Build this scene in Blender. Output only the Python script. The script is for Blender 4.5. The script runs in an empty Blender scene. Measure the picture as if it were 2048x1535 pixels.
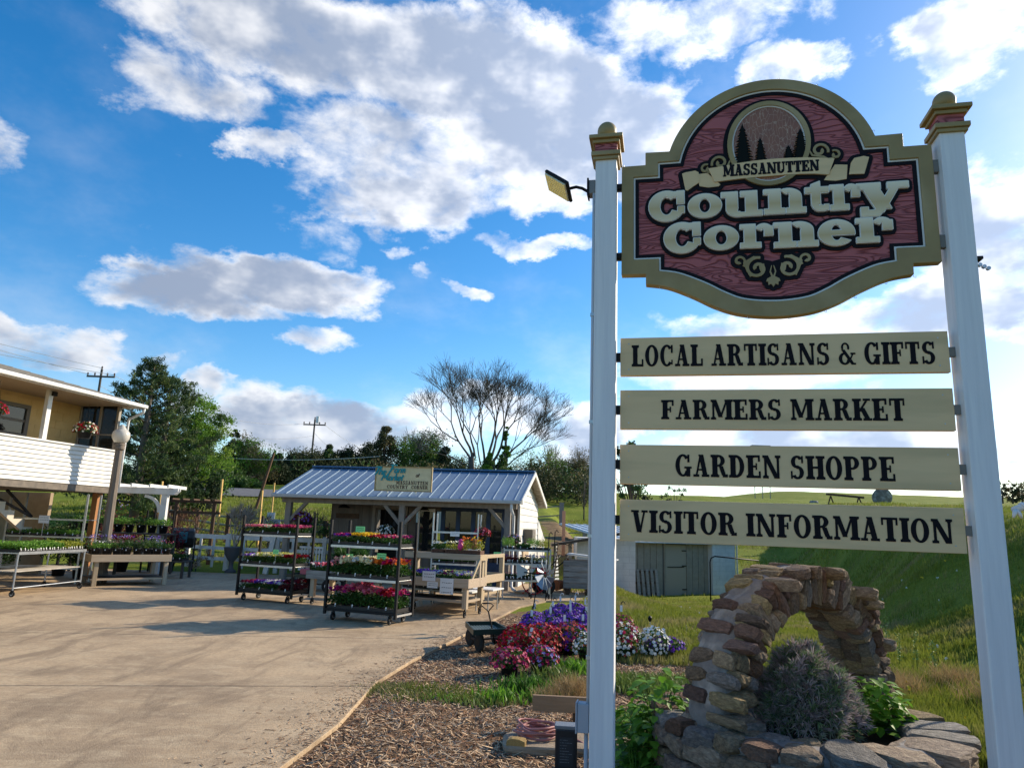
import bpy, bmesh, math, random
import numpy as np
from mathutils import Vector, Matrix, Euler
from mathutils.geometry import delaunay_2d_cdt
PI = math.pi; rad = math.radians
scn = bpy.context.scene
col = scn.collection
random.seed(7)

# ------------------------------------------------------------------ camera
F = 1410.0; PITCH = rad(11.4); ROLL = rad(2.0); EYE = 1.65
cam = bpy.data.cameras.new('camera'); camo = bpy.data.objects.new('camera', cam); col.objects.link(camo)
cam.sensor_width = 36; cam.lens = F/2048*36; cam.clip_start = .05; cam.clip_end = 3000
RM = Matrix.Rotation(PI/2+PITCH, 3, 'X') @ Matrix.Rotation(ROLL, 3, 'Z')
camo.matrix_world = Matrix.Translation((0, 0, EYE)) @ RM.to_4x4()
scn.camera = camo
def G(px, py, z=0):                      # where the line of sight meets the level z
    d = RM @ Vector(((px-1024)/F, -(py-767.5)/F, -1)); t = (z-EYE)/d.z
    return Vector((d.x*t, d.y*t, z))
def D(px, py, Y):                        # ... or the upright plane at distance Y
    d = RM @ Vector(((px-1024)/F, -(py-767.5)/F, -1)); t = Y/d.y
    return Vector((d.x*t, Y, EYE+d.z*t))

# ------------------------------------------------------------------ world, sun, exposure
SUN_EL = rad(26); SUN_AZ = rad(58)       # azimuth from +Y towards +X
world = bpy.data.worlds.new('World'); scn.world = world; world.use_nodes = True
nt = world.node_tree; nt.nodes.clear()
def wn(t, **k):
    n = nt.nodes.new(t)
    for a, b in k.items(): setattr(n, a, b)
    return n
def wmath(op, a, b=None, c=None, clamp=False):
    n = wn('ShaderNodeMath', operation=op); n.use_clamp = clamp
    for i, v in enumerate((a, b, c)):
        if v is None: continue
        if isinstance(v, (int, float)): n.inputs[i].default_value = v
        else: nt.links.new(v, n.inputs[i])
    return n.outputs[0]
def wmap(v, a, b, c=0., d=1., smooth=True):
    n = wn('ShaderNodeMapRange'); n.clamp = True
    if smooth: n.interpolation_type = 'SMOOTHSTEP'
    nt.links.new(v, n.inputs[0])
    for i, x in zip((1, 2, 3, 4), (a, b, c, d)): n.inputs[i].default_value = x
    return n.outputs[0]
sky = wn('ShaderNodeTexSky', sky_type='NISHITA'); sky.sun_disc = False
sky.sun_elevation = SUN_EL; sky.sun_rotation = SUN_AZ; sky.altitude = 400; sky.air_density = 1.0; sky.dust_density = .6; sky.ozone_density = 2.0
hs = wn('ShaderNodeHueSaturation'); hs.inputs['Saturation'].default_value = 1.42; hs.inputs['Value'].default_value = 1.45
nt.links.new(sky.outputs[0], hs.inputs['Color'])
geo = wn('ShaderNodeTexCoord'); sep = wn('ShaderNodeSeparateXYZ'); nt.links.new(geo.outputs['Generated'], sep.inputs[0])
az = wmath('ARCTAN2', sep.outputs[0], sep.outputs[1]); el = wmath('ARCSINE', sep.outputs[2])
# cloud banks: azimuth, elevation, half width, half height (degrees), strength
def AE(px, py):
    d = (RM @ Vector(((px-1024)/F, -(py-767.5)/F, -1))).normalized()
    return math.atan2(d.x, d.y), math.asin(d.z)
BANKS = [(640, 60, 350, 115, .95), (400, 170, 150, 70, .75), (900, 150, 330, 110, 1.05), (1110, 250, 230, 120, 1.1), (820, 330, 250, 90, .8), (1000, 360, 170, 60, .6),
         (1080, 390, 110, 40, .8), (800, 410, 160, 55, .95), (520, 305, 65, 35, .85), (400, 590, 170, 45, 1.0), (560, 560, 170, 42, 1.0), (640, 668, 60, 28, .75), (680, 480, 60, 40, .5),
         (1070, 490, 70, 22, .7), (950, 585, 60, 18, .7), (860, 565, 40, 18, .6), (1400, 40, 220, 70, .72), (1580, 120, 100, 50, .75), (1960, 60, 150, 110, .9), (1990, 450, 160, 130, .95),
         (1900, 620, 240, 80, 1.0), (1560, 640, 240, 50, .75), (640, 860, 190, 65, 1.0), (800, 860, 150, 50, .7), (80, 670, 130, 50, .85), (400, 790, 70, 35, .85), (280, 700, 110, 22, .55), (1000, 830, 130, 45, .8), (1650, 880, 340, 70, 1.0), (1180, 880, 90, 60, .9), (1300, 300, 110, 100, .9), (540, 820, 130, 30, .55), (830, 510, 40, 18, .6), (1500, 760, 300, 50, .7), (-200, 250, 220, 90, .8)]
def wnoise(vec, scale, detail=8, rough=.58, off=(0, 0, 0), dist=.0, out='Fac'):
    m = wn('ShaderNodeMapping'); m.inputs['Location'].default_value = off; nt.links.new(vec, m.inputs[0])
    n = wn('ShaderNodeTexNoise'); n.inputs['Scale'].default_value = scale; n.inputs['Detail'].default_value = detail
    n.inputs['Roughness'].default_value = rough; n.inputs['Distortion'].default_value = dist
    nt.links.new(m.outputs[0], n.inputs['Vector']); return n.outputs[out]
comb = wn('ShaderNodeCombineXYZ')
nt.links.new(wmath('MULTIPLY', az, 3.0), comb.inputs[0]); nt.links.new(wmath('MULTIPLY', el, 5.0), comb.inputs[1])
ws = wn('ShaderNodeSeparateXYZ'); nt.links.new(wnoise(comb.outputs[0], 1.9, 7, .6, (3, 1, 0), 0, 'Color'), ws.inputs[0])
azw = wmath('ADD', az, wmath('MULTIPLY', wmath('SUBTRACT', ws.outputs[0], .5), .26)); elw = wmath('ADD', el, wmath('MULTIPLY', wmath('SUBTRACT', ws.outputs[1], .5), .15))
mask = None
for px, py, rx, ry, s in BANKS:
    a, e = AE(px, py); a2, _ = AE(px+rx, py); _, e2 = AE(px, py-ry)
    ra, re = abs(a2-a), abs(e2-e)
    x = wmath('MULTIPLY', wmath('SUBTRACT', azw, a), 1/ra); y = wmath('MULTIPLY', wmath('SUBTRACT', elw, e), 1/re)
    q = wmath('ADD', wmath('MULTIPLY', x, x), wmath('MULTIPLY', y, y))
    b = wmap(q, 0, 2.6, s, 0)
    mask = b if mask is None else wmath('SMOOTH_MAX', mask, b, .15)
# generic broken cloud outside the part of the sky in view
gen = wmap(wnoise(comb.outputs[0], 1.1, 5), .52, .72, 0, .9)
out_of_view = wmap(wmath('ABSOLUTE', az), .72, .95, 0, 1)
high = wmap(el, .82, 1.0, 0, 1)
gen = wmath('MULTIPLY', gen, wmath('MAXIMUM', out_of_view, high))
mask = wmath('MAXIMUM', mask, gen)
thin = wmap(wnoise(comb.outputs[0], .9, 6, .62, (7, 2, 0)), .46, .74, 0, .30)
fb = wnoise(comb.outputs[0], 4.2, 11, .62, (0, 0, 0), .2)
body = wmath('SUBTRACT', wmath('MULTIPLY', mask, 1.5), .80)
d0 = wmath('ADD', body, wmath('MULTIPLY', wmath('SUBTRACT', fb, .5), 2.1))
alpha = wmath('MAXIMUM', wmap(d0, -.38, .60, 0, .96), wmath('MULTIPLY', thin, wmap(el, .05, .5, 1, .4)))
lo0 = wnoise(comb.outputs[0], 2.6, 4, .55); lo1 = wnoise(comb.outputs[0], 2.6, 4, .55, (-.16, -.14, 0))
thick = wmath('ADD', wmath('MULTIPLY', wmap(mask, .5, 1.08, 0, 1), .95), wmath('ADD', wmath('MULTIPLY', wmath('SUBTRACT', lo1, lo0), 2.6), wmath('MULTIPLY', wmath('SUBTRACT', fb, .5), -.45)))
shade = wmap(thick, -.1, 1.15, 1.0, 0.0)
cr = wn('ShaderNodeMixRGB'); nt.links.new(shade, cr.inputs[0]); cr.inputs[1].default_value = (3.3, 4.0, 5.4, 1); cr.inputs[2].default_value = (9.4, 9.5, 9.8, 1)
sunny = wmap(az, -.55, .45, .74, 1.2)
cb = wn('ShaderNodeVectorMath', operation='SCALE'); nt.links.new(cr.outputs[0], cb.inputs[0]); nt.links.new(sunny, cb.inputs['Scale'])
mx = wn('ShaderNodeMixRGB'); nt.links.new(alpha, mx.inputs[0]); nt.links.new(hs.outputs[0], mx.inputs[1]); nt.links.new(cb.outputs[0], mx.inputs[2])
bg = wn('ShaderNodeBackground'); bg.inputs['Strength'].default_value = .105
nt.links.new(mx.outputs[0], bg.inputs[0]); wo = wn('ShaderNodeOutputWorld'); nt.links.new(bg.outputs[0], wo.inputs[0])
world.cycles.sampling_method = 'MANUAL'; world.cycles.sample_map_resolution = 512
sunl = bpy.data.lights.new('sun', 'SUN'); sunl.energy = 5.0; sunl.angle = rad(.5); sunl.color = (1, .87, .68)
suno = bpy.data.objects.new('sun', sunl); col.objects.link(suno)
sd = Vector((math.sin(SUN_AZ)*math.cos(SUN_EL), math.cos(SUN_AZ)*math.cos(SUN_EL), math.sin(SUN_EL)))
suno.rotation_euler = sd.to_track_quat('Z', 'Y').to_euler()
scn.view_settings.view_transform = 'Standard'; scn.view_settings.look = 'None'; scn.view_settings.exposure = 0.42; scn.view_settings.gamma = 1
scn.view_settings.use_curve_mapping = False

# ------------------------------------------------------------------ materials
MC = {}
def M(name, c, rough=.75, c2=None, scale=4, bump=0., bscale=30, metal=0., stretch=(1, 1, 1), rnd=0., thresh=(.35, .65), c3=None, scale3=1.2, spec=.35, trans=0., detail=6, coord='Object', emit=None, alpha=None):
    if name in MC: return MC[name]
    m = bpy.data.materials.new(name); m.use_nodes = True; t = m.node_tree; N = t.nodes; L = t.links
    b = N['Principled BSDF']; b.inputs['Roughness'].default_value = rough; b.inputs['Metallic'].default_value = metal
    b.inputs['Specular IOR Level'].default_value = spec
    c = (*c, 1); out = None
    b.inputs['Base Color'].default_value = c
    if c2 or bump:
        tc = N.new('ShaderNodeTexCoord'); mp = N.new('ShaderNodeMapping'); mp.inputs['Scale'].default_value = stretch
        L.new(tc.outputs[coord], mp.inputs[0]); vec = mp.outputs[0]
    if c2:
        n = N.new('ShaderNodeTexNoise'); n.inputs['Scale'].default_value = scale; n.inputs['Detail'].default_value = detail; n.inputs['Roughness'].default_value = .62
        L.new(vec, n.inputs['Vector'])
        r = N.new('ShaderNodeMapRange'); r.inputs[1].default_value = thresh[0]; r.inputs[2].default_value = thresh[1]; L.new(n.outputs['Fac'], r.inputs[0])
        x = N.new('ShaderNodeMixRGB'); x.inputs[1].default_value = c; x.inputs[2].default_value = (*c2, 1); L.new(r.outputs[0], x.inputs[0]); out = x.outputs[0]
        if c3:
            n3 = N.new('ShaderNodeTexNoise'); n3.inputs['Scale'].default_value = scale3; n3.inputs['Detail'].default_value = 4; L.new(vec, n3.inputs['Vector'])
            r3 = N.new('ShaderNodeMapRange'); r3.inputs[1].default_value = .5; r3.inputs[2].default_value = .66; L.new(n3.outputs['Fac'], r3.inputs[0])
            x3 = N.new('ShaderNodeMixRGB'); L.new(out, x3.inputs[1]); x3.inputs[2].default_value = (*c3, 1); L.new(r3.outputs[0], x3.inputs[0]); out = x3.outputs[0]
    if rnd:
        oi = N.new('ShaderNodeObjectInfo'); h = N.new('ShaderNodeHueSaturation')
        r1 = N.new('ShaderNodeMapRange'); r1.inputs[3].default_value = 1-rnd; r1.inputs[4].default_value = 1+rnd; L.new(oi.outputs['Random'], r1.inputs[0])
        L.new(r1.outputs[0], h.inputs['Value'])
        mm = N.new('ShaderNodeMath'); mm.operation = 'FRACT'; m2 = N.new('ShaderNodeMath'); m2.operation = 'MULTIPLY'; m2.inputs[1].default_value = 7.31
        L.new(oi.outputs['Random'], m2.inputs[0]); L.new(m2.outputs[0], mm.inputs[0])
        r2 = N.new('ShaderNodeMapRange'); r2.inputs[3].default_value = .5-.05*rnd; r2.inputs[4].default_value = .5+.05*rnd; L.new(mm.outputs[0], r2.inputs[0]); L.new(r2.outputs[0], h.inputs['Hue'])
        r4 = N.new('ShaderNodeMapRange'); r4.inputs[3].default_value = 1-rnd; r4.inputs[4].default_value = 1+.6*rnd; L.new(mm.outputs[0], r4.inputs[0]); L.new(r4.outputs[0], h.inputs['Saturation'])
        if out: L.new(out, h.inputs['Color'])
        else: h.inputs['Color'].default_value = c
        out = h.outputs[0]
    if out: L.new(out, b.inputs['Base Color'])
    if bump:
        nb = N.new('ShaderNodeTexNoise'); nb.inputs['Scale'].default_value = bscale; nb.inputs['Detail'].default_value = 8; nb.inputs['Roughness'].default_value = .65
        L.new(vec, nb.inputs['Vector']); bp = N.new('ShaderNodeBump'); bp.inputs['Strength'].default_value = 1; bp.inputs['Distance'].default_value = bump
        L.new(nb.outputs['Fac'], bp.inputs['Height']); L.new(bp.outputs[0], b.inputs['Normal'])
    if trans:
        tr = N.new('ShaderNodeBsdfTranslucent'); mxs = N.new('ShaderNodeMixShader'); mxs.inputs[0].default_value = trans
        if out: L.new(out, tr.inputs[0])
        else: tr.inputs[0].default_value = c
        L.new(b.outputs[0], mxs.inputs[1]); L.new(tr.outputs[0], mxs.inputs[2]); L.new(mxs.outputs[0], N['Material Output'].inputs[0])
    if emit: b.inputs['Emission Color'].default_value = (*emit[0], 1); b.inputs['Emission Strength'].default_value = emit[1]
    MC[name] = m; return m
def glass(name, tint=(.5, .55, .6), rough=.02, dark=.6):
    if name in MC: return MC[name]
    m = bpy.data.materials.new(name); m.use_nodes = True; N = m.node_tree.nodes; L = m.node_tree.links
    b = N['Principled BSDF']; b.inputs['Base Color'].default_value = (*[t*.05 for t in tint], 1); b.inputs['Roughness'].default_value = rough; b.inputs['Specular IOR Level'].default_value = .45
    tr = N.new('ShaderNodeBsdfTransparent'); tr.inputs[0].default_value = (*tint, 1); mx = N.new('ShaderNodeMixShader'); mx.inputs[0].default_value = dark
    L.new(tr.outputs[0], mx.inputs[1]); L.new(b.outputs[0], mx.inputs[2]); L.new(mx.outputs[0], N['Material Output'].inputs[0])
    MC[name] = m; return m

# ------------------------------------------------------------------ building helpers
def tag(o, label=None, cat=None, group=None, kind=None):
    if label: o['label'] = label
    if cat: o['category'] = cat
    if group: o['group'] = group
    if kind: o['kind'] = kind
    return o
def thing(name, label, cat, loc=(0, 0, 0), rz=0, group=None):
    o = bpy.data.objects.new(name, None); col.objects.link(o); o.empty_display_size = .1
    o.location = loc; o.rotation_euler = (0, 0, rz); return tag(o, label, cat, group)
class MB:
    def __init__(s): s.v = []; s.f = []; s.m = []; s.cur = 0
    def add(s, vs, fs):
        n = len(s.v); s.v += [tuple(v) for v in vs]
        for f in fs: s.f.append(tuple(i+n for i in f)); s.m.append(s.cur)
        return s
    def box(s, x0, x1, y0, y1, z0, z1):
        if x0 > x1: x0, x1 = x1, x0
        if y0 > y1: y0, y1 = y1, y0
        if z0 > z1: z0, z1 = z1, z0
        return s.add([(x0, y0, z0), (x1, y0, z0), (x1, y1, z0), (x0, y1, z0), (x0, y0, z1), (x1, y0, z1), (x1, y1, z1), (x0, y1, z1)],
                     [(0, 3, 2, 1), (4, 5, 6, 7), (0, 1, 5, 4), (1, 2, 6, 5), (2, 3, 7, 6), (3, 0, 4, 7)])
    def bar(s, p, q, w, h=None, up=(0, 0, 1)):
        h = h or w; p = Vector(p); q = Vector(q); d = (q-p).normalized(); u = Vector(up)
        if abs(d.dot(u)) > .98: u = Vector((1, 0, 0))
        a = d.cross(u).normalized()*w/2; b = a.cross(d).normalized()*h/2
        vs = [p-a-b, p+a-b, p+a+b, p-a+b, q-a-b, q+a-b, q+a+b, q-a+b]
        return s.add(vs, [(0, 1, 2, 3), (7, 6, 5, 4), (4, 5, 1, 0), (5, 6, 2, 1), (6, 7, 3, 2), (7, 4, 0, 3)])
    def tube(s, pts, r, seg=8, closed=False, caps=True):
        pts = [Vector(p) for p in pts]; n = len(pts); rs = r if hasattr(r, '__len__') else [r]*n
        rings = []; a = None
        for i, p in enumerate(pts):
            d = (pts[(i+1) % n]-pts[i-1]) if closed else (pts[min(i+1, n-1)]-pts[max(i-1, 0)])
            if d.length < 1e-9: d = Vector((0, 0, 1))
            d.normalize()
            if a is None:
                a = d.cross(Vector((0, 0, 1)) if abs(d.z) < .9 else Vector((1, 0, 0))).normalized()
            else:
                a = (a-d*a.dot(d)).normalized()
            b = d.cross(a)
            rings.append([p+(a*math.cos(2*PI*k/seg)+b*math.sin(2*PI*k/seg))*rs[i] for k in range(seg)])
        vs = [v for g in rings for v in g]; fs = []
        for i in range(n if closed else n-1):
            j = (i+1) % n
            for k in range(seg):
                k2 = (k+1) % seg; fs.append((i*seg+k, i*seg+k2, j*seg+k2, j*seg+k))
        if caps and not closed: fs.append(tuple(range(seg))[::-1]); fs.append(tuple((n-1)*seg+k for k in range(seg)))
        return s.add(vs, fs)
    def cyl(s, p, q, r, r2=None, seg=16):
        return s.tube([p, q], [r, r if r2 is None else r2], seg)
    def lathe(s, prof, seg=20, c=(0, 0, 0)):
        vs = [(c[0]+r*math.cos(2*PI*k/seg), c[1]+r*math.sin(2*PI*k/seg), c[2]+z) for r, z in prof for k in range(seg)]; fs = []
        for i in range(len(prof)-1):
            for k in range(seg):
                k2 = (k+1) % seg; fs.append((i*seg+k, i*seg+k2, (i+1)*seg+k2, (i+1)*seg+k))
        if prof[0][0] > 1e-4: fs.append(tuple(range(seg))[::-1])
        if prof[-1][0] > 1e-4: fs.append(tuple((len(prof)-1)*seg+k for k in range(seg)))
        return s.add(vs, fs)
    def prism(s, pts, y0, y1):        # outline in the x-z plane, from y0 (front) to y1 (back)
        n = len(pts); vs = [(x, y0, z) for x, z in pts]+[(x, y1, z) for x, z in pts]
        fs = [tuple(range(n)), tuple(range(n, 2*n))[::-1]]+[(i, (i+1) % n, n+(i+1) % n, n+i)[::-1] for i in range(n)]
        return s.add(vs, fs)
    def slab(s, pts, z0, z1):         # outline in the x-y plane
        n = len(pts); vs = [(x, y, z0) for x, y in pts]+[(x, y, z1) for x, y in pts]
        fs = [tuple(range(n))[::-1], tuple(range(n, 2*n))]+[(i, (i+1) % n, n+(i+1) % n, n+i) for i in range(n)]
        return s.add(vs, fs)
    def mesh(s, name, mats, smooth=False):
        me = bpy.data.meshes.new(name); me.from_pydata(s.v, [], s.f)
        mats = mats if isinstance(mats, (list, tuple)) else [mats]
        for m in mats: me.materials.append(m)
        if len(mats) > 1: me.polygons.foreach_set('material_index', s.m)
        if smooth: me.polygons.foreach_set('use_smooth', [True]*len(s.f))
        me.update(); return me
    def build(s, name, mats, parent=None, smooth=False, bevel=0, loc=None, rot=None):
        return ob(name, s.mesh(name, mats, smooth), parent, bevel, loc, rot)
def ob(name, me, parent=None, bevel=0, loc=None, rot=None, scale=None):
    o = bpy.data.objects.new(name, me); col.objects.link(o)
    if parent is not None: o.parent = parent
    if loc is not None: o.location = loc
    if rot is not None: o.rotation_euler = rot
    if scale is not None: o.scale = scale
    if bevel:
        b = o.modifiers.new('bevel', 'BEVEL'); b.width = bevel; b.segments = 2; b.limit_method = 'ANGLE'; b.angle_limit = rad(40)
    return o
def npmesh(name, V, Fq, mats, mi=None, smooth=False):
    me = bpy.data.meshes.new(name); V = np.asarray(V, np.float32); Fq = np.asarray(Fq, np.int32); k = Fq.shape[1]
    me.vertices.add(len(V)); me.vertices.foreach_set('co', V.ravel())
    me.loops.add(Fq.size); me.loops.foreach_set('vertex_index', Fq.ravel())
    me.polygons.add(len(Fq)); me.polygons.foreach_set('loop_start', np.arange(0, Fq.size, k, dtype=np.int32))
    me.polygons.foreach_set('loop_total', np.full(len(Fq), k, np.int32))
    for m in (mats if isinstance(mats, (list, tuple)) else [mats]): me.materials.append(m)
    if mi is not None: me.polygons.foreach_set('material_index', np.asarray(mi, np.int32))
    if smooth: me.polygons.foreach_set('use_smooth', [True]*len(Fq))
    me.update(calc_edges=True); me.validate(); return me
def copy_tree(o, parent=None):
    c = o.copy(); col.objects.link(c); c.parent = parent
    for ch in list(o.children): copy_tree(ch, c)
    return c
def rock_mesh(name, seed, mat, n=4, cuts=9, amt=.03):
    r = random.Random(seed); bm = bmesh.new(); bmesh.ops.create_cube(bm, size=1)
    bmesh.ops.subdivide_edges(bm, edges=bm.edges, cuts=n-1, use_grid_fill=True)
    pl = []
    for i in range(cuts):
        d = Vector((r.uniform(-1, 1), r.uniform(-1, 1), r.uniform(-1, 1))).normalized(); pl.append((d, r.uniform(.47, .76)))
    for v in bm.verts:
        p = v.co
        q = 12; m = (abs(p.x*2)**q+abs(p.y*2)**q+abs(p.z*2)**q)**(1/q); p = p/m if m > .97 else p
        for d, k in pl:
            t = p.dot(d)
            if t > k: p = p-d*(t-k)
        v.co = p+Vector((r.uniform(-1, 1), r.uniform(-1, 1), r.uniform(-1, 1)))*amt
    me = bpy.data.meshes.new(name); bm.to_mesh(me); bm.free(); me.materials.append(mat); return me
def rotm(rz): return Matrix.Rotation(rz, 3, 'Z')

# scattered leaves / blades: centres C (n,3), directions, size
def leaves_np(C, size, rng, up=.0, aspect=.5, fold=False, dirs=None):
    n = len(C); a = rng.normal(size=(n, 3)); a[:, 2] = a[:, 2]*(1-abs(up))+up*np.abs(rng.normal(size=n))*1.2
    if dirs is not None: a = a*.6+dirs*1.2
    a /= np.linalg.norm(a, axis=1)[:, None]
    b = np.cross(a, rng.normal(size=(n, 3))); b /= np.linalg.norm(b, axis=1)[:, None]
    s = (np.asarray(size)*rng.uniform(.6, 1.3, n))[:, None] if np.ndim(size) == 0 else size[:, None]
    V = np.stack([C-a*s*.5, C+b*s*aspect*.5+a*s*.05, C+a*s*.5, C-b*s*aspect*.5+a*s*.05], 1).reshape(-1, 3)
    Fq = np.arange(4*n).reshape(-1, 4); return V, Fq
def blades_np(P, h, w, rng, lean=.35, droop=.3):
    n = len(P); an = rng.uniform(0, 2*PI, n); la = rng.uniform(0, 2*PI, n); l = rng.uniform(.2, 1, n)*lean*h
    hh = h*rng.uniform(.55, 1.25, n); W = np.stack([np.cos(an), np.sin(an), 0*an], 1)*w/2
    d = np.stack([np.cos(la)*l, np.sin(la)*l, hh], 1)
    mid = P+d*np.array([.35, .35, .55]); tip = P+d*np.array([1, 1, 1.0-droop*.3])
    V = np.stack([P-W, P+W, mid+W*.75, mid-W*.75, tip], 1).reshape(-1, 3); i = np.arange(n)[:, None]*5
    Fq = np.concatenate([i+np.array([0, 1, 2, 3]), i+np.array([3, 2, 4, 4])], 0)
    tri = np.concatenate([i+np.array([0, 1, 2]), i+np.array([0, 2, 3]), i+np.array([3, 2, 4])], 0)
    return V, tri
# ------------------------------------------------------------------ terrain
def sm(t): t = np.clip(t, 0, 1); return t*t*(3-2*t)
def vnoise(x, y, seed, s):
    r = np.random.default_rng(seed); out = 0
    for k in range(7):
        a = r.uniform(0, 2*PI); f = s*r.uniform(.6, 1.7); out = out+np.sin((x*np.cos(a)+y*np.sin(a))*f+r.uniform(0, 6.28))
    return out/7
def terr(x, y):
    x = np.asarray(x, float); y = np.asarray(y, float)
    hl = np.interp(y, [-50, 22, 26, 47, 60, 95, 140, 400], [0, 0, .25, 2.75, 4.25, 6.6, 8, 9])
    hr = np.interp(y, [-50, 12, 20, 27, 34, 48, 66, 90, 120, 400], [0, 0, -.45, -1.05, -1.0, .6, 3.3, 6.2, 7.2, 8])
    hm = np.interp(y, [-50, 23, 30, 50, 95, 130, 400], [0, 0, 1.0, 2.6, 6.2, 7.5, 9])
    w1 = sm((x+3)/5); w2 = sm((x-2.6)/2.6-(y-20)*.0)
    h = hl*(1-w1)+hm*w1; h = h*(1-w2)+hr*w2
    d = (x-4.9)*.949-(y-7.2)*.316
    crest = 1.95+.046*np.clip(y-8, 0, 70)+.035*np.clip(d-4, 0, 20)+.35*vnoise(x, y, 9, .12)*sm((d-6)/8)
    t = np.clip((d+.4+.3*vnoise(x, y, 2, .5))/4.1, 0, 1); t = t*t*(3-2*t)
    berm = h*(1-t)+np.maximum(crest, h)*t
    h = np.where(d > -1, berm, h)
    h = h+5*sm((y-125)/50)*sm((x-30)/40)
    near = (1-sm((y-17)/5))*(1-sm((x-3.4)/1.5))
    h = h-.035*near
    h = h+.04*vnoise(x, y, 3, 1.6)*sm((x-3)/2)*sm((d+3)/3)+.15*vnoise(x, y, 4, .35)*sm((y-28)/12)+.09*vnoise(x, y, 14, 2.2)*sm((d-.5)/2)+.035*vnoise(x, y, 15, 6.5)*sm((x-3)/1)
    return h
def H(x, y): return float(terr(x, y))
def warp(a, b, n, c, k):
    u = np.linspace(math.asinh((a-c)/k), math.asinh((b-c)/k), n); return c+k*np.sinh(u)
def make_ground():
    xs = warp(-260, 320, 270, 3, 7); ys = warp(-260, 520, 330, 9, 9)
    X, Y = np.meshgrid(xs, ys); Z = terr(X, Y)
    V = np.stack([X, Y, Z], -1).reshape(-1, 3); n = len(xs); i = (np.arange(len(ys)-1)[:, None]*n+np.arange(n-1)).ravel()
    Fq = np.stack([i, i+1, i+n+1, i+n], 1)
    m = bpy.data.materials.new('ground_grass_and_mulch'); m.use_nodes = True; N = m.node_tree.nodes; L = m.node_tree.links; b = N['Principled BSDF']
    b.inputs['Roughness'].default_value = .95; b.inputs['Specular IOR Level'].default_value = .1
    tc = N.new('ShaderNodeTexCoord')
    def noise(s, d=6, r=.6):
        q = N.new('ShaderNodeTexNoise'); q.inputs['Scale'].default_value = s; q.inputs['Detail'].default_value = d; q.inputs['Roughness'].default_value = r; L.new(tc.outputs['Object'], q.inputs['Vector']); return q.outputs['Fac']
    def ramp(f, stops):
        q = N.new('ShaderNodeValToRGB'); L.new(f, q.inputs[0]); e = q.color_ramp.elements
        while len(e) < len(stops): e.new(.5)
        for k, (p, c) in enumerate(stops): e[k].position = p; e[k].color = (*c, 1)
        return q.outputs[0]
    def mix(f, a, b2):
        q = N.new('ShaderNodeMixRGB'); L.new(f, q.inputs[0]); L.new(a, q.inputs[1]); L.new(b2, q.inputs[2]); return q.outputs[0]
    g1 = ramp(noise(.35, 8), [(.3, (.10, .135, .010)), (.5, (.165, .205, .016)), (.68, (.27, .26, .045))])
    g2 = ramp(noise(14, 6), [(.35, (.065, .09, .010)), (.62, (.23, .27, .03))])
    g = N.new('ShaderNodeMixRGB'); g.inputs[0].default_value = .45; L.new(g1, g.inputs[1]); L.new(g2, g.inputs[2])
    mul = ramp(noise(42, 8, .7), [(.3, (.05, .03, .018)), (.5, (.17, .105, .06)), (.66, (.36, .25, .16))])
    at = N.new('ShaderNodeAttribute'); at.attribute_name = 'mulch'
    at2 = N.new('ShaderNodeAttribute'); at2.attribute_name = 'soil'
    dirt = ramp(noise(3, 8, .7), [(.35, (.12, .075, .04)), (.65, (.27, .19, .10))])
    f1 = N.new('ShaderNodeMath'); f1.operation = 'ADD'; f1.use_clamp = True; L.new(at.outputs['Fac'], f1.inputs[0])
    nn = N.new('ShaderNodeMapRange'); nn.inputs[1].default_value = .4; nn.inputs[2].default_value = .6; nn.inputs[3].default_value = -.35; nn.inputs[4].default_value = .35; L.new(noise(1.7), nn.inputs[0]); L.new(nn.outputs[0], f1.inputs[1])
    rm = N.new('ShaderNodeMapRange'); rm.inputs[1].default_value = .4; rm.inputs[2].default_value = .6; L.new(f1.outputs[0], rm.inputs[0])
    f2 = N.new('ShaderNodeMath'); f2.operation = 'ADD'; f2.use_clamp = True; L.new(at2.outputs['Fac'], f2.inputs[0]); L.new(nn.outputs[0], f2.inputs[1])
    rm2 = N.new('ShaderNodeMapRange'); rm2.inputs[1].default_value = .4; rm2.inputs[2].default_value = .6; L.new(f2.outputs[0], rm2.inputs[0])
    c = mix(rm2.outputs[0], g.outputs[0], dirt); c = mix(rm.outputs[0], c, mul); L.new(c, b.inputs['Base Color'])
    bp = N.new('ShaderNodeBump'); bp.inputs['Distance'].default_value = .03; L.new(noise(30, 8, .7), bp.inputs['Height']); L.new(bp.outputs[0], b.inputs['Normal'])
    me = npmesh('ground', V, Fq, m, smooth=True)
    mu = sm((4.6-X)/.9)*(1-sm((Y-13.5)/2))*sm((X+5)/1)
    so = sm((X-1.2)/1.2)*(1-sm((X-4.6)/1.5))*sm((Y-19)/2)*(1-sm((Y-40)/6))
    so = np.maximum(so, .55*sm((X-2.8)/.8)*(1-sm((X-5.2)/1))*sm((Y-12)/2)*(1-sm((Y-22)/4)))
    so = np.maximum(so, sm((X+30)/3)*0)
    for nm, arr in (('mulch', mu), ('soil', so)):
        a = me.attributes.new(nm, 'FLOAT', 'POINT'); a.data.foreach_set('value', arr.ravel().astype(np.float32))
    o = ob('ground', me); o['kind'] = 'structure'
make_ground()
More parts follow.
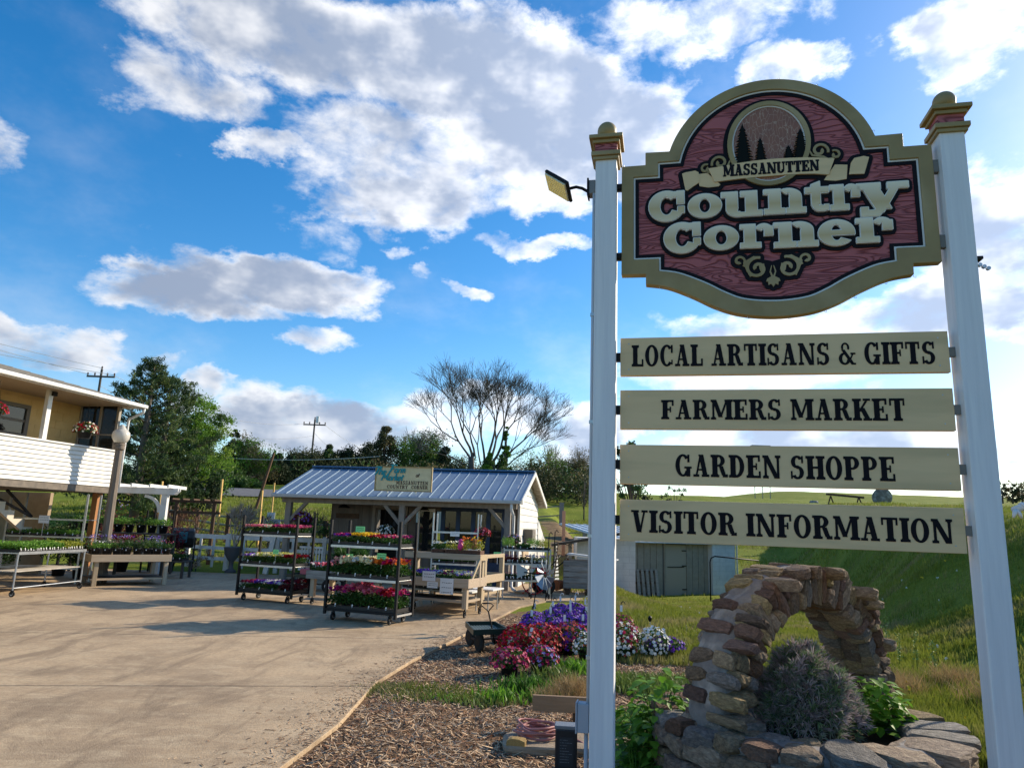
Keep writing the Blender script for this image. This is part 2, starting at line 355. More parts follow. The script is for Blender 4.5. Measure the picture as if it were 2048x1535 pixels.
def drape(name, pts, w, mat, lift=.05, kind='structure'):
    P = [Vector((*p, 0)) for p in pts]; mb = MB(); vs = []; fs = []; rows = 0; NW = 6
    for i in range(len(P)-1):
        for k in range(14):
            p = P[i].lerp(P[i+1], k/14); d = (P[min(i+1, len(P)-1)]-P[i]).normalized(); n = Vector((-d.y, d.x, 0))
            for j in range(NW+1):
                q = p+n*w*(j/NW-.5); vs.append((q.x, q.y, H(q.x, q.y)+lift))
            rows += 1
    for i in range(rows-1):
        for j in range(NW):
            a = i*(NW+1)+j; fs.append((a+1, a, a+NW+1, a+NW+2))
    mb.add(vs, fs); o = mb.build(name, mat); tag(o, kind=kind); return o
asph = M('asphalt', (.11, .11, .12), .9, (.17, .165, .16), 3, .004, 60)
drape('road', [(-95, 66), (-62, 57), (-34, 52), (-14, 52), (-4, 55), (0, 62)], 6.5, asph, .12)

# ------------------------------------------------------------------ concrete apron of separate slabs
def concrete_mat():
    m = bpy.data.materials.new('worn_concrete'); m.use_nodes = True; N = m.node_tree.nodes; L = m.node_tree.links; b = N['Principled BSDF']
    b.inputs['Roughness'].default_value = .82; b.inputs['Specular IOR Level'].default_value = .3
    tc = N.new('ShaderNodeTexCoord')
    def noise(s, d=8, r=.6, st=(1, 1, 1), dist=0):
        mp = N.new('ShaderNodeMapping'); mp.inputs['Scale'].default_value = st; L.new(tc.outputs['Object'], mp.inputs[0])
        q = N.new('ShaderNodeTexNoise'); q.inputs['Scale'].default_value = s; q.inputs['Detail'].default_value = d; q.inputs['Roughness'].default_value = r; q.inputs['Distortion'].default_value = dist; L.new(mp.outputs[0], q.inputs['Vector']); return q.outputs['Fac']
    def mr(f, a, b2, c=0, d=1):
        q = N.new('ShaderNodeMapRange'); L.new(f, q.inputs[0])
        for i, v in zip((1, 2, 3, 4), (a, b2, c, d)): q.inputs[i].default_value = v
        return q.outputs[0]
    def mix(f, a, c, mode='MIX'):
        q = N.new('ShaderNodeMixRGB'); q.blend_type = mode
        if isinstance(f, float): q.inputs[0].default_value = f
        else: L.new(f, q.inputs[0])
        if isinstance(a, tuple): q.inputs[1].default_value = (*a, 1)
        else: L.new(a, q.inputs[1])
        if isinstance(c, tuple): q.inputs[2].default_value = (*c, 1)
        else: L.new(c, q.inputs[2])
        return q.outputs[0]
    c = mix(mr(noise(.5, 10, .72), .42, .60), (.56, .40, .235), (.33, .23, .135))
    c = mix(mr(noise(2.1, 8, .7, (1, 3, 1), .6), .46, .64, 0, .6), c, (.60, .46, .29))
    c = mix(mr(noise(1.0, 10, .72, (1.6, .5, 1), 1.2), .50, .63, 0, .75), c, (.21, .145, .085))
    c = mix(mr(noise(24, 7, .78), .40, .66, 0, .55), c, (.22, .155, .10))
    c = mix(mr(noise(90, 4, .75), .52, .66, 0, .45), c, (.62, .52, .39))
    vo = N.new('ShaderNodeTexVoronoi'); vo.feature = 'DISTANCE_TO_EDGE'; vo.inputs['Scale'].default_value = .28
    mp = N.new('ShaderNodeMapping'); L.new(tc.outputs['Object'], mp.inputs[0]); nz = N.new('ShaderNodeTexNoise'); nz.inputs['Scale'].default_value = 1.1; nz.inputs['Detail'].default_value = 8; L.new(tc.outputs['Object'], nz.inputs['Vector'])
    mv = N.new('ShaderNodeVectorMath'); mv.operation = 'MULTIPLY_ADD'; mv.inputs[1].default_value = (1.3, 1.3, 0); L.new(nz.outputs['Color'], mv.inputs[0]); L.new(mp.outputs[0], mv.inputs[2]); L.new(mv.outputs[0], vo.inputs['Vector'])
    crack = mr(vo.outputs['Distance'], .0, .0022, 1, 0)
    crack2 = N.new('ShaderNodeMath'); crack2.operation = 'MULTIPLY'; L.new(crack, crack2.inputs[0]); L.new(mr(noise(.4, 2), .56, .7), crack2.inputs[1])
    c = mix(crack2.outputs[0], c, (.21, .15, .10)); L.new(c, b.inputs['Base Color'])
    bp = N.new('ShaderNodeBump'); bp.inputs['Distance'].default_value = .006; L.new(noise(60, 8, .7), bp.inputs['Height']); L.new(bp.outputs[0], b.inputs['Normal'])
    return m
conc = concrete_mat()
def pad():
    root = bpy.data.objects.new('concrete_apron', None); col.objects.link(root); root['kind'] = 'structure'
    edge = [(-1.95, 1.2), (-1.47, 5.19), (-1.33, 6.3), (-1.31, 7.9), (-1.1, 9.2), (-.86, 10.2), (-.3, 12.7), (.33, 15.5), (.95, 16.9), (2.4, 17.4), (3.0, 19), (3.0, 23.2), (-26, 23.2), (-26, 1.2)]
    # joints across, given by two points each
    cuts = [((0, 7.9), (-12, 6.1)), ((0, 10.95), (-12, 9.55)), ((0, 14.3), (-12, 13.0)), ((2, 18.3), (-12, 16.6))]
    along = [((-13, 0), (-12, 24)), ((-19.5, 0), (-18.8, 24))]
    bm = bmesh.new(); f = bm.faces.new([bm.verts.new((x, y, 0)) for x, y in edge]); bm.normal_update()
    for a, c in cuts+along:
        a = Vector((*a, 0)); c = Vector((*c, 0)); n = (c-a).cross(Vector((0, 0, 1))).normalized()
        bmesh.ops.bisect_plane(bm, geom=bm.verts[:]+bm.edges[:]+bm.faces[:], plane_co=a, plane_no=n)
    for f in bm.faces:
        pts = [v.co.copy() for v in f.verts]; n = len(pts)
        ctr = f.calc_center_median(); q = []
        for i, p in enumerate(pts):      # pull every corner in a few millimetres: an open joint
            e1 = (pts[i]-pts[i-1]).normalized(); e2 = (pts[(i+1) % n]-pts[i]).normalized()
            q.append(p+(e2-e1).normalized()*.012 if (e2-e1).length > .3 else p+(ctr-p).normalized()*.007)
        if f.normal.z < 0: q.reverse()
        MB().slab([(p.x, p.y) for p in q], -.14, 0).build('concrete_slab', conc, root, bevel=.006)
    bm.free()
pad()

# ------------------------------------------------------------------ shared materials
WHITE = M('white_paint', (.78, .77, .74), .6, (.62, .61, .58), 3, .001, 40)
WCLAP = M('white_siding_paint', (.70, .68, .63), .55, (.62, .60, .55), 2, .0006, 60)
TAUPE = M('taupe_board_paint', (.15, .128, .108), .75, (.11, .095, .08), 6, .001, 60, stretch=(1, 1, .2))
BEAM = M('weathered_beam_paint', (.27, .24, .205), .8, (.19, .165, .14), 8, .001, 50, stretch=(1, 1, .3))
PINE = M('new_pine_board', (.56, .43, .28), .75, (.44, .32, .19), 5, .001, 60, stretch=(.3, 6, 6), rnd=.12)
PINEV = M('new_pine_leg', (.54, .42, .28), .75, (.40, .30, .19), 5, .001, 60, stretch=(6, 6, .3), rnd=.12)
GREYW = M('weathered_grey_wood', (.34, .31, .27), .85, (.20, .18, .155), 6, .002, 50, stretch=(.4, 5, 5), rnd=.15)
BLACKM = M('black_powder_coat', (.008, .008, .009), .55, spec=.25)
BLACKP = M('black_nursery_plastic', (.014, .014, .015), .5, spec=.4)
RUBBER = M('black_rubber', (.018, .018, .018), .85)
GALV = M('galvanised_steel', (.50, .52, .54), .38, (.38, .40, .42), 8, metal=.85, stretch=(1, 1, 1))
ALU = M('pale_aluminium', (.62, .62, .60), .4, (.5, .5, .48), 8, metal=.6)
GLASSD = glass('window_glass', (.45, .5, .55), .03, .75)
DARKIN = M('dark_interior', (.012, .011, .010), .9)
BROWNW = M('dark_brown_wood', (.10, .055, .03), .8, (.06, .035, .02), 8)
CEDAR = M('orange_cedar_post', (.48, .21, .07), .7, (.34, .14, .05), 6, stretch=(5, 5, .4))
REDP = M('red_enamel', (.42, .02, .02), .4)
TERRA = M('terracotta', (.42, .16, .07), .8)
PAPER = M('white_card', (.82, .82, .80), .6)
GREENCARD = M('light_green_card', (.25, .78, .30), .5)
INK = M('dark_ink', (.008, .007, .010), .7, spec=.12)
SOIL = M('dark_potting_soil', (.035, .022, .014), .95, (.07, .045, .03), 40, .006, 60)

# ------------------------------------------------------------------ farm market shed
SU = Vector((.989, -.15, 0)); SV = Vector((.15, .989, 0)); SHR = math.atan2(SU.y, SU.x)
def shed():
    o = thing('farm_market_shed', 'low white farm market shed with blue metal roof and open taupe porch', 'shed', (.12, 19.15, 0), SHR)
    L = 6.55; xl, xr = -L, 0.0; eave = 2.33; ridge_y = 2.75; ridge = 3.3; back = 6.2; backz = 2.5
    # local: x along the front (right end 0), y to the back
    fr = MB(); fr.box(xl, xr+.12, 0, .14, 2.10, 2.27); fr.build('porch_beam', BEAM, o, bevel=.006)
    for x in (-6.35, -3.05, -.12):
        p = MB().box(x-.08, x+.08, 0, .16, .0, 2.10).build('porch_post', BEAM, o, bevel=.006)
        for s in (-1, 1):
            if (x < -6 and s < 0) or (x > -1 and s > 0): continue
            MB().bar((x+s*.06, .075, 1.62), (x+s*.52, .075, 2.12), .09, .1, up=(0, 1, 0)).build('brace', BEAM, p, bevel=.004)
    # front wall set back behind the porch
    wy = 1.35; mb = MB()
    doorx = (-4.25, -3.35); winx = (-2.95, -2.45); bl = (-2.2, -.42)
    boards = []
    x = -5.6
    while x < xr-.01:
        x2 = min(x+.235, xr)
        cx = (x+x2)/2; segs = [(0, 2.7)]
        if doorx[0]-.05 < cx < doorx[1]+.05: segs = [(2.0, 2.7)]
        if winx[0] < cx < winx[1]+.1: segs = [(0, .75), (2.0, 2.7)]
        if bl[0] < cx < bl[1]: segs = [(2.15, 2.7)]
        for a, b in segs: MB().box(x+.004, x2-.004, wy, wy+.025, a, b).build('wall_board', TAUPE, o)
        x = x2
    MB().box(xl+.95, xr, wy+.03, wy+.06, 2.0, 2.7).build('wall_backing', TAUPE, o)
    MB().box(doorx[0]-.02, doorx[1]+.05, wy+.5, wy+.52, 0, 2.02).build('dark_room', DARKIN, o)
    d = MB(); d.box(doorx[0]-.09, doorx[0], wy-.03, wy+.03, 0, 2.05); d.box(doorx[1], doorx[1]+.09, wy-.03, wy+.03, 0, 2.05); d.box(doorx[0]-.09, doorx[1]+.09, wy-.032, wy+.028, 2.05, 2.14)
    d.build('door_frame', BEAM, o, bevel=.003)
    w = MB(); w.box(winx[0], winx[0]+.05, wy-.03, wy+.03, .75, 2.0); w.box(winx[1]-.05, winx[1], wy-.03, wy+.03, .75, 2.0); w.box(winx[0], winx[1], wy-.032, wy+.028, 2.0, 2.07); w.box(winx[0], winx[1], wy-.032, wy+.028, .69, .75)
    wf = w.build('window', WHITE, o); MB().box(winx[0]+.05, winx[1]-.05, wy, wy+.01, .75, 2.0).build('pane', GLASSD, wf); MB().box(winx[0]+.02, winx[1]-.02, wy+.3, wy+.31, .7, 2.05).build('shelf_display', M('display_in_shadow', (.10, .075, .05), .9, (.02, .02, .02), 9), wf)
    BLUE = M('dark_blue_paint', (.018, .045, .10), .55, (.012, .03, .07), 5)
    f = MB(); n = 4; bw = (bl[1]-bl[0])/n
    f.box(bl[0]-.06, bl[1]+.06, wy-.05, wy+.02, 0, .62); f.box(bl[0]-.06, bl[1]+.06, wy-.05, wy+.02, 2.02, 2.16)
    for k in range(n+1): f.box(bl[0]+k*bw-.06, bl[0]+k*bw+.06, wy-.052, wy+.018, .62, 2.02)
    bf = f.build('blue_window_wall', BLUE, o, bevel=.003)
    for k in range(n):
        MB().box(bl[0]+k*bw+.06, bl[0]+(k+1)*bw-.06, wy-.01, wy, .62, 2.02).build('pane', GLASSD, bf)
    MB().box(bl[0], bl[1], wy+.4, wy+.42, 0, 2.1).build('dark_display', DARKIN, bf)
    # inner return wall on the left, end wall of the porch on the left
    MB().box(-5.62, -5.56, wy, back, 0, 2.45).build('left_wall', TAUPE, o)
    MB().box(-6.5, -5.62, 5.2, 5.25, 0, 2.5).build('rear_left_wall', TAUPE, o)
    # ceiling
    MB().box(xl+.05, xr, .1, wy+.6, 2.28, 2.30).build('porch_ceiling', TAUPE, o)
    # right gable in clapboards
    z = 0
    while z < 3.2:
        z2 = z+.2
        def ylim(zz):
            a = wy-.0 if zz < eave+.0 else ridge_y-(ridge-zz)*(ridge_y+.2)/(ridge-eave)
            b = back if zz < backz else ridge_y+(ridge-zz)*(back-ridge_y)/(ridge-backz)
            return max(a, wy if zz < 2.3 else -.1 if zz < 2.36 else a), b
        a0, b0 = ylim(z+.001); a1, b1 = ylim(min(z2, ridge-.04))
        if z < 2.25: a0 = a1 = wy
        if z >= 2.25 and z < 2.5: a0 = a1 = max(a1, .05)
        if b1-a1 > .15:
            zz = min(z2, ridge-.04)
            MB().add([(0, a0, z), (.032, a0, z), (.032, b0, z), (0, b0, z), (0, a1, zz+.01), (.010, a1, zz+.01), (.010, b1, zz+.01), (0, b1, zz+.01)],
                     [(0, 3, 2, 1), (4, 5, 6, 7), (0, 1, 5, 4), (1, 2, 6, 5), (2, 3, 7, 6), (3, 0, 4, 7)]).build('clapboard', WCLAP, o)
        z = z2
    MB().box(-.02, .045, wy-.06, wy-.001, 0, 2.25).build('corner_board', WCLAP, o)
    MB().box(-.05, -.001, wy+.06, back, 0, 2.4).build('gable_backing', WHITE, o)
    # lower white lean-to behind
    lt = MB(); lt.add([(-2.5, back, 0), (.05, back, 0), (.05, back+2.4, 0), (-2.5, back+2.4, 0), (-2.5, back, 1.9), (.05, back, 1.9), (.05, back+2.4, 1.2), (-2.5, back+2.4, 1.2)],
                      [(0, 3, 2, 1), (4, 5, 6, 7), (0, 1, 5, 4), (1, 2, 6, 5), (2, 3, 7, 6), (3, 0, 4, 7)]); lt.build('lean_to', WCLAP, o)
    # air conditioner in the gable
    ac = MB().box(.03, .3, 2.3, 3.15, 1.18, 1.58).build('air_conditioner', M('brown_grey_metal_case', (.13, .115, .09), .6), o, bevel=.01)
    for k in range(8): MB().box(.302, .31, 2.36, 3.09, 1.22+k*.043, 1.245+k*.043).build('louvre', BEAM, ac)
    MB().box(.03, .07, 2.1, 3.4, .62, 1.12).build('plywood_panel', PINE, o)
    # roof: two pitches, standing seams
    RB = M('blue_metal_roof', (.13, .205, .30), .45, (.175, .255, .35), 1.5, .001, 8, metal=.35, spec=.6)
    RL = M('pale_blue_seam', (.30, .39, .47), .4, metal=.35)
    oh = .28; y0 = -.22
    sl = (ridge-eave)/(ridge_y-y0)
    lx0 = xl-.18; lx1 = xl-.36      # the left verge runs slightly out of square
    def rp(x, y, dz=0): return (x, y, eave+(y-y0)*sl+dz)
    def rb(x, y, dz=0): return (x, y, ridge-(y-ridge_y)*(ridge-backz)/(back-ridge_y)+dz)
    r = MB(); r.add([rp(lx0, y0), rp(xr+oh, y0), rp(xr+oh, ridge_y), rp(lx1, ridge_y), rp(lx0, y0, -.02), rp(xr+oh, y0, -.02), rp(xr+oh, ridge_y, -.02), rp(lx1, ridge_y, -.02)],
                    [(0, 1, 2, 3), (7, 6, 5, 4), (0, 4, 5, 1), (1, 5, 6, 2), (2, 6, 7, 3), (3, 7, 4, 0)])
    rf = r.build('roof', RB, o)
    r = MB(); yb = back+.35; r.add([rb(lx1, ridge_y), rb(xr+oh, ridge_y), rb(xr+oh, yb), rb(lx1, yb), rb(lx1, ridge_y, -.02), rb(xr+oh, ridge_y, -.02), rb(xr+oh, yb, -.02), rb(lx1, yb, -.02)],
                              [(0, 1, 2, 3), (7, 6, 5, 4), (0, 4, 5, 1), (1, 5, 6, 2), (2, 6, 7, 3), (3, 7, 4, 0)]); r.build('rear_roof', RB, o)
    for k in range(24):
        t = (k+.35)/24; xa = lx0+(xr+oh-lx0)*t; xb = lx1+(xr+oh-lx1)*t
        MB().bar(rp(xa, y0, .012), rp(xb, ridge_y-.1, .008), .011, .022).build('roof_seam', RL, rf)
    MB().bar((lx1, ridge_y, ridge+.02), (xr+oh, ridge_y, ridge+.02), .3, .05).build('ridge_cap', M('blue_ridge_metal', (.045, .12, .24), .4, metal=.3), rf, bevel=.01)
    # gutter, fascia, barge boards, downpipe
    GUT = M('grey_gutter', (.45, .44, .42), .45)
    MB().box(lx0, xr+oh, y0-.12, y0, eave-.10, eave-.01).build('gutter', GUT, o, bevel=.015)
    for sx in (xr+oh+.012,):
        MB().bar((sx, y0-.02, eave-.05), (sx, ridge_y, ridge-.05), .03, .13).build('barge_board', WCLAP, o)
        MB().bar((sx, ridge_y, ridge-.05), (sx, yb, rb(0, yb)[2]-.05), .03, .13).build('barge_board', WCLAP, o)
    MB().bar((xr+oh-.14, ridge_y, ridge-.07), (xr+oh-.14, yb, rb(0, yb)[2]-.09), .26, .02).build('soffit', M('stained_soffit', (.42, .36, .27), .8, (.16, .12, .08), 5), o)
    MB().bar((xr+oh-.14, y0, eave-.06), (xr+oh-.14, ridge_y, ridge-.07), .26, .02).build('soffit', BEAM, o)
    MB().tube([(.02, y0-.05, eave-.08), (.02, y0-.05, eave-.25), (.05, -.02, eave-.42), (.05, -.05, .12), (.12, -.22, .06), (.2, -.42, .04)], .04, 8).build('downpipe', WHITE, o, True)
    # small things fixed to the wall
    for x in (-5.15, -2.75):
        lm = MB(); lm.lathe([(.02, .12), (.03, .1), (.17, .02), (.18, 0)], 14, (x, wy-.22, 2.02)); lm.tube([(x, wy, 2.2), (x, wy-.12, 2.25), (x, wy-.22, 2.14)], .012, 6); lm.build('gooseneck_lamp', BLACKM, o)
    MB().box(-5.45, -4.75, wy-.04, wy-.005, 1.72, 1.86).build('wall_plaque', BROWNW, o, bevel=.004)
    s = MB()
    for k in range(5):
        a = PI/2+k*2*PI/5; a2 = a+PI/5; a0 = a-PI/5
        s.add([(-5.25, wy-.06, 1.05), (-5.25+.06*math.cos(a0), wy-.02, 1.05+.06*math.sin(a0)), (-5.25+.2*math.cos(a), wy-.02, 1.05+.2*math.sin(a)), (-5.25+.06*math.cos(a2), wy-.02, 1.05+.06*math.sin(a2))], [(0, 1, 2), (0, 2, 3)])
    s.build('barn_star', M('rusty_metal', (.12, .08, .05), .7, (.2, .12, .06), 20), o)
    fr = MB().box(-2.05-.55, -1.75-.55, wy-.05, wy-.01, 1.1, 1.55)
    bx = MB().box(-3.0, -2.86, -.09, -.005, 1.16, 1.34).build('bird_box', PINE, o); 
    lt = MB(); lt.lathe([(.07, 0), (.075, .02), (.06, .16), (.09, .18), (.02, .27), (.01, .32)], 10, (-3.35, -.02+.5, 1.52)); lt.build('hanging_lantern', BLACKM, o)
    bh = MB(); bh.box(-6.2, -6.04, -.12, .02, 1.12, 1.38); bh.build('birdhouse_body', M('orange_birdhouse', (.42, .17, .05), .7), o)
    bh = MB(); bh.prism([(-6.24, 1.37), (-6.0, 1.37), (-6.12, 1.47)], -.15, .04); bh.build('birdhouse_roof', M('orange_birdhouse', (0, 0, 0)), o)
    # low white railing inside the porch at the left
    rr = MB(); rr.box(-6.35, -5.62, 1.0, 1.05, .82, .88); rr.box(-6.35, -5.62, 1.0, 1.05, .2, .26)
    ra = rr.build('porch_railing', WHITE, o)
    for k in range(8): MB().box(-6.3+k*.09, -6.265+k*.09, 1.01, 1.04, .26, .82).build('baluster', WHITE, ra)
    # wind chime
    MB().tube([(-.04, .8, 2.2), (-.04, .8, 1.3)], .008, 5).build('wind_chime', BLACKM, o)
    return o
shed()

# ------------------------------------------------------------------ old building at the left with its raised porch
def house():
    c0 = D(236, 904, 18.3)           # front corner of the porch parapet
    ang = math.atan2(1, .2)
    o = thing('shop_building', 'tan block shop building with white clapboard porch on its upper floor', 'building', (c0.x, c0.y, 0), ang)
    # local: x along the wall, away from the camera is +x; y to the left (into the building)
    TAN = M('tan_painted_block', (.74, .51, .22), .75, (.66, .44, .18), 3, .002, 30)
    zt = c0.z; zb = 2.28; Lw = 9.0
    n = 9; h = (zt-zb)/n
    for k in range(n):
        z = zb+k*h
        MB().add([(-Lw, 0, z), (0, 0, z), (0, -.034, z), (-Lw, -.034, z), (-Lw, .0, z+h-.004), (0, .0, z+h-.004), (0, -.004, z+h-.004), (-Lw, -.004, z+h-.004)],
                 [(0, 1, 2, 3), (7, 6, 5, 4), (2, 1, 5, 6), (3, 2, 6, 7), (0, 3, 7, 4), (1, 0, 4, 5)][0:6]).build('clapboard', WCLAP, o)
    MB().box(-Lw, 0, .001, .1, zb, zt-.01).build('parapet', WHITE, o)
    MB().box(-Lw, .0, -.05, .14, zt, zt+.04).build('parapet_cap', WHITE, o, bevel=.006)
    MB().box(-.0, .06, -.03, .12, zb-.04, zt+.03).build('corner_board', WCLAP, o)
    MB().box(.005, .03, .12, 2.2, zb, zt).build('end_parapet', WCLAP, o)
    MB().box(-Lw, .02, -.01, 6, zb-.16, zb-.002).build('porch_deck', M('deck_timber', (.22, .18, .14), .8, (.13, .11, .09), 5), o)
    eave = D(285, 806, 18.0).z-.05
    wall = 1.25
    # block wall in courses: joints recessed
    bh = .2; z = zb
    bb = MB(); blk = []
    row = 0
    win = (-2.95, -1.72, 3.42, 4.02)
    while z < eave+.1:
        x = -6.2+(.2 if row % 2 else 0)
        while x < -.05:
            x2 = min(x+.4, -.05); cx, cz = (x+x2)/2, z+bh/2
            if not (win[0]-.1 < cx < win[1]+.1 and win[2]-.05 < cz < win[3]+.1):
                MB().box(x+.003, x2-.003, wall, wall+.05, z+.003, z+bh-.003).build('wall_block', TAN, o)
            x = x2
        z += bh; row += 1
    MB().box(-Lw, -.03, wall+.012, wall+.3, zb, eave+.1).build('block_wall_mortar', TAN, o)
    wf = MB(); x0, x1, z0, z1 = win
    wf.box(x0-.1, x0, wall-.05, wall+.02, z0-.08, z1+.09); wf.box(x1, x1+.1, wall-.05, wall+.02, z0-.08, z1+.09); wf.box(x0, x1, wall-.05, wall+.02, z1, z1+.09); wf.box(x0, x1, wall-.05, wall+.02, z0-.08, z0); wf.box(x0, x1, wall-.03, wall+.01, (z0+z1)/2-.03, (z0+z1)/2+.03)
    w = wf.build('window', M('dark_grey_frame', (.16, .14, .12), .6), o, bevel=.004); MB().box(x0, x1, wall-.012, wall-.004, z0, z1).build('pane', GLASSD, w)
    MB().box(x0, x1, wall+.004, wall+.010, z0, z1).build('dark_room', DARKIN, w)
    # sun room at the far end: tall panes facing the camera and the yard
    sx = -.04; fw = MB(); WGR = M('grey_window_trim', (.34, .30, .25), .7)
    ys = (.1, .62, 1.24)
    for y in ys: fw.box(sx-.04, sx+.04, y-.035, y+.035, zt, eave+.1)
    fw.box(sx-.041, sx+.041, .07, 1.27, eave-.02, eave+.12); fw.box(sx-.041, sx+.041, .07, 1.27, zt+.42, zt+.46)
    s = fw.build('sun_room_frame', WGR, o, bevel=.003)
    for a, b in ((.135, .585), (.655, 1.205)): MB().box(sx-.006, sx+.006, a, b, zt+.0, eave-.02).build('pane', GLASSD, s)
    MB().box(-2.36, -2.24, .02, .12, zt+.04, eave+.03).build('porch_post', WHITE, o, bevel=.004)
    MB().box(-6.1, -5.98, .02, .12, zt+.04, eave+.03).build('porch_post', WHITE, o, bevel=.004)
    # roof
    SH = M('grey_roof_shingle', (.20, .19, .175), .9, (.13, .125, .12), 12, .004, 40)
    ov = .45; run = 5.0; rise = 1.35
    r = MB(); r.add([(-Lw, -ov, eave), (.5, -ov, eave), (.5, wall+.9, eave+.0), (-Lw, wall+.9, eave)], [(0, 1, 2, 3)])
    MB().box(-Lw, .02, -ov+.02, wall+1.5, eave-.02, eave).build('soffit', M('tan_soffit', (.42, .33, .23), .8), o)
    rr = MB(); rr.add([(-Lw-2, -ov-.04, eave+.06), (.07, -ov-.04, eave+.06), (-3.6, run-ov, eave+rise), (-Lw-2, run-ov, eave+rise), (.07, 5.5, eave+.06), (-3.6, 5.0, eave+rise)], [(0, 1, 2, 3), (1, 4, 5, 2)])
    roof = rr.build('roof', SH, o)
    for k in range(16):
        t = (k+1)/17; y = -ov-.04+t*run; z = eave+.06+t*(rise-.06)
        MB().bar((-Lw-2, y, z+.006), (.07-3.75*t, y, z+.006), .03, .018).build('shingle_course', SH, roof)
    MB().box(-Lw, .08, -ov-.06, -ov+.02, eave-.06, eave+.055).build('fascia', WHITE, o)
    MB().box(-Lw, .12, -ov-.17, -ov-.065, eave-.05, eave+.04).build('gutter', WHITE, o, bevel=.02)
    MB().box(.021, .08, -ov+.021, 3, eave-.06, eave+.055).build('fascia', WHITE, o)
    MB().tube([(.06, -ov-.11, eave-.04), (.06, -ov-.08, eave-.16), (.12, -.1, eave-.32), (.12, -.08, eave-.36), (.12, -.06, zt-.05), (.12, -.06, zb)], .035, 8).build('downpipe', WHITE, o, True)
    MB().box(-2.3, -2.2, -.05, .02, eave-.15, eave-.05).build('security_light', BLACKM, o)
    # under the porch
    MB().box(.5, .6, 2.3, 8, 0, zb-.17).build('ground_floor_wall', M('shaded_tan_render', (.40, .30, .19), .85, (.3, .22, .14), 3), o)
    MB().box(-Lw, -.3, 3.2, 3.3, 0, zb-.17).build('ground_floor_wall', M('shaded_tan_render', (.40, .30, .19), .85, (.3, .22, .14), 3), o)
    for x in (-.1, -4.8): MB().box(x-.08, x+.08, .25, .41, 0, zb-.16).build('timber_post', CEDAR, o, bevel=.006)
    for a in ((-.2, -1.0), (-.2, -1.7)):
        MB().bar((a[0]-.9, 1.2, zb-.8), (a[1]-.9, 1.2, zb-.2), .05).build('brace', BLACKM, o)
    st = MB(); sw = M('cream_stringer', (.66, .58, .46), .7)
    P = []; x, z = -1.35, 1.05
    top = []
    for k in range(6): top += [(x-k*.27, z+k*.19), (x-k*.27, z+(k+1)*.19)]
    pts = [(-1.35, .98)]+top+[(-3.1, 2.1), (-2.85, 1.95)]
    st.add([(p[0], .9, p[1]) for p in pts]+[(p[0], 1.0, p[1]) for p in pts], [tuple(range(len(pts))), tuple(range(len(pts), 2*len(pts)))[::-1]]+[(i, (i+1) % len(pts), len(pts)+(i+1) % len(pts), len(pts)+i)[::-1] for i in range(len(pts))])
    st.build('stair_stringer', sw, o)
    return o, c0, ang, eave
HOUSE, HC, HANG, HEAVE = house()
# ------------------------------------------------------------------ slab-serif lettering built from strokes
def R4(x0, y0, x1, y1): return [(x0, y0), (x1, y0), (x1, y1), (x0, y1)]
def arcp(cx, cy, rx, ry, tx, ty, a0, a1, n=14):
    a = [rad(a0+(a1-a0)*i/n) for i in range(n+1)]
    out = []
    for i in range(n):
        p = lambda t, k: (cx+(rx-(tx if k else 0))*math.cos(t), cy+(ry-(ty if k else 0))*math.sin(t))
        out.append([p(a[i], 0), p(a[i+1], 0), p(a[i+1], 1), p(a[i], 1)])
    return out
def dg(x0, y0, x1, y1, w): return [(x0-w/2, y0), (x0+w/2, y0), (x1+w/2, y1), (x1-w/2, y1)]
S_ = .245; T_ = .10; E_ = .11
def stem(x, w=S_, top=True, bot=True, y0=0, y1=1, e=.075):
    o = [R4(x, y0, x+w, y1)]
    if bot: o += [R4(x-e, y0, x+w+e, y0+E_), [(x-e*.4, y0+E_), (x, y0+E_), (x, y0+E_+.05)], [(x+w, y0+E_+.05), (x+w, y0+E_), (x+w+e*.4, y0+E_)]]
    if top: o += [R4(x-e, y1-E_, x+w+e, y1), [(x, y1-E_-.05), (x, y1-E_), (x-e*.4, y1-E_)], [(x+w+e*.4, y1-E_), (x+w, y1-E_), (x+w, y1-E_-.05)]]
    return o
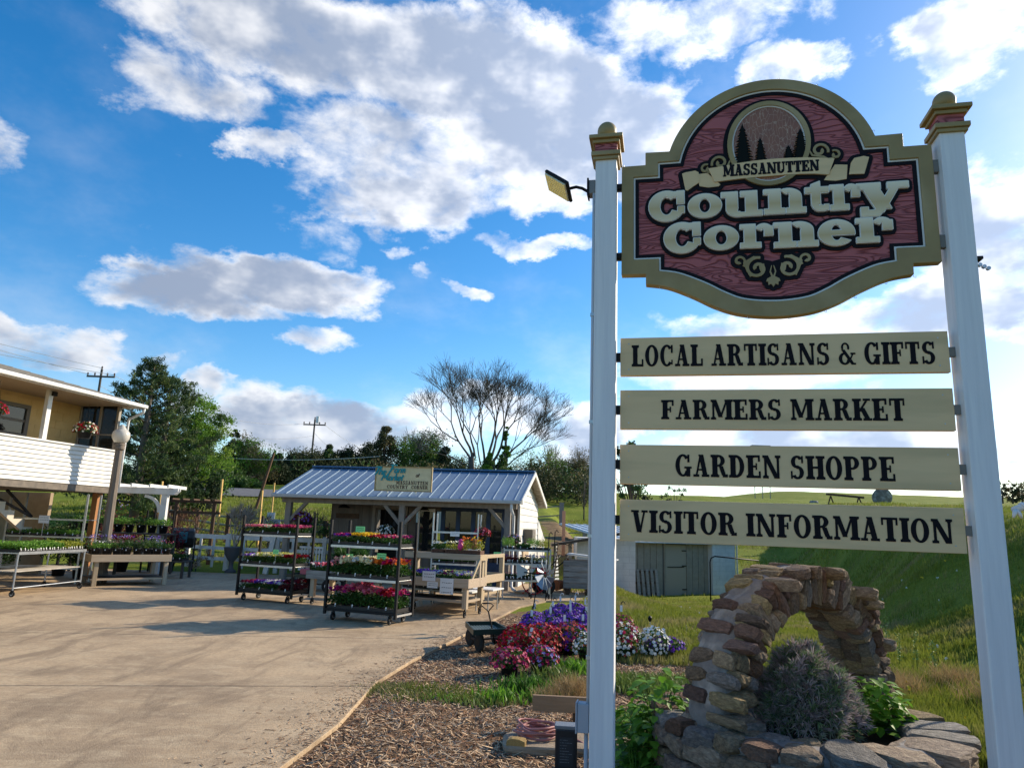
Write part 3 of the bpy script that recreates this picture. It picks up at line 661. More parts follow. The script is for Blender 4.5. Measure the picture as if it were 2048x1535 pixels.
def glyph(c):
    if c == ' ': return .3, []
    if c == 'I': return .36, stem(.075)
    if c == 'L': return .66, stem(.075)+[R4(.2, 0, .64, E_), R4(.55, .05, .64, .34)]
    if c == 'E': return .68, stem(.075)+[R4(.2, 0, .66, E_), R4(.57, .05, .66, .3), R4(.2, .9, .64, 1), R4(.55, .72, .64, .95), R4(.2, .46, .48, .55), R4(.43, .36, .5, .65)]
    if c == 'F': return .64, stem(.075)+[R4(.2, .9, .62, 1), R4(.53, .7, .62, .95), R4(.2, .46, .46, .55), R4(.42, .36, .49, .65)]
    if c == 'T': return .70, stem(.245, top=False)+[R4(.02, .9, .68, 1), R4(.02, .68, .1, .95), R4(.60, .68, .68, .95)]
    if c == 'H': return .82, stem(.075)+stem(.535)+[R4(.2, .46, .6, .55)]
    if c == 'K': return .82, stem(.075)+[dg(.30, .40, .62, 1-E_, .11), R4(.48, .9, .80, 1), dg(.64, E_, .42, .58, .22), R4(.46, 0, .84, E_)]
    if c == 'N': return .86, stem(.10, T_+.01)+stem(.67, T_+.01, bot=False)+[dg(.66, 0, .17, 1, .22)]
    if c == 'M': return 1.04, stem(.09, T_)+stem(.76, S_)+[dg(.48, .12, .19, 1, .2), dg(.48, .12, .80, 1, .10), R4(.03, .9, .27, 1)]
    if c == 'A': return .80, [dg(.16, 0, .38, 1, .09), dg(.60, 0, .40, 1, .22), R4(.24, .28, .58, .36), R4(.02, 0, .30, E_), R4(.42, 0, .78, E_), R4(.28, .93, .50, 1)]
    if c == 'V': return .78, [dg(.38, 0, .19, 1, .22), dg(.42, 0, .62, 1, .09), R4(.0, .9, .36, 1), R4(.48, .9, .77, 1)]
    if c == 'Y': return .78, [dg(.38, .42, .18, 1, .2), dg(.42, .42, .60, 1, .09), R4(.0, .9, .34, 1), R4(.46, .9, .76, 1)]+stem(.29, .2, top=False, y1=.5)
    if c == 'U': return .80, [R4(.075, .3, .285, 1), R4(0, .9, .36, 1), R4(.60, .3, .69, 1), R4(.52, .9, .78, 1)]+arcp(.3825, .3, .3075, .31, .2, .12, 180, 360)
    if c == 'D': return .76, stem(.075)+arcp(.34, .5, .38, .5, .21, E_, -90, 90)+[R4(.2, 0, .35, E_), R4(.2, .9, .35, 1)]
    if c == 'P': return .72, stem(.075)+arcp(.36, .72, .32, .28, .2, .095, -90, 90)+[R4(.2, .44, .37, .535), R4(.2, .9, .37, 1)]
    if c == 'R': return .80, stem(.075)+arcp(.36, .735, .31, .265, .2, .095, -90, 90)+[R4(.2, .47, .37, .565), R4(.2, .9, .37, 1), dg(.62, .08, .48, .5, .2), R4(.56, 0, .8, E_), R4(.72, 0, .8, .14)]
    if c == 'O': return .76, arcp(.38, .5, .36, .51, .21, .1, 0, 360, 28)
    if c == 'C': return .74, arcp(.38, .5, .36, .51, .21, .1, 42, 318, 24)+[R4(.60, .62, .70, .99), R4(.62, .08, .69, .3)]
    if c == 'G': return .80, arcp(.38, .5, .36, .51, .21, .1, 42, 325, 24)+[R4(.60, .64, .70, .99), R4(.54, .0, .73, .42), R4(.45, .36, .80, .45)]
    if c == 'S': return .66, arcp(.33, .73, .28, .28, .19, .1, 30, 250, 14)+arcp(.33, .28, .29, .29, .19, .1, -150, 70, 14)+[[(.1, .60), (.30, .44), (.56, .40), (.38, .58)], R4(.52, .68, .60, .99), R4(.03, .01, .11, .34)]
    if c == '&': return .84, arcp(.36, .78, .2, .22, .1, .08, -30, 210, 14)+arcp(.31, .27, .29, .28, .17, .09, 60, 350, 16)+[dg(.70, .02, .24, .68, .17), dg(.56, .2, .72, .5, .08), R4(.6, .46, .84, .54), R4(.62, 0, .84, .08)]
    return .5, [R4(.05, 0, .4, 1)]
def fat(c):
    "heavy letters in a unit box"
    if c == 'C': return arcp(.5, .5, .5, .5, .31, .19, 48, 330, 26)+[R4(.80, .56, 1.0, .98), R4(.52, .78, .9, .96), R4(.82, .26, 1.0, .46)]
    if c == 'o': return arcp(.5, .5, .5, .5, .32, .18, 0, 360, 30)
    if c == 'u': return [R4(.12, .3, .40, 1), R4(0, .8, .40, 1), R4(.60, .12, .88, 1), R4(.48, .8, .88, 1), R4(.6, 0, 1, .2)]+arcp(.42, .32, .3, .33, .26, .17, 180, 300, 10)+[R4(.4, .0, .62, .14)]
    if c == 'n': return [R4(.12, 0, .40, 1), R4(0, .82, .40, 1), R4(0, 0, .5, .2), R4(.62, 0, .90, .66), R4(.54, 0, 1, .2)]+arcp(.58, .66, .32, .34, .26, .18, 0, 120, 10)
    if c == 't': return [R4(.26, .22, .62, .9), [(.26, .9), (.62, .9), (.62, 1)], R4(0, .62, .98, .8)]+arcp(.58, .3, .32, .3, .26, .16, 180, 320, 10)+[R4(.6, 0, .8, .16), R4(.78, .02, .96, .2)]
    if c == 'r': return [R4(.12, 0, .46, 1), R4(0, .82, .46, 1), R4(0, 0, .62, .2)]+arcp(.72, .66, .28, .34, .2, .2, 20, 150, 8)+[R4(.74, .5, 1, .88)]
    if c == 'y': return [dg(.5, .2, .22, 1, .30), dg(.42, .1, .80, 1, .16), R4(0, .82, .46, 1), R4(.6, .82, 1.0, 1), dg(.33, 0, .50, .3, .18), R4(.06, -.02, .40, .16), R4(.06, -.02, .2, .26)]
    if c == 'e': return arcp(.5, .5, .5, .5, .34, .17, 0, 318, 26)+[R4(.2, .41, .98, .58), R4(.72, .41, 1.0, .54)]
def fit(polys, u0, u1, z0, z1): return [[(u0+x*(u1-u0), z0+y*(z1-z0)) for x, y in p] for p in polys]
def text_polys(s, u0, u1, z0, z1, z0b=None, z1b=None, sp=.055):
    w = 0; out = []
    for ch in s:
        gw, pl = glyph(ch)
        out += [[(x+w, y) for x, y in p] for p in pl]; w += gw+sp
    w -= sp; r = []
    for p in out:
        q = []
        for x, y in p:
            t = x/w; a = z0+((z0b if z0b is not None else z0)-z0)*t; b = z1+((z1b if z1b is not None else z1)-z1)*t
            q.append((u0+t*(u1-u0), a+y*(b-a)))
        r.append(q)
    return r
def grow(polys, g, n=10):
    out = list(polys); seen = set()
    for p in polys:
        for i in range(len(p)):
            a = Vector(p[i]); b = Vector(p[(i+1) % len(p)]); k = (round((a.x+b.x)*500), round((a.y+b.y)*500))
            if (b-a).length < 1e-6: continue
            d = (b-a).normalized(); an = math.atan2(d.y, d.x); q = []
            for j in range(n//2+1): t = an+PI/2+PI*j/(n//2); q.append((a.x+g*math.cos(t), a.y+g*math.sin(t)))
            for j in range(n//2+1): t = an-PI/2+PI*j/(n//2); q.append((b.x+g*math.cos(t), b.y+g*math.sin(t)))
            out.append(q)
    return out
def ccw(p):
    a = sum(p[i][0]*p[(i+1) % len(p)][1]-p[(i+1) % len(p)][0]*p[i][1] for i in range(len(p)))
    return p if a > 0 else p[::-1]
def union(polys, hole=None, eps=2e-5):
    vs = []; fs = []
    for p in polys:
        p = ccw(p); n = len(vs); vs += [Vector(v) for v in p]; fs.append(list(range(n, n+len(p))))
    nh = None
    if hole: nh = len(fs); p = ccw(hole); n = len(vs); vs += [Vector(v) for v in p]; fs.append(list(range(n, n+len(p))))
    V, E, Fo, ov, oe, of = delaunay_2d_cdt(vs, [], fs, 0, eps)
    keep = [f for f, o in zip(Fo, of) if o and (nh is None or nh not in o)]
    return V, keep
def relief(mb, polys, y, depth, hole=None):
    "a flat-topped relief whose face stands at y (towards the viewer is -y) and is `depth` thick"
    V, T = union(polys, hole); ec = {}
    for f in T:
        for i in range(len(f)):
            e = (f[i], f[(i+1) % len(f)]); ec[e] = 1
    n = len(V); vs = [(v.x, y, v.y) for v in V]+[(v.x, y+depth, v.y) for v in V]
    fs = [tuple(f) for f in T]
    for (a, b) in ec:
        if (b, a) not in ec: fs.append((b, a, a+n, b+n))
    return mb.add(vs, fs)
def stroke(pts, w0, w1=None):
    w1 = w0 if w1 is None else w1; out = []; n = len(pts)
    N = []
    for i in range(n):
        a = Vector(pts[max(i-1, 0)]); b = Vector(pts[min(i+1, n-1)]); d = (b-a).normalized(); N.append(Vector((-d.y, d.x)))
    for i in range(n-1):
        wa = (w0+(w1-w0)*i/(n-1))/2; wb = (w0+(w1-w0)*(i+1)/(n-1))/2; a = Vector(pts[i]); b = Vector(pts[i+1])
        out.append([tuple(a+N[i]*wa), tuple(b+N[i+1]*wb), tuple(b-N[i+1]*wb), tuple(a-N[i]*wa)])
    return out
def ell(cx, cy, rx, ry, n=48): return [(cx+rx*math.cos(2*PI*i/n), cy+ry*math.sin(2*PI*i/n)) for i in range(n)]

# ------------------------------------------------------------------ the big roadside sign
SGX, SGY = .593, 4.4; SGA = rad(-12.43); SGL = 2.091; GZ = -.035
def big_sign():
    o = thing('roadside_sign', 'tall two-post carved sign with maroon crest reading Country Corner above four cream boards', 'sign', (SGX, SGY, 0), SGA)
    OLIVE = M('olive_gold_paint', (.33, .245, .10), .5, (.27, .195, .08), 3, .0008, 50, c3=(.39, .30, .15), scale3=2.0, spec=.4)
    POSTW = M('weathered_white_post', (.74, .74, .75), .6, (.68, .68, .69), 9, .0012, 30, stretch=(5, 5, .25), c3=(.80, .80, .79), scale3=3)
    CREAM = M('cream_board_paint', (.76, .55, .30), .55, (.70, .50, .265), 2.5, .0007, 45, stretch=(.4, 1, 3), c3=(.60, .44, .235), scale3=2.2)
    MAR = M('maroon_carved_paint', (.20, .045, .05), .6)
    LBLK = M('raised_black_paint', (.008, .006, .009), .6, spec=.15)
    WL = M('white_line_paint', (.66, .66, .64), .55)
    # posts
    for x, top in ((0, 4.12), (SGL, 4.13)):
        p = MB().box(x-.07, x+.07, -.07, .07, GZ-.3, top).build('post', POSTW, o, bevel=.006)
        cp = MB(); cp.box(x-.098, x+.098, -.098, .098, top-.02, top+.012); cp.box(x-.086, x+.086, -.086, .086, top-.045, top-.0205)
        cp.build('post_collar', OLIVE, p, bevel=.004)
        MB().box(x-.073, x+.073, -.073, .073, top+.0125, top+.075).build('maroon_neck', MAR, p)
        c = MB(); c.box(x-.090, x+.090, -.090, .090, top+.0755, top+.10); c.box(x-.112, x+.112, -.112, .112, top+.1005, top+.128); c.build('cap_plate', OLIVE, p, bevel=.004)
        b = MB(); b.lathe([(.04, .128), (.035, .14)]+[(.066*math.sin(PI*t/16), .203-.066*math.cos(PI*t/16)) for t in range(2, 16)]+[(.0005, .269)], 24, (x, 0, top)); b.build('finial_ball', OLIVE, p, True)
    # crest outline
    cx = 1.045
    def outline(top, arcs, steps, bottom):
        zc, R, xa = arcs; h = []
        a1 = math.acos(xa/R)
        for i in range(25): a = PI/2+(a1-PI/2)*i/24; h.append((R*math.cos(a), zc+R*math.sin(a)))
        h += steps
        P = [Vector(steps[-1])]+[Vector(b) for b in bottom]
        for i in range(len(P)-1):
            p0 = P[max(i-1, 0)]; p1, p2 = P[i], P[i+1]; p3 = P[i+2] if i+2 < len(P) else Vector((-P[-2].x, P[-2].y))
            for k in range(1, 7):
                t = k/6; q = .5*((2*p1)+(p2-p0)*t+(2*p0-5*p1+4*p2-p3)*t*t+(3*p1-3*p2+p3-p0)*t*t*t); h.append((q.x, q.y))
        h[-1] = (0, h[-1][1])
        full = h[:-1]+[h[-1]]+[(-x, z) for x, z in reversed(h[1:-1])]
        return [(cx+x, z) for x, z in full]
    OUT = outline(4.59, (3.93, .66, .63), [(.787, 4.13), (.787, 4.04), (.943, 4.04), (.943, 3.275), (.787, 3.272), (.787, 3.205)], [(.65, 3.18), (.5, 3.115), (.35, 3.035), (.2, 2.985), (0, 2.965)])
    INN = outline(4.516, (3.936, .58, .568), [(.705, 4.053), (.705, 3.956), (.865, 3.957), (.865, 3.377), (.703, 3.377), (.703, 3.293)], [(.58, 3.27), (.42, 3.2), (.3, 3.132), (.18, 3.083), (0, 3.065)])
    def inset(P, g):
        P = [p for i, p in enumerate(P) if (Vector(p)-Vector(P[i-1])).length > 1e-4]
        P = ccw(P); n = len(P); out = []
        for i in range(n):
            a, b, c = Vector(P[i-1]), Vector(P[i]), Vector(P[(i+1) % n]); e1 = (b-a).normalized(); e2 = (c-b).normalized()
            n1 = Vector((-e1.y, e1.x)); n2 = Vector((-e2.y, e2.x)); m = (n1+n2); m = m/max(m.dot(n1), .25); out.append(tuple(b+m*g))
        return out
    OUT = [p for i, p in enumerate(OUT) if (Vector(p)-Vector(OUT[i-1])).length > 1e-4]; INN = [p for i, p in enumerate(INN) if (Vector(p)-Vector(INN[i-1])).length > 1e-4]
    crest = relief(MB(), [OUT], -.030, .062, hole=INN).build('crest_board', OLIVE, o, bevel=.004)
    relief(MB(), [INN], -.001, .03).build('crest_back', LBLK, crest)
    I1 = inset(INN, .0005); I2 = inset(INN, .011); I3 = inset(INN, .034)
    relief(MB(), [I1], -.018, .016, hole=I2).build('white_line', WL, crest)
    relief(MB(), [I2], -.014, .012, hole=I3).build('black_line', LBLK, crest)
    # carved maroon field: wood grain grooves in relief
    m = MAR; N = m.node_tree.nodes; L = m.node_tree.links; bs = N['Principled BSDF']
    tc = N.new('ShaderNodeTexCoord'); mp = N.new('ShaderNodeMapping'); mp.inputs['Scale'].default_value = (.55, 1, 3.4); L.new(tc.outputs['Object'], mp.inputs[0])
    wv = N.new('ShaderNodeTexNoise'); wv.inputs['Scale'].default_value = 3.0; wv.inputs['Detail'].default_value = 2; wv.inputs['Roughness'].default_value = .35; wv.inputs['Distortion'].default_value = .5; L.new(mp.outputs[0], wv.inputs['Vector'])
    fr = N.new('ShaderNodeMath'); fr.operation = 'MULTIPLY'; fr.inputs[1].default_value = 19; L.new(wv.outputs['Fac'], fr.inputs[0])
    pp = N.new('ShaderNodeMath'); pp.operation = 'PINGPONG'; pp.inputs[1].default_value = .5; L.new(fr.outputs[0], pp.inputs[0])
    mr = N.new('ShaderNodeMapRange'); mr.inputs[1].default_value = 0; mr.inputs[2].default_value = .22; L.new(pp.outputs[0], mr.inputs[0])
    bp = N.new('ShaderNodeBump'); bp.inputs['Distance'].default_value = .006; L.new(mr.outputs[0], bp.inputs['Height']); L.new(bp.outputs[0], bs.inputs['Normal'])
    mxr = N.new('ShaderNodeMixRGB'); mxr.inputs[1].default_value = (.20, .04, .045, 1); mxr.inputs[2].default_value = (.42, .115, .12, 1); L.new(mr.outputs[0], mxr.inputs[0]); L.new(mxr.outputs[0], bs.inputs['Base Color'])
    relief(MB(), [inset(INN, .0335)], -.008, .006).build('maroon_field', MAR, crest)
    # medallion
    mc = (1.041, 4.135)
    relief(MB(), [ell(*mc, .282, .322)], -.013, .006).build('medallion_backing', LBLK, crest)
    relief(MB(), [ell(*mc, .256, .298)], -.030, .016, hole=ell(*mc, .226, .268)).build('medallion_ring', OLIVE, crest)
    relief(MB(), [ell(*mc, .2255, .2675)], -.022, .008, hole=ell(*mc, .217, .259)).build('medallion_white_line', WL, crest)
    g = bpy.data.materials.new('crackled_bronze_glaze'); g.use_nodes = True; N = g.node_tree.nodes; L = g.node_tree.links; bs = N['Principled BSDF']; bs.inputs['Roughness'].default_value = .35
    tc = N.new('ShaderNodeTexCoord'); nz = N.new('ShaderNodeTexNoise'); nz.inputs['Scale'].default_value = 9; nz.inputs['Detail'].default_value = 3; L.new(tc.outputs['Object'], nz.inputs['Vector'])
    ma = N.new('ShaderNodeVectorMath'); ma.operation = 'MULTIPLY_ADD'; ma.inputs[1].default_value = (.05, .05, .05); L.new(nz.outputs['Color'], ma.inputs[0]); mp = N.new('ShaderNodeMapping'); mp.inputs['Scale'].default_value = (1.35, 1, .55); L.new(tc.outputs['Object'], mp.inputs[0]); L.new(mp.outputs[0], ma.inputs[2])
    vo = N.new('ShaderNodeTexVoronoi'); vo.feature = 'DISTANCE_TO_EDGE'; vo.inputs['Scale'].default_value = 34; L.new(ma.outputs[0], vo.inputs['Vector'])
    r = N.new('ShaderNodeMapRange'); r.inputs[1].default_value = .01; r.inputs[2].default_value = .05; L.new(vo.outputs['Distance'], r.inputs[0])
    n2 = N.new('ShaderNodeTexNoise'); n2.inputs['Scale'].default_value = 3; L.new(tc.outputs['Object'], n2.inputs['Vector'])
    c1 = N.new('ShaderNodeMixRGB'); c1.inputs[1].default_value = (.09, .05, .045, 1); c1.inputs[2].default_value = (.46, .17, .07, 1); L.new(n2.outputs['Fac'], c1.inputs[0])
    c2 = N.new('ShaderNodeMixRGB'); c2.inputs[1].default_value = (.42, .26, .17, 1); L.new(r.outputs[0], c2.inputs[0]); L.new(c1.outputs[0], c2.inputs[2]); L.new(c2.outputs[0], bs.inputs['Base Color'])
    relief(MB(), [ell(*mc, .2165, .2585)], -.017, .003).build('medallion_glaze', g, crest)
    PINEB = M('dark_green_tree_relief', (.007, .009, .008), .7, spec=.1)
    for x, zt_, hw, zb_ in ((.882, 4.285, .074, 3.98), (.990, 4.18, .046, 3.98), (1.236, 4.22, .068, 3.99), (1.160, 4.11, .040, 3.99)):
        pl = []; n = 16
        for k in range(n):
            t = k/n; z = zt_-(zt_-zb_)*t; w = hw*(.12+.88*t**.8)+.005*(k % 2); dz = (zt_-zb_)/n
            pl.append([(x-w, z-dz*1.5), (x-w*.35, z-dz*1.5), (x, z-dz*1.9), (x+w*.35, z-dz*1.5), (x+w, z-dz*1.5), (x+w*.1, z), (x-w*.1, z)])
        relief(MB(), pl, -.0245-.001*(x > 1), .007).build('tree_relief', PINEB, crest)
    # scrollwork
    def spiral(cx_, cz, r0, r1, a0, a1, n=22): return [(cx_+(r0+(r1-r0)*i/n)*math.cos(rad(a0+(a1-a0)*i/n)), cz+(r0+(r1-r0)*i/n)*math.sin(rad(a0+(a1-a0)*i/n))) for i in range(n+1)]
    def mir(pls): return [[(2*1.036-x, z) for x, z in p] for p in pls]
    left = stroke(spiral(.945, 3.285, .072, .012, 75, 560, 34), .017, .022)+stroke(spiral(.838, 3.337, .036, .010, -40, 300, 20), .013, .02)+stroke([(.862, 3.312), (.878, 3.30), (.885, 3.275), (.905, 3.232)], .02, .012)+stroke([(.866, 3.318), (.90, 3.34), (.925, 3.358), (.965, 3.353)], .024, .012)+[[(.955, 3.30), (.985, 3.315), (.992, 3.27), (.975, 3.25), (.96, 3.27)]]
    pal = []
    for a, l in ((-90, .062), (-60, .058), (-120, .058), (-32, .05), (-148, .05)):
        ax, az_ = math.cos(rad(a)), math.sin(rad(a)); bx, bz = 1.036, 3.222
        pal.append([(bx+az_*.010, bz-ax*.010), (bx+ax*l*.7+az_*.012, bz+az_*l*.7-ax*.012), (bx+ax*l, bz+az_*l), (bx+ax*l*.7-az_*.012, bz+az_*l*.7+ax*.012), (bx-az_*.010, bz+ax*.010)])
    pal += stroke([(1.036, 3.215), (1.02, 3.26), (1.03, 3.30)], .012, .004)+stroke([(1.036, 3.215), (1.052, 3.26), (1.042, 3.30)], .012, .004)
    sc = left+mir(left)+pal
    up = stroke(spiral(.735, 4.02, .052, .010, 200, -220, 26), .015, .02)+stroke(spiral(.645, 3.985, .032, .008, 60, 400, 20), .012, .018)+stroke([(.655, 3.96), (.69, 3.955), (.715, 3.975), (.78, 3.99), (.80, 4.03)], .018, .010)
    up2 = [[(2*1.041-x+.0, z+.035) for x, z in p] for p in up]
    BK = M('raised_black_paint', (0, 0, 0))
    relief(MB(), grow(sc, .024, 8)+[[(.80, 3.34), (.92, 3.36), (1.036, 3.33), (1.15, 3.36), (1.27, 3.34), (1.13, 3.22), (1.036, 3.15), (.94, 3.22)]], -.016, .010).build('scroll_backing', LBLK, crest)
    relief(MB(), sc, -.024, .008).build('lower_scrolls', OLIVE, crest)
    relief(MB(), grow(up+up2, .022, 8), -.0165, .010).build('scroll_backing', LBLK, crest)
    for q_ in (up, up2): relief(MB(), q_, -.026, .009).build('upper_scroll', OLIVE, crest)
    # ribbon
    top = [(.662, 3.982), (.76, 3.992), (.86, 4.006), (.96, 4.014), (1.05, 4.017), (1.15, 4.016), (1.25, 4.012), (1.34, 4.003), (1.43, 3.989)]
    bot = [(.70, 3.884), (.78, 3.890), (.87, 3.896), (.96, 3.899), (1.05, 3.900), (1.14, 3.902), (1.23, 3.900), (1.31, 3.895), (1.39, 3.883)]
    main = [[top[i], top[i+1], bot[i+1], bot[i]] for i in range(8)]
    tails = [[(.585, 3.950), (.655, 3.955), (.735, 3.868), (.725, 3.856), (.66, 3.852), (.605, 3.866)], [(1.505, 3.945), (1.432, 3.952), (1.362, 3.852), (1.43, 3.842), (1.495, 3.850)]]
    ends = [[(.495, 3.960), (.52, 3.968), (.578, 3.975), (.60, 3.962), (.602, 3.89), (.56, 3.862), (.528, 3.838), (.515, 3.842)], [(1.525, 3.955), (1.545, 3.985), (1.60, 3.995), (1.632, 3.985), (1.598, 3.875), (1.51, 3.878)]]
    relief(MB(), grow(main+tails+ends, .026, 8), -.0155, .010).build('ribbon_backing', LBLK, crest)
    for q_ in tails: relief(MB(), [q_], -.0225, .006).build('ribbon_fold', CREAM, crest)
    for q_ in ends: relief(MB(), [q_], -.027, .010).build('ribbon_end', CREAM, crest)
    relief(MB(), main, -.031, .014).build('ribbon_band', CREAM, crest)
    relief(MB(), grow(text_polys('MASSANUTTEN', .754, 1.336, 3.917, 3.996, 3.915, 3.988, sp=.05), .0018, 6), -.033, .003).build('ribbon_lettering', LBLK, crest)
    # big words, each letter with its white edge on one black ground
    cream2 = bpy.data.materials.new('airbrushed_cream_letter'); cream2.use_nodes = True; N = cream2.node_tree.nodes; L = cream2.node_tree.links; bs = N['Principled BSDF']; bs.inputs['Roughness'].default_value = .5
    tc = N.new('ShaderNodeTexCoord'); sp = N.new('ShaderNodeSeparateXYZ'); L.new(tc.outputs['Generated'], sp.inputs[0]); cr_ = N.new('ShaderNodeValToRGB'); e = cr_.color_ramp.elements
    e[0].position = .0; e[0].color = (.76, .64, .42, 1); e[1].position = 1; e[1].color = (.82, .73, .54, 1); q = e.new(.42); q.color = (.58, .43, .21, 1); L.new(sp.outputs[2], cr_.inputs[0]); L.new(cr_.outputs[0], bs.inputs['Base Color'])
    LW = M('white_letter_edge', (.80, .79, .74), .5)
    W = [('C', .280, .505, 3.628, 3.838), ('o', .530, .738, 3.640, 3.802), ('u', .738, .985, 3.635, 3.802), ('n', .998, 1.245, 3.638, 3.803), ('t', 1.245, 1.385, 3.641, 3.838), ('r', 1.390, 1.560, 3.640, 3.806), ('y', 1.545, 1.838, 3.590, 3.803),
         ('C', .375, .602, 3.405, 3.612), ('o', .626, .836, 3.415, 3.575), ('r', .848, 1.044, 3.419, 3.574), ('n', 1.050, 1.306, 3.412, 3.574), ('e', 1.310, 1.518, 3.408, 3.574), ('r', 1.528, 1.732, 3.419, 3.574)]
    allp = []
    for ch, *b in W: allp += fit(fat(ch), *b)
    relief(MB(), grow(allp, .027, 8), -.0175, .010).build('word_backing', LBLK, crest)
    for ch, *b in W:
        pl = fit(fat(ch), *b)
        lt = relief(MB(), grow(pl, .0045, 8), -.036, .019).build('letter', LW, crest)
        relief(MB(), [[(max(min(x, 9), 0), z) for x, z in p] for p in pl], -.0395, .004).build('letter_face', cream2, crest)
    # four boards
    B = [('LOCAL ARTISANS & GIFTS', 2.606, 2.852, .168, 1.912, 2.664, 2.803, 2.656, 2.790), ('FARMERS MARKET', 2.266, 2.513, .348, 1.728, 2.329, 2.449, 2.322, 2.454), ('GARDEN SHOPPE', 1.929, 2.170, .428, 1.652, 1.981, 2.114, 1.975, 2.114), ('VISITOR INFORMATION', 1.588, 1.835, .165, 1.922, 1.642, 1.773, 1.639, 1.772)]
    for s, z0, z1, a, b, t0, t1, t2, t3 in B:
        p = MB().box(.097, 1.985, -.022, .018, z0, z1).build('board', CREAM, o, bevel=.003)
        relief(MB(), text_polys(s, a, b, t0, t1, t2, t3), -.0245, .003).build('board_lettering', INK, p)
        sc_ = MB()
        for x in (.15, 1.93):
            for z in (z0+.04, z1-.04): MB().cyl((x, -.0245, z), (x, -.018, z), .004, seg=6).build('screw', GALV, p)
        bk = MB(); zc = (z0+z1)/2; bk.box(.071, .099, -.015, .015, zc-.028, zc+.028); bk.build('bracket', BLACKM, o)
        bk = MB(); bk.box(1.983, 2.02, -.015, .015, zc-.028, zc+.028); bk.build('bracket', M('grey_bracket', (.2, .19, .17), .6), o)
    for z in (3.9, 3.41):
        MB().cyl((.07, 0, z), (.105, 0, z), .028, seg=12).build('bracket', BLACKM, o); MB().box(1.985, 2.022, -.02, .02, z-.04, z+.04).build('bracket', M('grey_bracket', (.2, .19, .17), .6), o)
    # little hooks along the crest edge
    for i in range(2, len(OUT), 7):
        x, z = OUT[i]; s = 1 if z > 3.7 else -1
        MB().tube([(x, -.01, z), (x+.004, -.01, z+s*.014), (x+.014, -.01, z+s*.016), (x+.014, -.01, z+s*.006)], .0016, 5).build('cup_hook', GALV, crest)
    return o
SIGN = big_sign()
def sign_pt(u, v, z): p = Matrix.Rotation(SGA, 3, 'Z') @ Vector((u, v, z)); return Vector((SGX+p.x, SGY+p.y, z))
def floodlight(name, label, u, v, z, yaw, tilt, s=1, roll=0):
    p = sign_pt(u, v, z); o = thing(name, label, 'light', p, SGA); Rz_inv = Matrix.Rotation(-SGA, 3, 'Z')
    jb = MB(); jb.box(.0, .045, -.04, .04, -.05, .05); jb.build('junction_box', M('grey_cast_box', (.24, .22, .2), .5, metal=.3), o, bevel=.005)
    MB().box(-.012, 0, -.05, .05, -.062, .062).build('cover_plate', BLACKM, o, bevel=.003)
    arm = MB(); arm.tube([(-.01, 0, -.015), (-.05, -.0, .012), (-.09, -.005, .022), (-.13, -.01, .012)], .011, 8); arm.build('arm', BLACKM, o, True)
    e1 = Vector((.165, -.12, -.161)).normalized(); nn = -e1.cross(Vector((.045, .156, -.070))).normalized(); e2 = nn.cross(e1)
    Rm = Rz_inv @ Matrix((e1, -e2, -nn)).transposed()
    if Rm.determinant() < 0: Rm = Rz_inv @ Matrix((e1, e2, -nn)).transposed()
    c = Vector((-.215, -.02, .025))
    h = MB().box(-.115, .115, -.085, .085, -.0, .022).build('housing', BLACKM, o, bevel=.006, loc=c, rot=Rm.to_euler())
    f = MB()
    for k in range(9): MB().box(-.075, .075, -.06+k*.015, -.056+k*.015, .0225, .038).build('cooling_fin', BLACKM, h)
    LENS = M('milky_led_lens', (.62, .55, .34), .25, (.80, .76, .60), 30, spec=.6)
    ln = MB().box(-.103, .103, -.073, .073, -.012, -.0005).build('lens', LENS, h, bevel=.003)
    LED = M('yellow_led', (.75, .60, .16), .3, emit=((1, .8, .3), .12))
    for i in range(10):
        for j in range(7):
            MB().cyl((-.09+i*.02, -.06+j*.02, -.0155), (-.09+i*.02, -.06+j*.02, -.0125), .007, .008, 6).build('led', LED, ln)
    return o
floodlight('floodlight', 'black LED floodlight with yellow lens on arm left of the sign', -.117, 0, 3.905, rad(8), rad(-52), roll=rad(38))
def right_flood():
    p = sign_pt(SGL+.075, .05, 3.36); o = thing('rear_floodlight', 'dark finned floodlight behind the right sign post', 'light', p, SGA)
    MB().tube([(0, 0, .0), (.03, .03, .02), (.05, .05, .0)], .012, 8).build('arm', BLACKM, o, True)
    h = MB().box(0, .09, .03, .13, -.035, -.015).build('housing', BLACKM, o, bevel=.004)
    for k in range(5): MB().cyl((.02+k*.022, .02, -.05-.012*k), (.02+k*.022, .04, -.05-.012*k), .012, seg=8).build('cooling_ring', GALV, o)
right_flood()
def conduit():
    o = thing('electrical_box', 'grey electrical box with conduit fixed low on the left sign post', 'electrical box', sign_pt(-.12, -.03, 0), SGA)
    G1 = M('grey_pvc', (.36, .38, .42), .5)
    MB().box(-.020, .048, -.035, .04, .50, .66).build('box', G1, o, bevel=.006); MB().box(-.030, -.0205, -.039, .044, .495, .665).build('lid', G1, o, bevel=.003)
    MB().tube([(.038, .0, .66), (.038, .0, 3.86)], .010, 8).build('conduit', M('white_conduit', (.55, .56, .58), .5), o, True)
    MB().tube([(.03, .0, .50), (.03, .0, -.09)], .012, 8).build('conduit', G1, o, True)
    for z in (.9, 1.6, 2.3, 3.0): MB().box(.024, .050, -.012, .012, z, z+.02).build('strap', GALV, o)
conduit()
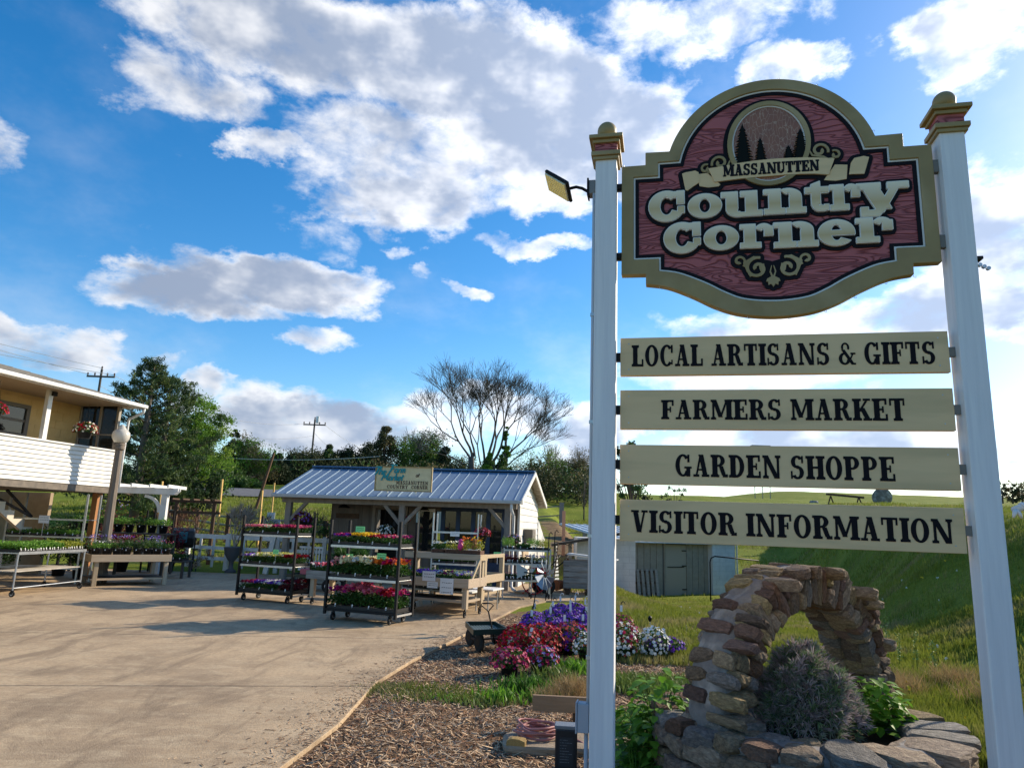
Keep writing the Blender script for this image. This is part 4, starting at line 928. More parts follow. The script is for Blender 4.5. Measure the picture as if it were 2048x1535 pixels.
# ------------------------------------------------------------------ stone planter with its arch
def rock_mat(name, a, b, lichen=None):
    return M(name, a, .92, b, 7, .03, 14, rnd=.25, c3=lichen or tuple(v*.55 for v in a), scale3=9 if lichen is None else 7, thresh=(.35, .65), spec=.15, detail=10)
ST = [rock_mat('tan_fieldstone', (.44, .34, .22), (.19, .14, .10),), rock_mat('brown_fieldstone', (.30, .22, .15), (.13, .095, .07),),
      rock_mat('grey_fieldstone', (.33, .30, .27), (.15, .14, .125),), rock_mat('rust_fieldstone', (.27, .16, .11), (.15, .10, .08),), rock_mat('ochre_fieldstone', (.50, .385, .235), (.24, .18, .12),)]
MORT = M('grey_mortar', (.23, .21, .195), .95, (.105, .10, .10), 7, .010, 26, c3=(.33, .30, .27), scale3=7, detail=10)
ROCKS = [rock_mesh('stone', s, ST[s % 5], 4, 11, .024) for s in range(30)]
def planter():
    c = Vector((2.04, 5.13, 0)); o = thing('stone_planter', 'round fieldstone planter with a rough stone arch over it, beneath the sign boards', 'planter', c)
    r = random.Random(3); Ro, Ri, zt = .965, .60, .46
    def stone(p, size, rot, k=None, par=o):
        me = ROCKS[r.randrange(30)] if k is None else ROCKS[(r.randrange(6)*5+k) % 30]
        return ob('stone', me, par, loc=p, rot=rot, scale=size)
    # ring core of mortar
    seg = 48; mb = MB(); rr = random.Random(5); vs = []
    prof = [(Ro-.05, -.35), (Ro-.05, .2), (Ro-.045, zt-.07), (Ro-.03, zt-.03), (Ro-.12, zt-.005), (Ro-.25, zt), (Ri+.06, zt-.01), (Ri+.02, zt-.05), (Ri+.02, .1)]
    for j, (pr, z) in enumerate(prof):
        for i in range(seg):
            a = 2*PI*i/seg; q = pr+rr.uniform(-.015, .015); vs.append((q*math.cos(a), q*math.sin(a), z+rr.uniform(-.01, .01)))
    fs = [(j*seg+i, j*seg+(i+1) % seg, (j+1)*seg+(i+1) % seg, (j+1)*seg+i) for j in range(len(prof)-1) for i in range(seg)]
    mb.add(vs, fs).build('mortar_ring', MORT, o, True)
    # wall courses
    z = -.16; row = 0
    for hgt in (.15, .13, .15, .12):
        a = r.uniform(0, .3)+row; end = a+2*PI
        while a < end-.04:
            w = r.uniform(.12, .34); da = min(w/Ro, end-a); m = a+da/2; hh = hgt*r.uniform(.85, 1.12)
            stone(((Ro-.07)*math.cos(m), (Ro-.07)*math.sin(m), z+hgt/2), (da*Ro*1.02, .2+r.uniform(-.02, .05), hh), (r.uniform(-.12, .12), r.uniform(-.12, .12), m+PI/2+r.uniform(-.1, .1)))
            a += da
        z += hgt; row += 1
    # cap stones, large flags on the right, small ragged ones on the left
    a = 0; 
    while a < 2*PI-.08:
        left = PI*.55 < a < PI*1.35
        w = r.uniform(.14, .24) if left else r.uniform(.20, .38); da = min(w/.82, 2*PI-a); m = a+da/2; rad_ = r.uniform(.34, .38)
        if left:
            for q in (0, 1):
                stone(((.88-.2*q)*math.cos(m), (.88-.2*q)*math.sin(m), zt-.035+r.uniform(-.012, .008)), (da*.85, .21, .10), (r.uniform(-.1, .1), r.uniform(-.1, .1), m+PI/2+r.uniform(-.3, .3)), r.choice([0, 2, 3, 4]))
        else:
            stone((.82*math.cos(m), .82*math.sin(m), zt-.028+r.uniform(-.008, .008)), (da*.82, rad_+.05, .085), (r.uniform(-.03, .03), r.uniform(-.03, .03), m+PI/2), r.choice([0, 4, 2, 0]))
        a += da
    # soil
    me = MB(); vs = [(0, 0, .36)]; fs = []
    for j in range(1, 7):
        for i in range(28): a = 2*PI*i/28; q = (Ri+.05)*j/6; vs.append((q*math.cos(a), q*math.sin(a), .36+rr.uniform(-.012, .02)-.02*(j/6)))
    for i in range(28):
        fs.append((0, 1+i, 1+(i+1) % 28))
        for j in range(5): b = 1+j*28; fs.append((b+i, b+28+i, b+28+(i+1) % 28, b+(i+1) % 28))
    me.add(vs, fs).build('soil', SOIL, o, True)
    # arch: feet at left-front and right-back
    A = Vector((1.42, 4.86)); B = Vector((2.74, 5.72)); mid = (A+B)/2; ax = (B-A); half = ax.length/2; ax.normalize(); nx = Vector((ax.y, -ax.x))    # nx faces right-front
    rise = 1.02-.14
    def P(t, k, v):     # t angle 0 (left foot)..pi, k radial offset, v across
        e = .82
        hx = -math.cos(t)*(half+k); hz = max(0.0, math.sin(t))**.85*(rise+k)
        p = mid+ax*hx+nx*v; return Vector((p.x-c.x, p.y-c.y, zt-.05+max(hz, 0)))
    segs = 26; sec = [(-.075, -.15), (.105, -.17), (.14, -.08), (.145, .05), (.115, .145), (-.075, .13)]
    vs = []; fs = []
    for i in range(segs+1):
        t = PI*i/segs
        for j, (k, v) in enumerate(sec):
            left = max(0, 1-t/(PI*.72)); kk = k+(.028*left if k > .1 else 0)
            p = P(t, kk, v*(1.0+.14*left)); n = .012 if 0 < i < segs else 0; vs.append(p+Vector([rr.uniform(-n, n) for _ in range(3)]))
    ns = len(sec)
    for i in range(segs):
        for j in range(ns): fs.append((i*ns+j, i*ns+(j+1) % ns, (i+1)*ns+(j+1) % ns, (i+1)*ns+j))
    mo = MB().add(vs, fs).build('mortar_arch', MORT, o, True)
    sb = mo.modifiers.new('smooth', 'SUBSURF'); sb.levels = 2; sb.render_levels = 2
    tx = bpy.data.textures.new('mortar_lumps', 'CLOUDS'); tx.noise_scale = .07; dm = mo.modifiers.new('lumps', 'DISPLACE'); dm.texture = tx; dm.strength = .035; dm.mid_level = .5
    def tang(t):
        d = (P(t+.02, 0, 0)-P(t-.02, 0, 0)).normalized(); return d
    def place(t, k, v, size, jit=.1, k_=None):       # size: along, radial, across
        d = tang(t); acr = Vector((nx.x, nx.y, 0)); rdl = d.cross(acr)*-1
        if rdl.dot(P(t, .1, 0)-P(t, 0, 0)) < 0: rdl = -rdl
        mt = Matrix((d, rdl, acr)).transposed()
        if mt.determinant() < 0: mt = Matrix((-d, rdl, acr)).transposed()
        e = (mt @ Euler((r.uniform(-jit, jit), r.uniform(-jit, jit), r.uniform(-jit, jit))).to_matrix()).to_euler()
        stone(P(t, k, v), size, e, k_)
    L = PI*(half+rise)/2
    for v, wv in ((.12, .13), (-.12, .12)):           # the two faces
        t = .02
        while t < PI-.03:
            ct = PI/2-abs(t-PI/2)
            w = r.uniform(.045, .09) if ct > .7 else r.uniform(.06, .12); dt = w/(L/PI); m = t+dt/2
            if r.random() < (.45 if ct > .7 else .3):
                place(m, .02, v+.02*r.random(), (w*1.02, r.uniform(.23, .28), wv+.03), .12)
            else:
                f = r.uniform(.4, .6); place(m, -.11+.245*f/2, v+.02*r.random(), (w*1.02, .245*f, wv+.03), .16); place(m, .135-.245*(1-f)/2, v+.02*r.random(), (w*1.05, .245*(1-f), wv+.03), .16)
            t += dt
    t = .1
    while t < PI-.08:                                  # underside
        w = r.uniform(.09, .15); dt = w/(L/PI)
        for v in (-.09, .05): place(t+dt/2, -.075, v, (w, .07, .16), .12)
        t += dt
    t = .04
    while t < PI-.05:                                  # outer face, half sunk in the mortar
        w = r.uniform(.055, .11); dt = w/(L/PI); v = -.13
        while v < .15:
            ww = r.uniform(.14, .30)
            hide = t < PI*.66 and r.random() < .3
            lf = .028*max(0, 1-t/(PI*.72))
            if not hide: place(t+dt/2, .112+lf, v+ww/2-.05, (w*.94, .085, ww*.95), .08, r.choice([0, 0, 4, 3, 1, 2]))
            v += ww
        t += dt
    for v in (-.12, .1):
        for t in (.03, PI-.03): place(t, 0, v, (.12, .36, .22), .1)
    return o, c
PL, PC = planter()

# ------------------------------------------------------------------ plants
def leafmat(name, c, c2=None, trans=.35, rough=.55): return M(name, c, rough, c2 or tuple(v*.6 for v in c), 7, trans=trans, spec=.25, rnd=.0)
LV = leafmat('fresh_leaf', (.09, .21, .025), (.05, .13, .018)); LVO = leafmat('olive_leaf', (.15, .22, .05), (.10, .15, .03)); LVD = leafmat('dark_leaf', (.028, .075, .014), (.018, .045, .012)); LVB = leafmat('bright_leaf', (.16, .33, .03), (.09, .22, .02))
LVG = leafmat('grey_green_leaf', (.10, .15, .09), (.06, .10, .06)); GR1 = M('grass_blade', (.16, .205, .020), .55, (.24, .26, .04), 7, trans=.35, spec=.25, c3=(.30, .26, .11), scale3=.9); GR2 = M('grass_blade_dark', (.09, .14, .016), .55, (.16, .19, .03), 7, trans=.35, spec=.25, c3=(.19, .20, .07), scale3=1.3)
DRY = leafmat('dry_grass', (.42, .29, .13), (.28, .19, .09), .3)
LAV3 = leafmat('lavender_fresh', (.15, .24, .10), (.09, .15, .06), .25, .7); LAV1 = leafmat('lavender_green', (.27, .31, .225), (.16, .19, .14), .25, .7); LAV2 = leafmat('lavender_dead', (.45, .38, .39), (.27, .22, .23), .25, .7)
rng = np.random.default_rng(11)
def tuft(P, n, l, w, spread, dirn, rng):
    V = []; Fq = []; 
    d = rng.normal(size=(n, 3))*spread+dirn; d /= np.linalg.norm(d, axis=1)[:, None]; L = l*rng.uniform(.6, 1.1, n)[:, None]
    s = np.cross(d, rng.normal(size=(n, 3))); s /= np.linalg.norm(s, axis=1)[:, None]; s *= w/2
    mid = P+d*L*.6; tip = P+d*L+np.array([0, 0, -.25])*L*.4
    V = np.stack([P-s*.6, P+s*.6, mid+s, mid-s, tip], 1).reshape(-1, 3); i = np.arange(n)[:, None]*5
    return V, np.concatenate([i+np.array([0, 1, 2]), i+np.array([0, 2, 3]), i+np.array([3, 2, 4])], 0)
def bush(name, label, cat, loc, rx, ry, h, mats, nt_, blade, wid, per, seed):
    rg = np.random.default_rng(seed); o = thing(name, label, cat, loc); acc = [([], [], 0) for _ in mats]
    for mi, m in enumerate(mats):
        Vs = []; Fs = []; k = 0
        for i in range(nt_//len(mats)):
            a = rg.uniform(0, 2*PI); u = rg.uniform(.0, 1)**.6; z = math.sqrt(max(0, 1-u*u)); rr_ = rg.uniform(.76, 1.0)+.10*math.sin(a*5+u*9)+.11*math.sin(a*3+u*14)
            p = np.array([rx*u*math.cos(a)*rr_, ry*u*math.sin(a)*rr_, h*z*rr_*.97+.02]); nrm = np.array([u*math.cos(a), u*math.sin(a), z+.35])
            V, Fq = tuft(p, per, blade, wid, .8, nrm, rg); Vs.append(V); Fs.append(Fq+k); k += len(V)
        me = npmesh('foliage', np.concatenate(Vs), np.concatenate(Fs), m); q = ob('foliage', me, o); q['kind'] = 'stuff'
    st = MB()
    for i in range(26):
        a = rg.uniform(0, 2*PI); u = rg.uniform(.2, .8); st.tube([(0, 0, 0), (rx*u*.5*math.cos(a), ry*u*.5*math.sin(a), h*.45), (rx*u*math.cos(a), ry*u*math.sin(a), h*.85*math.sqrt(1-u*u)+.02)], [.009, .006, .003], 5)
    q = st.build('stems', BROWNW, o); q['kind'] = 'stuff'
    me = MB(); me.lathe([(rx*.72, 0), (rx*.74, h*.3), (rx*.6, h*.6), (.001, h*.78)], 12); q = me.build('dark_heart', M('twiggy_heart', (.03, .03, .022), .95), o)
    return o
bush('lavender_bush', 'mounded grey purple lavender bush growing under the stone arch', 'bush', (2.00, 4.97, .36), .35, .33, .50, [LAV1, LAV2, LAV3, LAV2], 3000, .075, .0055, 12, 4)
def broadleaf(name, label, loc, rx, ry, h, n, size, mat, seed, cat='plant', droop=0, z0=0):
    rg = np.random.default_rng(seed); o = thing(name, label, cat, loc)
    a = rg.uniform(0, 2*PI, n); u = np.sqrt(rg.uniform(0, 1, n)); z = z0+h*rg.uniform(.15, 1, n)*(1-.55*u*u)
    C = np.stack([rx*u*np.cos(a), ry*u*np.sin(a), z], 1)
    if droop: C[:, 2] -= droop*u*rg.uniform(0, 1, n)
    # folded heart-shaped leaves
    s = size*rg.uniform(.6, 1.25, n); az_ = a+rg.normal(0, .7, n); tilt = rg.uniform(-.9, .35, n)
    dx = np.stack([np.cos(az_)*np.cos(tilt), np.sin(az_)*np.cos(tilt), np.sin(tilt)], 1); sd_ = np.stack([-np.sin(az_), np.cos(az_), 0*az_], 1); up = np.cross(dx, sd_)
    up *= np.sign(up[:, 2:3]+1e-9)
    pts = [(0, 0, 0), (.22, .34, .09), (.6, .36, .07), (1, 0, -.08), (.6, -.36, .07), (.22, -.34, .09), (.5, 0, -.02)]
    V = np.stack([C+dx*(x*s)[:, None]+sd_*(y*s)[:, None]+up*(w*s)[:, None] for x, y, w in pts], 1).reshape(-1, 3)
    i = np.arange(n)[:, None]*7; Fq = np.concatenate([i+np.array(t) for t in ((0, 6, 1), (1, 6, 2), (2, 6, 3), (0, 5, 6), (5, 4, 6), (4, 3, 6))], 0)
    q = ob('leaves', npmesh('leaves', V, Fq, mat, smooth=True), o); q['kind'] = 'stuff'
    st = MB()
    for k in range(0, n, 3): st.tube([(C[k][0]*.15, C[k][1]*.15, 0), tuple(C[k]*[.6, .6, .75]), tuple(C[k])], [.004, .003, .002], 4)
    q = st.build('stems', LV, o); q['kind'] = 'stuff'; return o
p = G(1735, 1408, .38)
broadleaf('leafy_plant', 'bright green broad-leaved plant in the right side of the stone planter', (2.56, 5.14, .38), .22, .20, .36, 220, .085, LVB, 5)
broadleaf('vine_plant', 'climbing green vine with hanging leaves left of the stone arch', (1.13, 5.35, .05), .32, .42, .66, 760, .085, LVB, 6, droop=.16)
broadleaf('trailing_vine', 'small trailing vine hanging down beside the left sign post', (.90, 4.98, .0), .13, .15, .50, 60, .075, leafmat('deep_leaf', (.05, .14, .02)), 8, droop=.1)

# grass, weeds, mulch chips
def pts_in(n, x0, x1, y0, y1, dens, rg):
    x = rg.uniform(x0, x1, n*3); y = rg.uniform(y0, y1, n*3); k = rg.uniform(0, 1, n*3) < dens(x, y); x, y = x[k][:n], y[k][:n]
    return np.stack([x, y, terr(x, y)], 1)
def grass(name, P, h, w, mat, seed, lean=.4):
    rg = np.random.default_rng(seed); V, Fq = blades_np(P, h, w, rg, lean); o = ob(name, npmesh(name, V, Fq, mat)); o['kind'] = 'stuff'; return o
def dfun(x, y): return (x-4.9)*.949-(y-7.2)*.316
rg = np.random.default_rng(21)
def patchy(x, y, s, sd_, lo=-.1): return np.clip((vnoise(x, y, sd_, s)-lo)*3, 0, 1)
# turf on the bank
P1 = pts_in(150000, 3.6, 22, 5, 30, lambda x, y: sm((x-4.1+vnoise(x, y, 5, 2)*.6)/.8)*np.clip(9/(y+1), .12, 1)*np.clip(.35+patchy(x, y, 1.2, 31), 0, 1), rg)
grass('bank_turf', P1, .085, .011, GR1, 1)
P2 = pts_in(60000, 3.6, 22, 5, 30, lambda x, y: sm((x-4.1)/.8)*np.clip(9/(y+1), .12, 1)*patchy(x, y, 1.6, 32, .0), rg)
grass('bank_grass_dark', P2, .11, .012, GR2, 2)
# weeds in front of the bank, behind the planter
P3 = pts_in(26000, 2.9, 5.6, 5.7, 9.5, lambda x, y: patchy(x, y, 2.5, 33, -.3)*sm((x-2.7-(y-6)*.05)/.6), rg)
grass('tall_weeds', P3, .17, .013, GR1, 3, .5)
P3c = pts_in(9000, 1.0, 3.1, 6.1, 8.6, lambda x, y: patchy(x, y, 2.2, 37, -.15), rg)
grass('leafy_weeds', P3c, .12, .022, LVO, 23, .8)
P3b = pts_in(9000, 2.9, 5.6, 6.0, 9.0, lambda x, y: patchy(x, y, 2.0, 34, .05), rg)
grass('broad_weeds', P3b, .10, .030, LV, 13, .8)
# rough grass between the flower bed and the garage
P4 = pts_in(70000, 1.0, 7.5, 9.5, 27, lambda x, y: np.clip(patchy(x, y, 1.1, 35, -.25), .0, 1)*sm((x-1.2-(y-10)*.02)/.8)*np.clip(13/(y+1), .3, 1), rg)
grass('rough_grass', P4, .12, .014, GR1, 4, .45)
# patch at the edge of the concrete
def ellp(cx_, cy_, rx, ry): return lambda x, y: np.clip(1.3-((x-cx_)/rx)**2-((y-cy_)/ry)**2, 0, 1)*np.clip(.45+patchy(x, y, 4, 36, -.1), 0, 1)
a = G(850, 1385, GZ); P5 = pts_in(3600, a.x-.95, a.x+.95, a.y-.6, a.y+.6, ellp(a.x, a.y, .72, .42), rg); grass('grass_patch', P5, .05, .008, GR2, 5, .8)
a2 = G(975, 1400, GZ); P5 = pts_in(1500, a2.x-.6, a2.x+.6, a2.y-.5, a2.y+.5, ellp(a2.x, a2.y, .45, .3), rg); grass('grass_patch', P5, .06, .009, GR2, 6, .6)
for i, (px, py, n, h) in enumerate([(1000, 1400, 130, .13), (1055, 1380, 190, .15), (1110, 1362, 190, .16), (1150, 1345, 170, .17), (1020, 1375, 80, .11), (960, 1408, 60, .08), (905, 1400, 60, .06), (1080, 1400, 90, .1)]):
    b = G(px, py, GZ); P = np.array([b.x, b.y, GZ])+rng.normal(0, 1, (n, 3))*np.array([.12, .10, 0]); g = grass('leafy_clump', P, h, .026, (LVB, LV, LVO)[i % 3], 40+i, .8)
for i, (px, py, n, h, r_) in enumerate([(1140, 1385, 650, .22, .10), (1100, 1395, 260, .16, .08), (1800, 1395, 800, .30, .14), (1910, 1385, 600, .30, .14), (1700, 1310, 200, .25, .1), (1990, 1430, 400, .3, .14)]):
    b = G(px, py, GZ*0); z = H(b.x, b.y); P = np.array([b.x, b.y, z])+rng.normal(0, 1, (n, 3))*np.array([r_, r_, 0]); V, Fq = blades_np(P, h, .005, np.random.default_rng(60+i), .8)
    q = ob('dry_grass_tuft', npmesh('dry_grass_tuft', V, Fq, DRY)); tag(q, ['dry tan grass tuft beside the left sign post', 'small dry grass tuft left of the larger one by the sign post', 'straw coloured grass clump right of the stone planter', 'straw coloured grass clump beside the right sign post', 'thin dry tuft behind the stone planter', 'dry grass tuft right of the right sign post'][i], 'grass tuft', 'dry grass tufts')
# tall seeding weed stalks behind the planter
for i, (px, py, h) in enumerate([(1752, 1340, .62), (1778, 1345, .70), (1800, 1350, .50), (1835, 1350, .52), (1870, 1360, .45), (1765, 1330, .5)]):
    b = G(px, py, 0); r_ = random.Random(i); o = thing('seeding_weed', f'{["tallest", "thin", "short", "leaning", "sparse", "forked"][i]} green seeding weed stalk right of the stone arch', 'weed', (b.x, b.y, H(b.x, b.y)), 0, 'seeding weeds behind the planter')
    s = MB(); s.tube([(0, 0, 0), (.01, 0, h*.5), (.03*r_.uniform(-1, 1), 0, h)], [.005, .004, .002], 5); s.build('stalk', LV, o)
    C = np.array([[r_.gauss(0, .018), r_.gauss(0, .018), h*r_.uniform(.35, 1)] for _ in range(90)]); V, Fq = leaves_np(C, .028, rng, .3); q = ob('seed_heads', npmesh('seed_heads', V, Fq, M('pale_seed_heads', (.25, .34, .10), .7)), o); q['kind'] = 'stuff'
# wood chips
def chips():
    rg = np.random.default_rng(77)
    def de(x, y): return sm((4.4-x)/.7)*np.clip(6.5/(y+.5), .1, 1)*np.where((x < (-1.2 if False else -1.28+np.clip(y-8, 0, 20)*.2)) , 0, 1)
    N = 85000; x = rg.uniform(-1.6, 4.6, N*2); y = 2.6+11.5*rg.uniform(0, 1, N*2)**1.25
    edge = np.interp(y, [1, 5.19, 6.3, 7.9, 9.2, 10.2, 12.7, 15.5], [-1.93, -1.46, -1.32, -1.28, -1.06, -.8, -.25, .4])
    k = (x > edge+.02) & (rg.uniform(0, 1, N*2) < sm((4.5-x)/.8)) & (((x-2.04)**2+(y-5.13)**2) > 1.0)
    x, y = x[k][:N], y[k][:N]; n = len(x); z = terr(x, y)+rg.uniform(.0, .014, n)
    an = rg.uniform(0, 2*PI, n); L = rg.gamma(2.0, .013, n)+.006; Wd = rg.uniform(.0022, .006, n); ti = rg.normal(0, .35, n); ro = rg.normal(0, .5, n)
    d = np.stack([np.cos(an)*np.cos(ti), np.sin(an)*np.cos(ti), np.sin(ti)], 1)*L[:, None]; s = np.stack([-np.sin(an)*np.cos(ro), np.cos(an)*np.cos(ro), np.sin(ro)], 1)*Wd[:, None]
    C = np.stack([x, y, z], 1); u = np.array([0, 0, .004])
    V = np.stack([C-d-s, C+d*.9-s*.6, C+d+s, C-d*.8+s*.8, C+u-d*.2, C+u+d*.6], 1).reshape(-1, 3); i = np.arange(n)[:, None]*6
    Fq = np.concatenate([i+np.array(t) for t in ((0, 1, 4), (1, 5, 4), (1, 2, 5), (2, 3, 5), (3, 4, 5), (3, 0, 4))], 0)
    cols = [M('chip_pale', (.60, .43, .27), .9), M('chip_brown', (.27, .155, .085), .9), M('chip_dark', (.08, .05, .033), .9), M('chip_grey', (.42, .31, .21), .9), M('chip_red', (.24, .12, .07), .9)]
    mi = rg.choice(5, n, p=[.24, .28, .16, .2, .12]); mi = np.tile(mi, 6)
    o = ob('wood_chip_mulch', npmesh('wood_chip_mulch', V, Fq, cols, mi)); o['kind'] = 'stuff'
chips()
def straws():
    rg = np.random.default_rng(5); mb = MB()
    for i in range(260):
        x = rg.uniform(-1.2, 3.2); y = rg.uniform(3.6, 8.5)
        e = np.interp(y, [1, 5.19, 7.9, 10.2], [-1.93, -1.46, -1.28, -.8])
        if x < e+.1 or (x-2.04)**2+(y-5.13)**2 < 1.1: continue
        a = rg.uniform(0, PI); l = rg.uniform(.04, .16); z = H(x, y)+.02; mb.bar((x, y, z), (x+l*math.cos(a), y+l*math.sin(a), z+rg.uniform(-.005, .015)), rg.uniform(.003, .008), .003)
    o = mb.build('wood_splinters', M('chip_pale', (0, 0, 0))); o['kind'] = 'stuff'
straws()

def spill():
    rg = np.random.default_rng(15); n = 2600; y = rg.uniform(4.6, 14, n); e = np.interp(y, [1, 5.19, 6.3, 7.9, 9.2, 10.2, 12.7, 15.5], [-1.95, -1.47, -1.33, -1.31, -1.1, -.86, -.3, .33])
    x = e-.02-rg.exponential(.16, n); an = rg.uniform(0, 2*PI, n); L = rg.gamma(2, .006, n)+.004; W_ = rg.uniform(.002, .005, n); z = 0*x+.004
    d = np.stack([np.cos(an), np.sin(an), 0*an], 1)*L[:, None]; q = np.stack([-np.sin(an), np.cos(an), 0*an+.4], 1)*W_[:, None]; C = np.stack([x, y, z], 1)
    V = np.stack([C-d-q*[1, 1, 0], C+d-q*[1, 1, 0], C+d+q, C-d+q], 1).reshape(-1, 3); Fq = np.arange(4*n).reshape(-1, 4)
    o = ob('spilled_chips', npmesh('spilled_chips', V, Fq, [M('chip_brown', (0, 0, 0)), M('chip_pale', (0, 0, 0)), M('chip_dark', (0, 0, 0))], rg.integers(0, 3, n))); o['kind'] = 'stuff'
spill()
def bank_clumps():
    rg = np.random.default_rng(16); Ps = []
    for i in range(420):
        x = rg.uniform(3.8, 14); y = rg.uniform(5.5, 24)
        if dfun(x, y) < -1.5: continue
        n = int(26*np.clip(10/(y+1), .5, 1.6)); p = np.array([x, y, 0])+rg.normal(0, 1, (n, 3))*np.array([.07, .07, 0]); p[:, 2] = terr(p[:, 0], p[:, 1]); Ps.append(p)
    grass('bank_clumps', np.concatenate(Ps), .17, .014, GR1, 17, .5)
    fl = M('dandelion_clock', (.7, .7, .62), .8); fy = M('dandelion_yellow', (.75, .55, .03), .7); C = []
    for i in range(90):
        x = rg.uniform(3.6, 11); y = rg.uniform(5.8, 18); C.append((x, y, H(x, y)+rg.uniform(.12, .2)))
    V, Fq = leaves_np(np.repeat(np.array(C), 5, 0)+rg.normal(0, .008, (len(C)*5, 3)), .032, rg, 0, .9); o = ob('dandelions', npmesh('dandelions', V, Fq, [fl, fy], np.repeat(rg.integers(0, 2, len(C)), 5))); o['kind'] = 'stuff'
bank_clumps()
# ------------------------------------------------------------------ nursery stock
def fm(name, c, c2=None): return M('petal_'+name, c, .6, c2, 40, spec=.2, trans=.25)
PET = dict(purple=fm('purple', (.16, .04, .42), (.09, .02, .30)), violet=fm('violet', (.30, .16, .62), (.17, .06, .45)), white=fm('white', (.80, .80, .76)), cream=fm('cream', (.80, .76, .52), (.74, .70, .40)),
           yellow=fm('yellow', (.80, .56, .03), (.74, .42, .02)), pale_yellow=fm('pale_yellow', (.74, .70, .16)), orange=fm('orange', (.80, .25, .03), (.72, .15, .02)), red=fm('red', (.46, .008, .018), (.30, .006, .016)),
           dark_red=fm('dark_red', (.25, .006, .02), (.14, .004, .015)), maroon=fm('maroon', (.10, .006, .02)), pink=fm('pink', (.74, .20, .27), (.62, .10, .18)), pale_pink=fm('pale_pink', (.76, .40, .40), (.72, .26, .28)),
           magenta=fm('magenta', (.46, .015, .17), (.34, .01, .11)), rose=fm('rose', (.50, .025, .08), (.36, .015, .05)), lavender=fm('lavender', (.42, .34, .72)), blue=fm('blue', (.10, .08, .34)), coral=fm('coral', (.70, .14, .10)))
FOL = dict(mid=leafmat('bedding_foliage', (.045, .115, .018), (.028, .07, .012)), lime=leafmat('seedling_foliage', (.17, .33, .045), (.10, .22, .03)), dark=leafmat('dark_foliage', (.025, .065, .014), (.014, .035, .01)),
           grey=leafmat('grey_foliage', (.16, .21, .13), (.09, .13, .07)), gold=leafmat('golden_foliage', (.36, .36, .05), (.22, .26, .03)), red=leafmat('burgundy_foliage', (.16, .02, .03), (.09, .015, .02)))
def petals_np(C, r, rg, up=.8, outward=None):
    n = len(C); N_ = rg.normal(0, .45, (n, 3)); N_[:, 2] += up
    N_[:, 1] -= .12
    if outward is not None: N_ += outward*1.3
    N_ /= np.linalg.norm(N_, axis=1)[:, None]; a = np.cross(N_, rg.normal(size=(n, 3))); a /= np.linalg.norm(a, axis=1)[:, None]; b = np.cross(N_, a)
    R_ = (r*rg.uniform(.7, 1.2, n))[:, None]; V = [C-N_*R_*.15]
    for k in range(10):
        t = 2*PI*k/10; q = 1.0 if k % 2 == 0 else .72; V.append(C+(a*math.cos(t)+b*math.sin(t))*R_*q+N_*R_*(.22 if k % 2 == 0 else .05))
    V = np.stack(V, 1).reshape(-1, 3); i = np.arange(n)[:, None]*11
    return V, np.concatenate([i+np.array([0, 1+k, 1+(k+1) % 10]) for k in range(10)], 0)
MESH = {}
def stock(w, d, h, fol, cols, nf, pr, seed, nl=None, leaf=.03, base=.055, tuftish=False, ball=False):
    key = (w, d, h, fol, tuple(cols), nf, pr, seed, nl, leaf, base, tuftish, ball)
    if key in MESH: return MESH[key]
    rg = np.random.default_rng(seed*7+3); n = nl or int(2600*w*d/(.3*.5)*max(.6, h/.12)*.22)
    if ball:
        a = rg.uniform(0, 2*PI, n); u = rg.uniform(-.35, 1, n); s = np.sqrt(1-u*u); rr_ = rg.uniform(.7, 1, n); O_ = np.stack([s*np.cos(a), s*np.sin(a), u], 1)
        C = O_*rr_[:, None]*np.array([w/2, d/2, h])+np.array([0, 0, base])
    else:
        x = rg.uniform(-w/2, w/2, n); y = rg.uniform(-d/2, d/2, n)
        lump = .72+.28*np.sin(x*2*PI/.085)*np.sin(y*2*PI/.085+1)+rg.normal(0, .08, n)
        z = base+h*rg.uniform(.05, 1, n)**.6*lump*.9; C = np.stack([x*1.06, y*1.06, z], 1)
    V, Fq = (leaves_np(C, leaf, rg, .3, .55) if not tuftish else leaves_np(C, leaf, rg, 1.2, .16)); mf = npmesh('foliage', V, Fq, FOL[fol]); mb_ = None
    if nf:
        if ball:
            a = rg.uniform(0, 2*PI, nf); u = rg.uniform(-.25, 1, nf); s = np.sqrt(1-u*u); O_ = np.stack([s*np.cos(a), s*np.sin(a), u], 1); C = O_*np.array([w/2, d/2, h])*rg.uniform(.92, 1.06, nf)[:, None]+np.array([0, 0, base]); V, Fq = petals_np(C, pr, rg, .1, O_)
        else:
            x = rg.uniform(-w/2, w/2, nf); y = rg.uniform(-d/2, d/2, nf); z = base+h*rg.uniform(.82, 1.12, nf)+.01; V, Fq = petals_np(np.stack([x, y, z], 1), pr, rg)
        ci = rg.integers(0, len(cols), nf)
        if not ball and len(cols) > 1: ci = np.where(rg.uniform(0, 1, nf) < .7, np.clip(((x/w+.5)*len(cols)).astype(int), 0, len(cols)-1), ci)
        mb_ = npmesh('blossoms', V, Fq, [PET[c] for c in cols], np.tile(ci, 10))
    MESH[key] = (mf, mb_); return MESH[key]
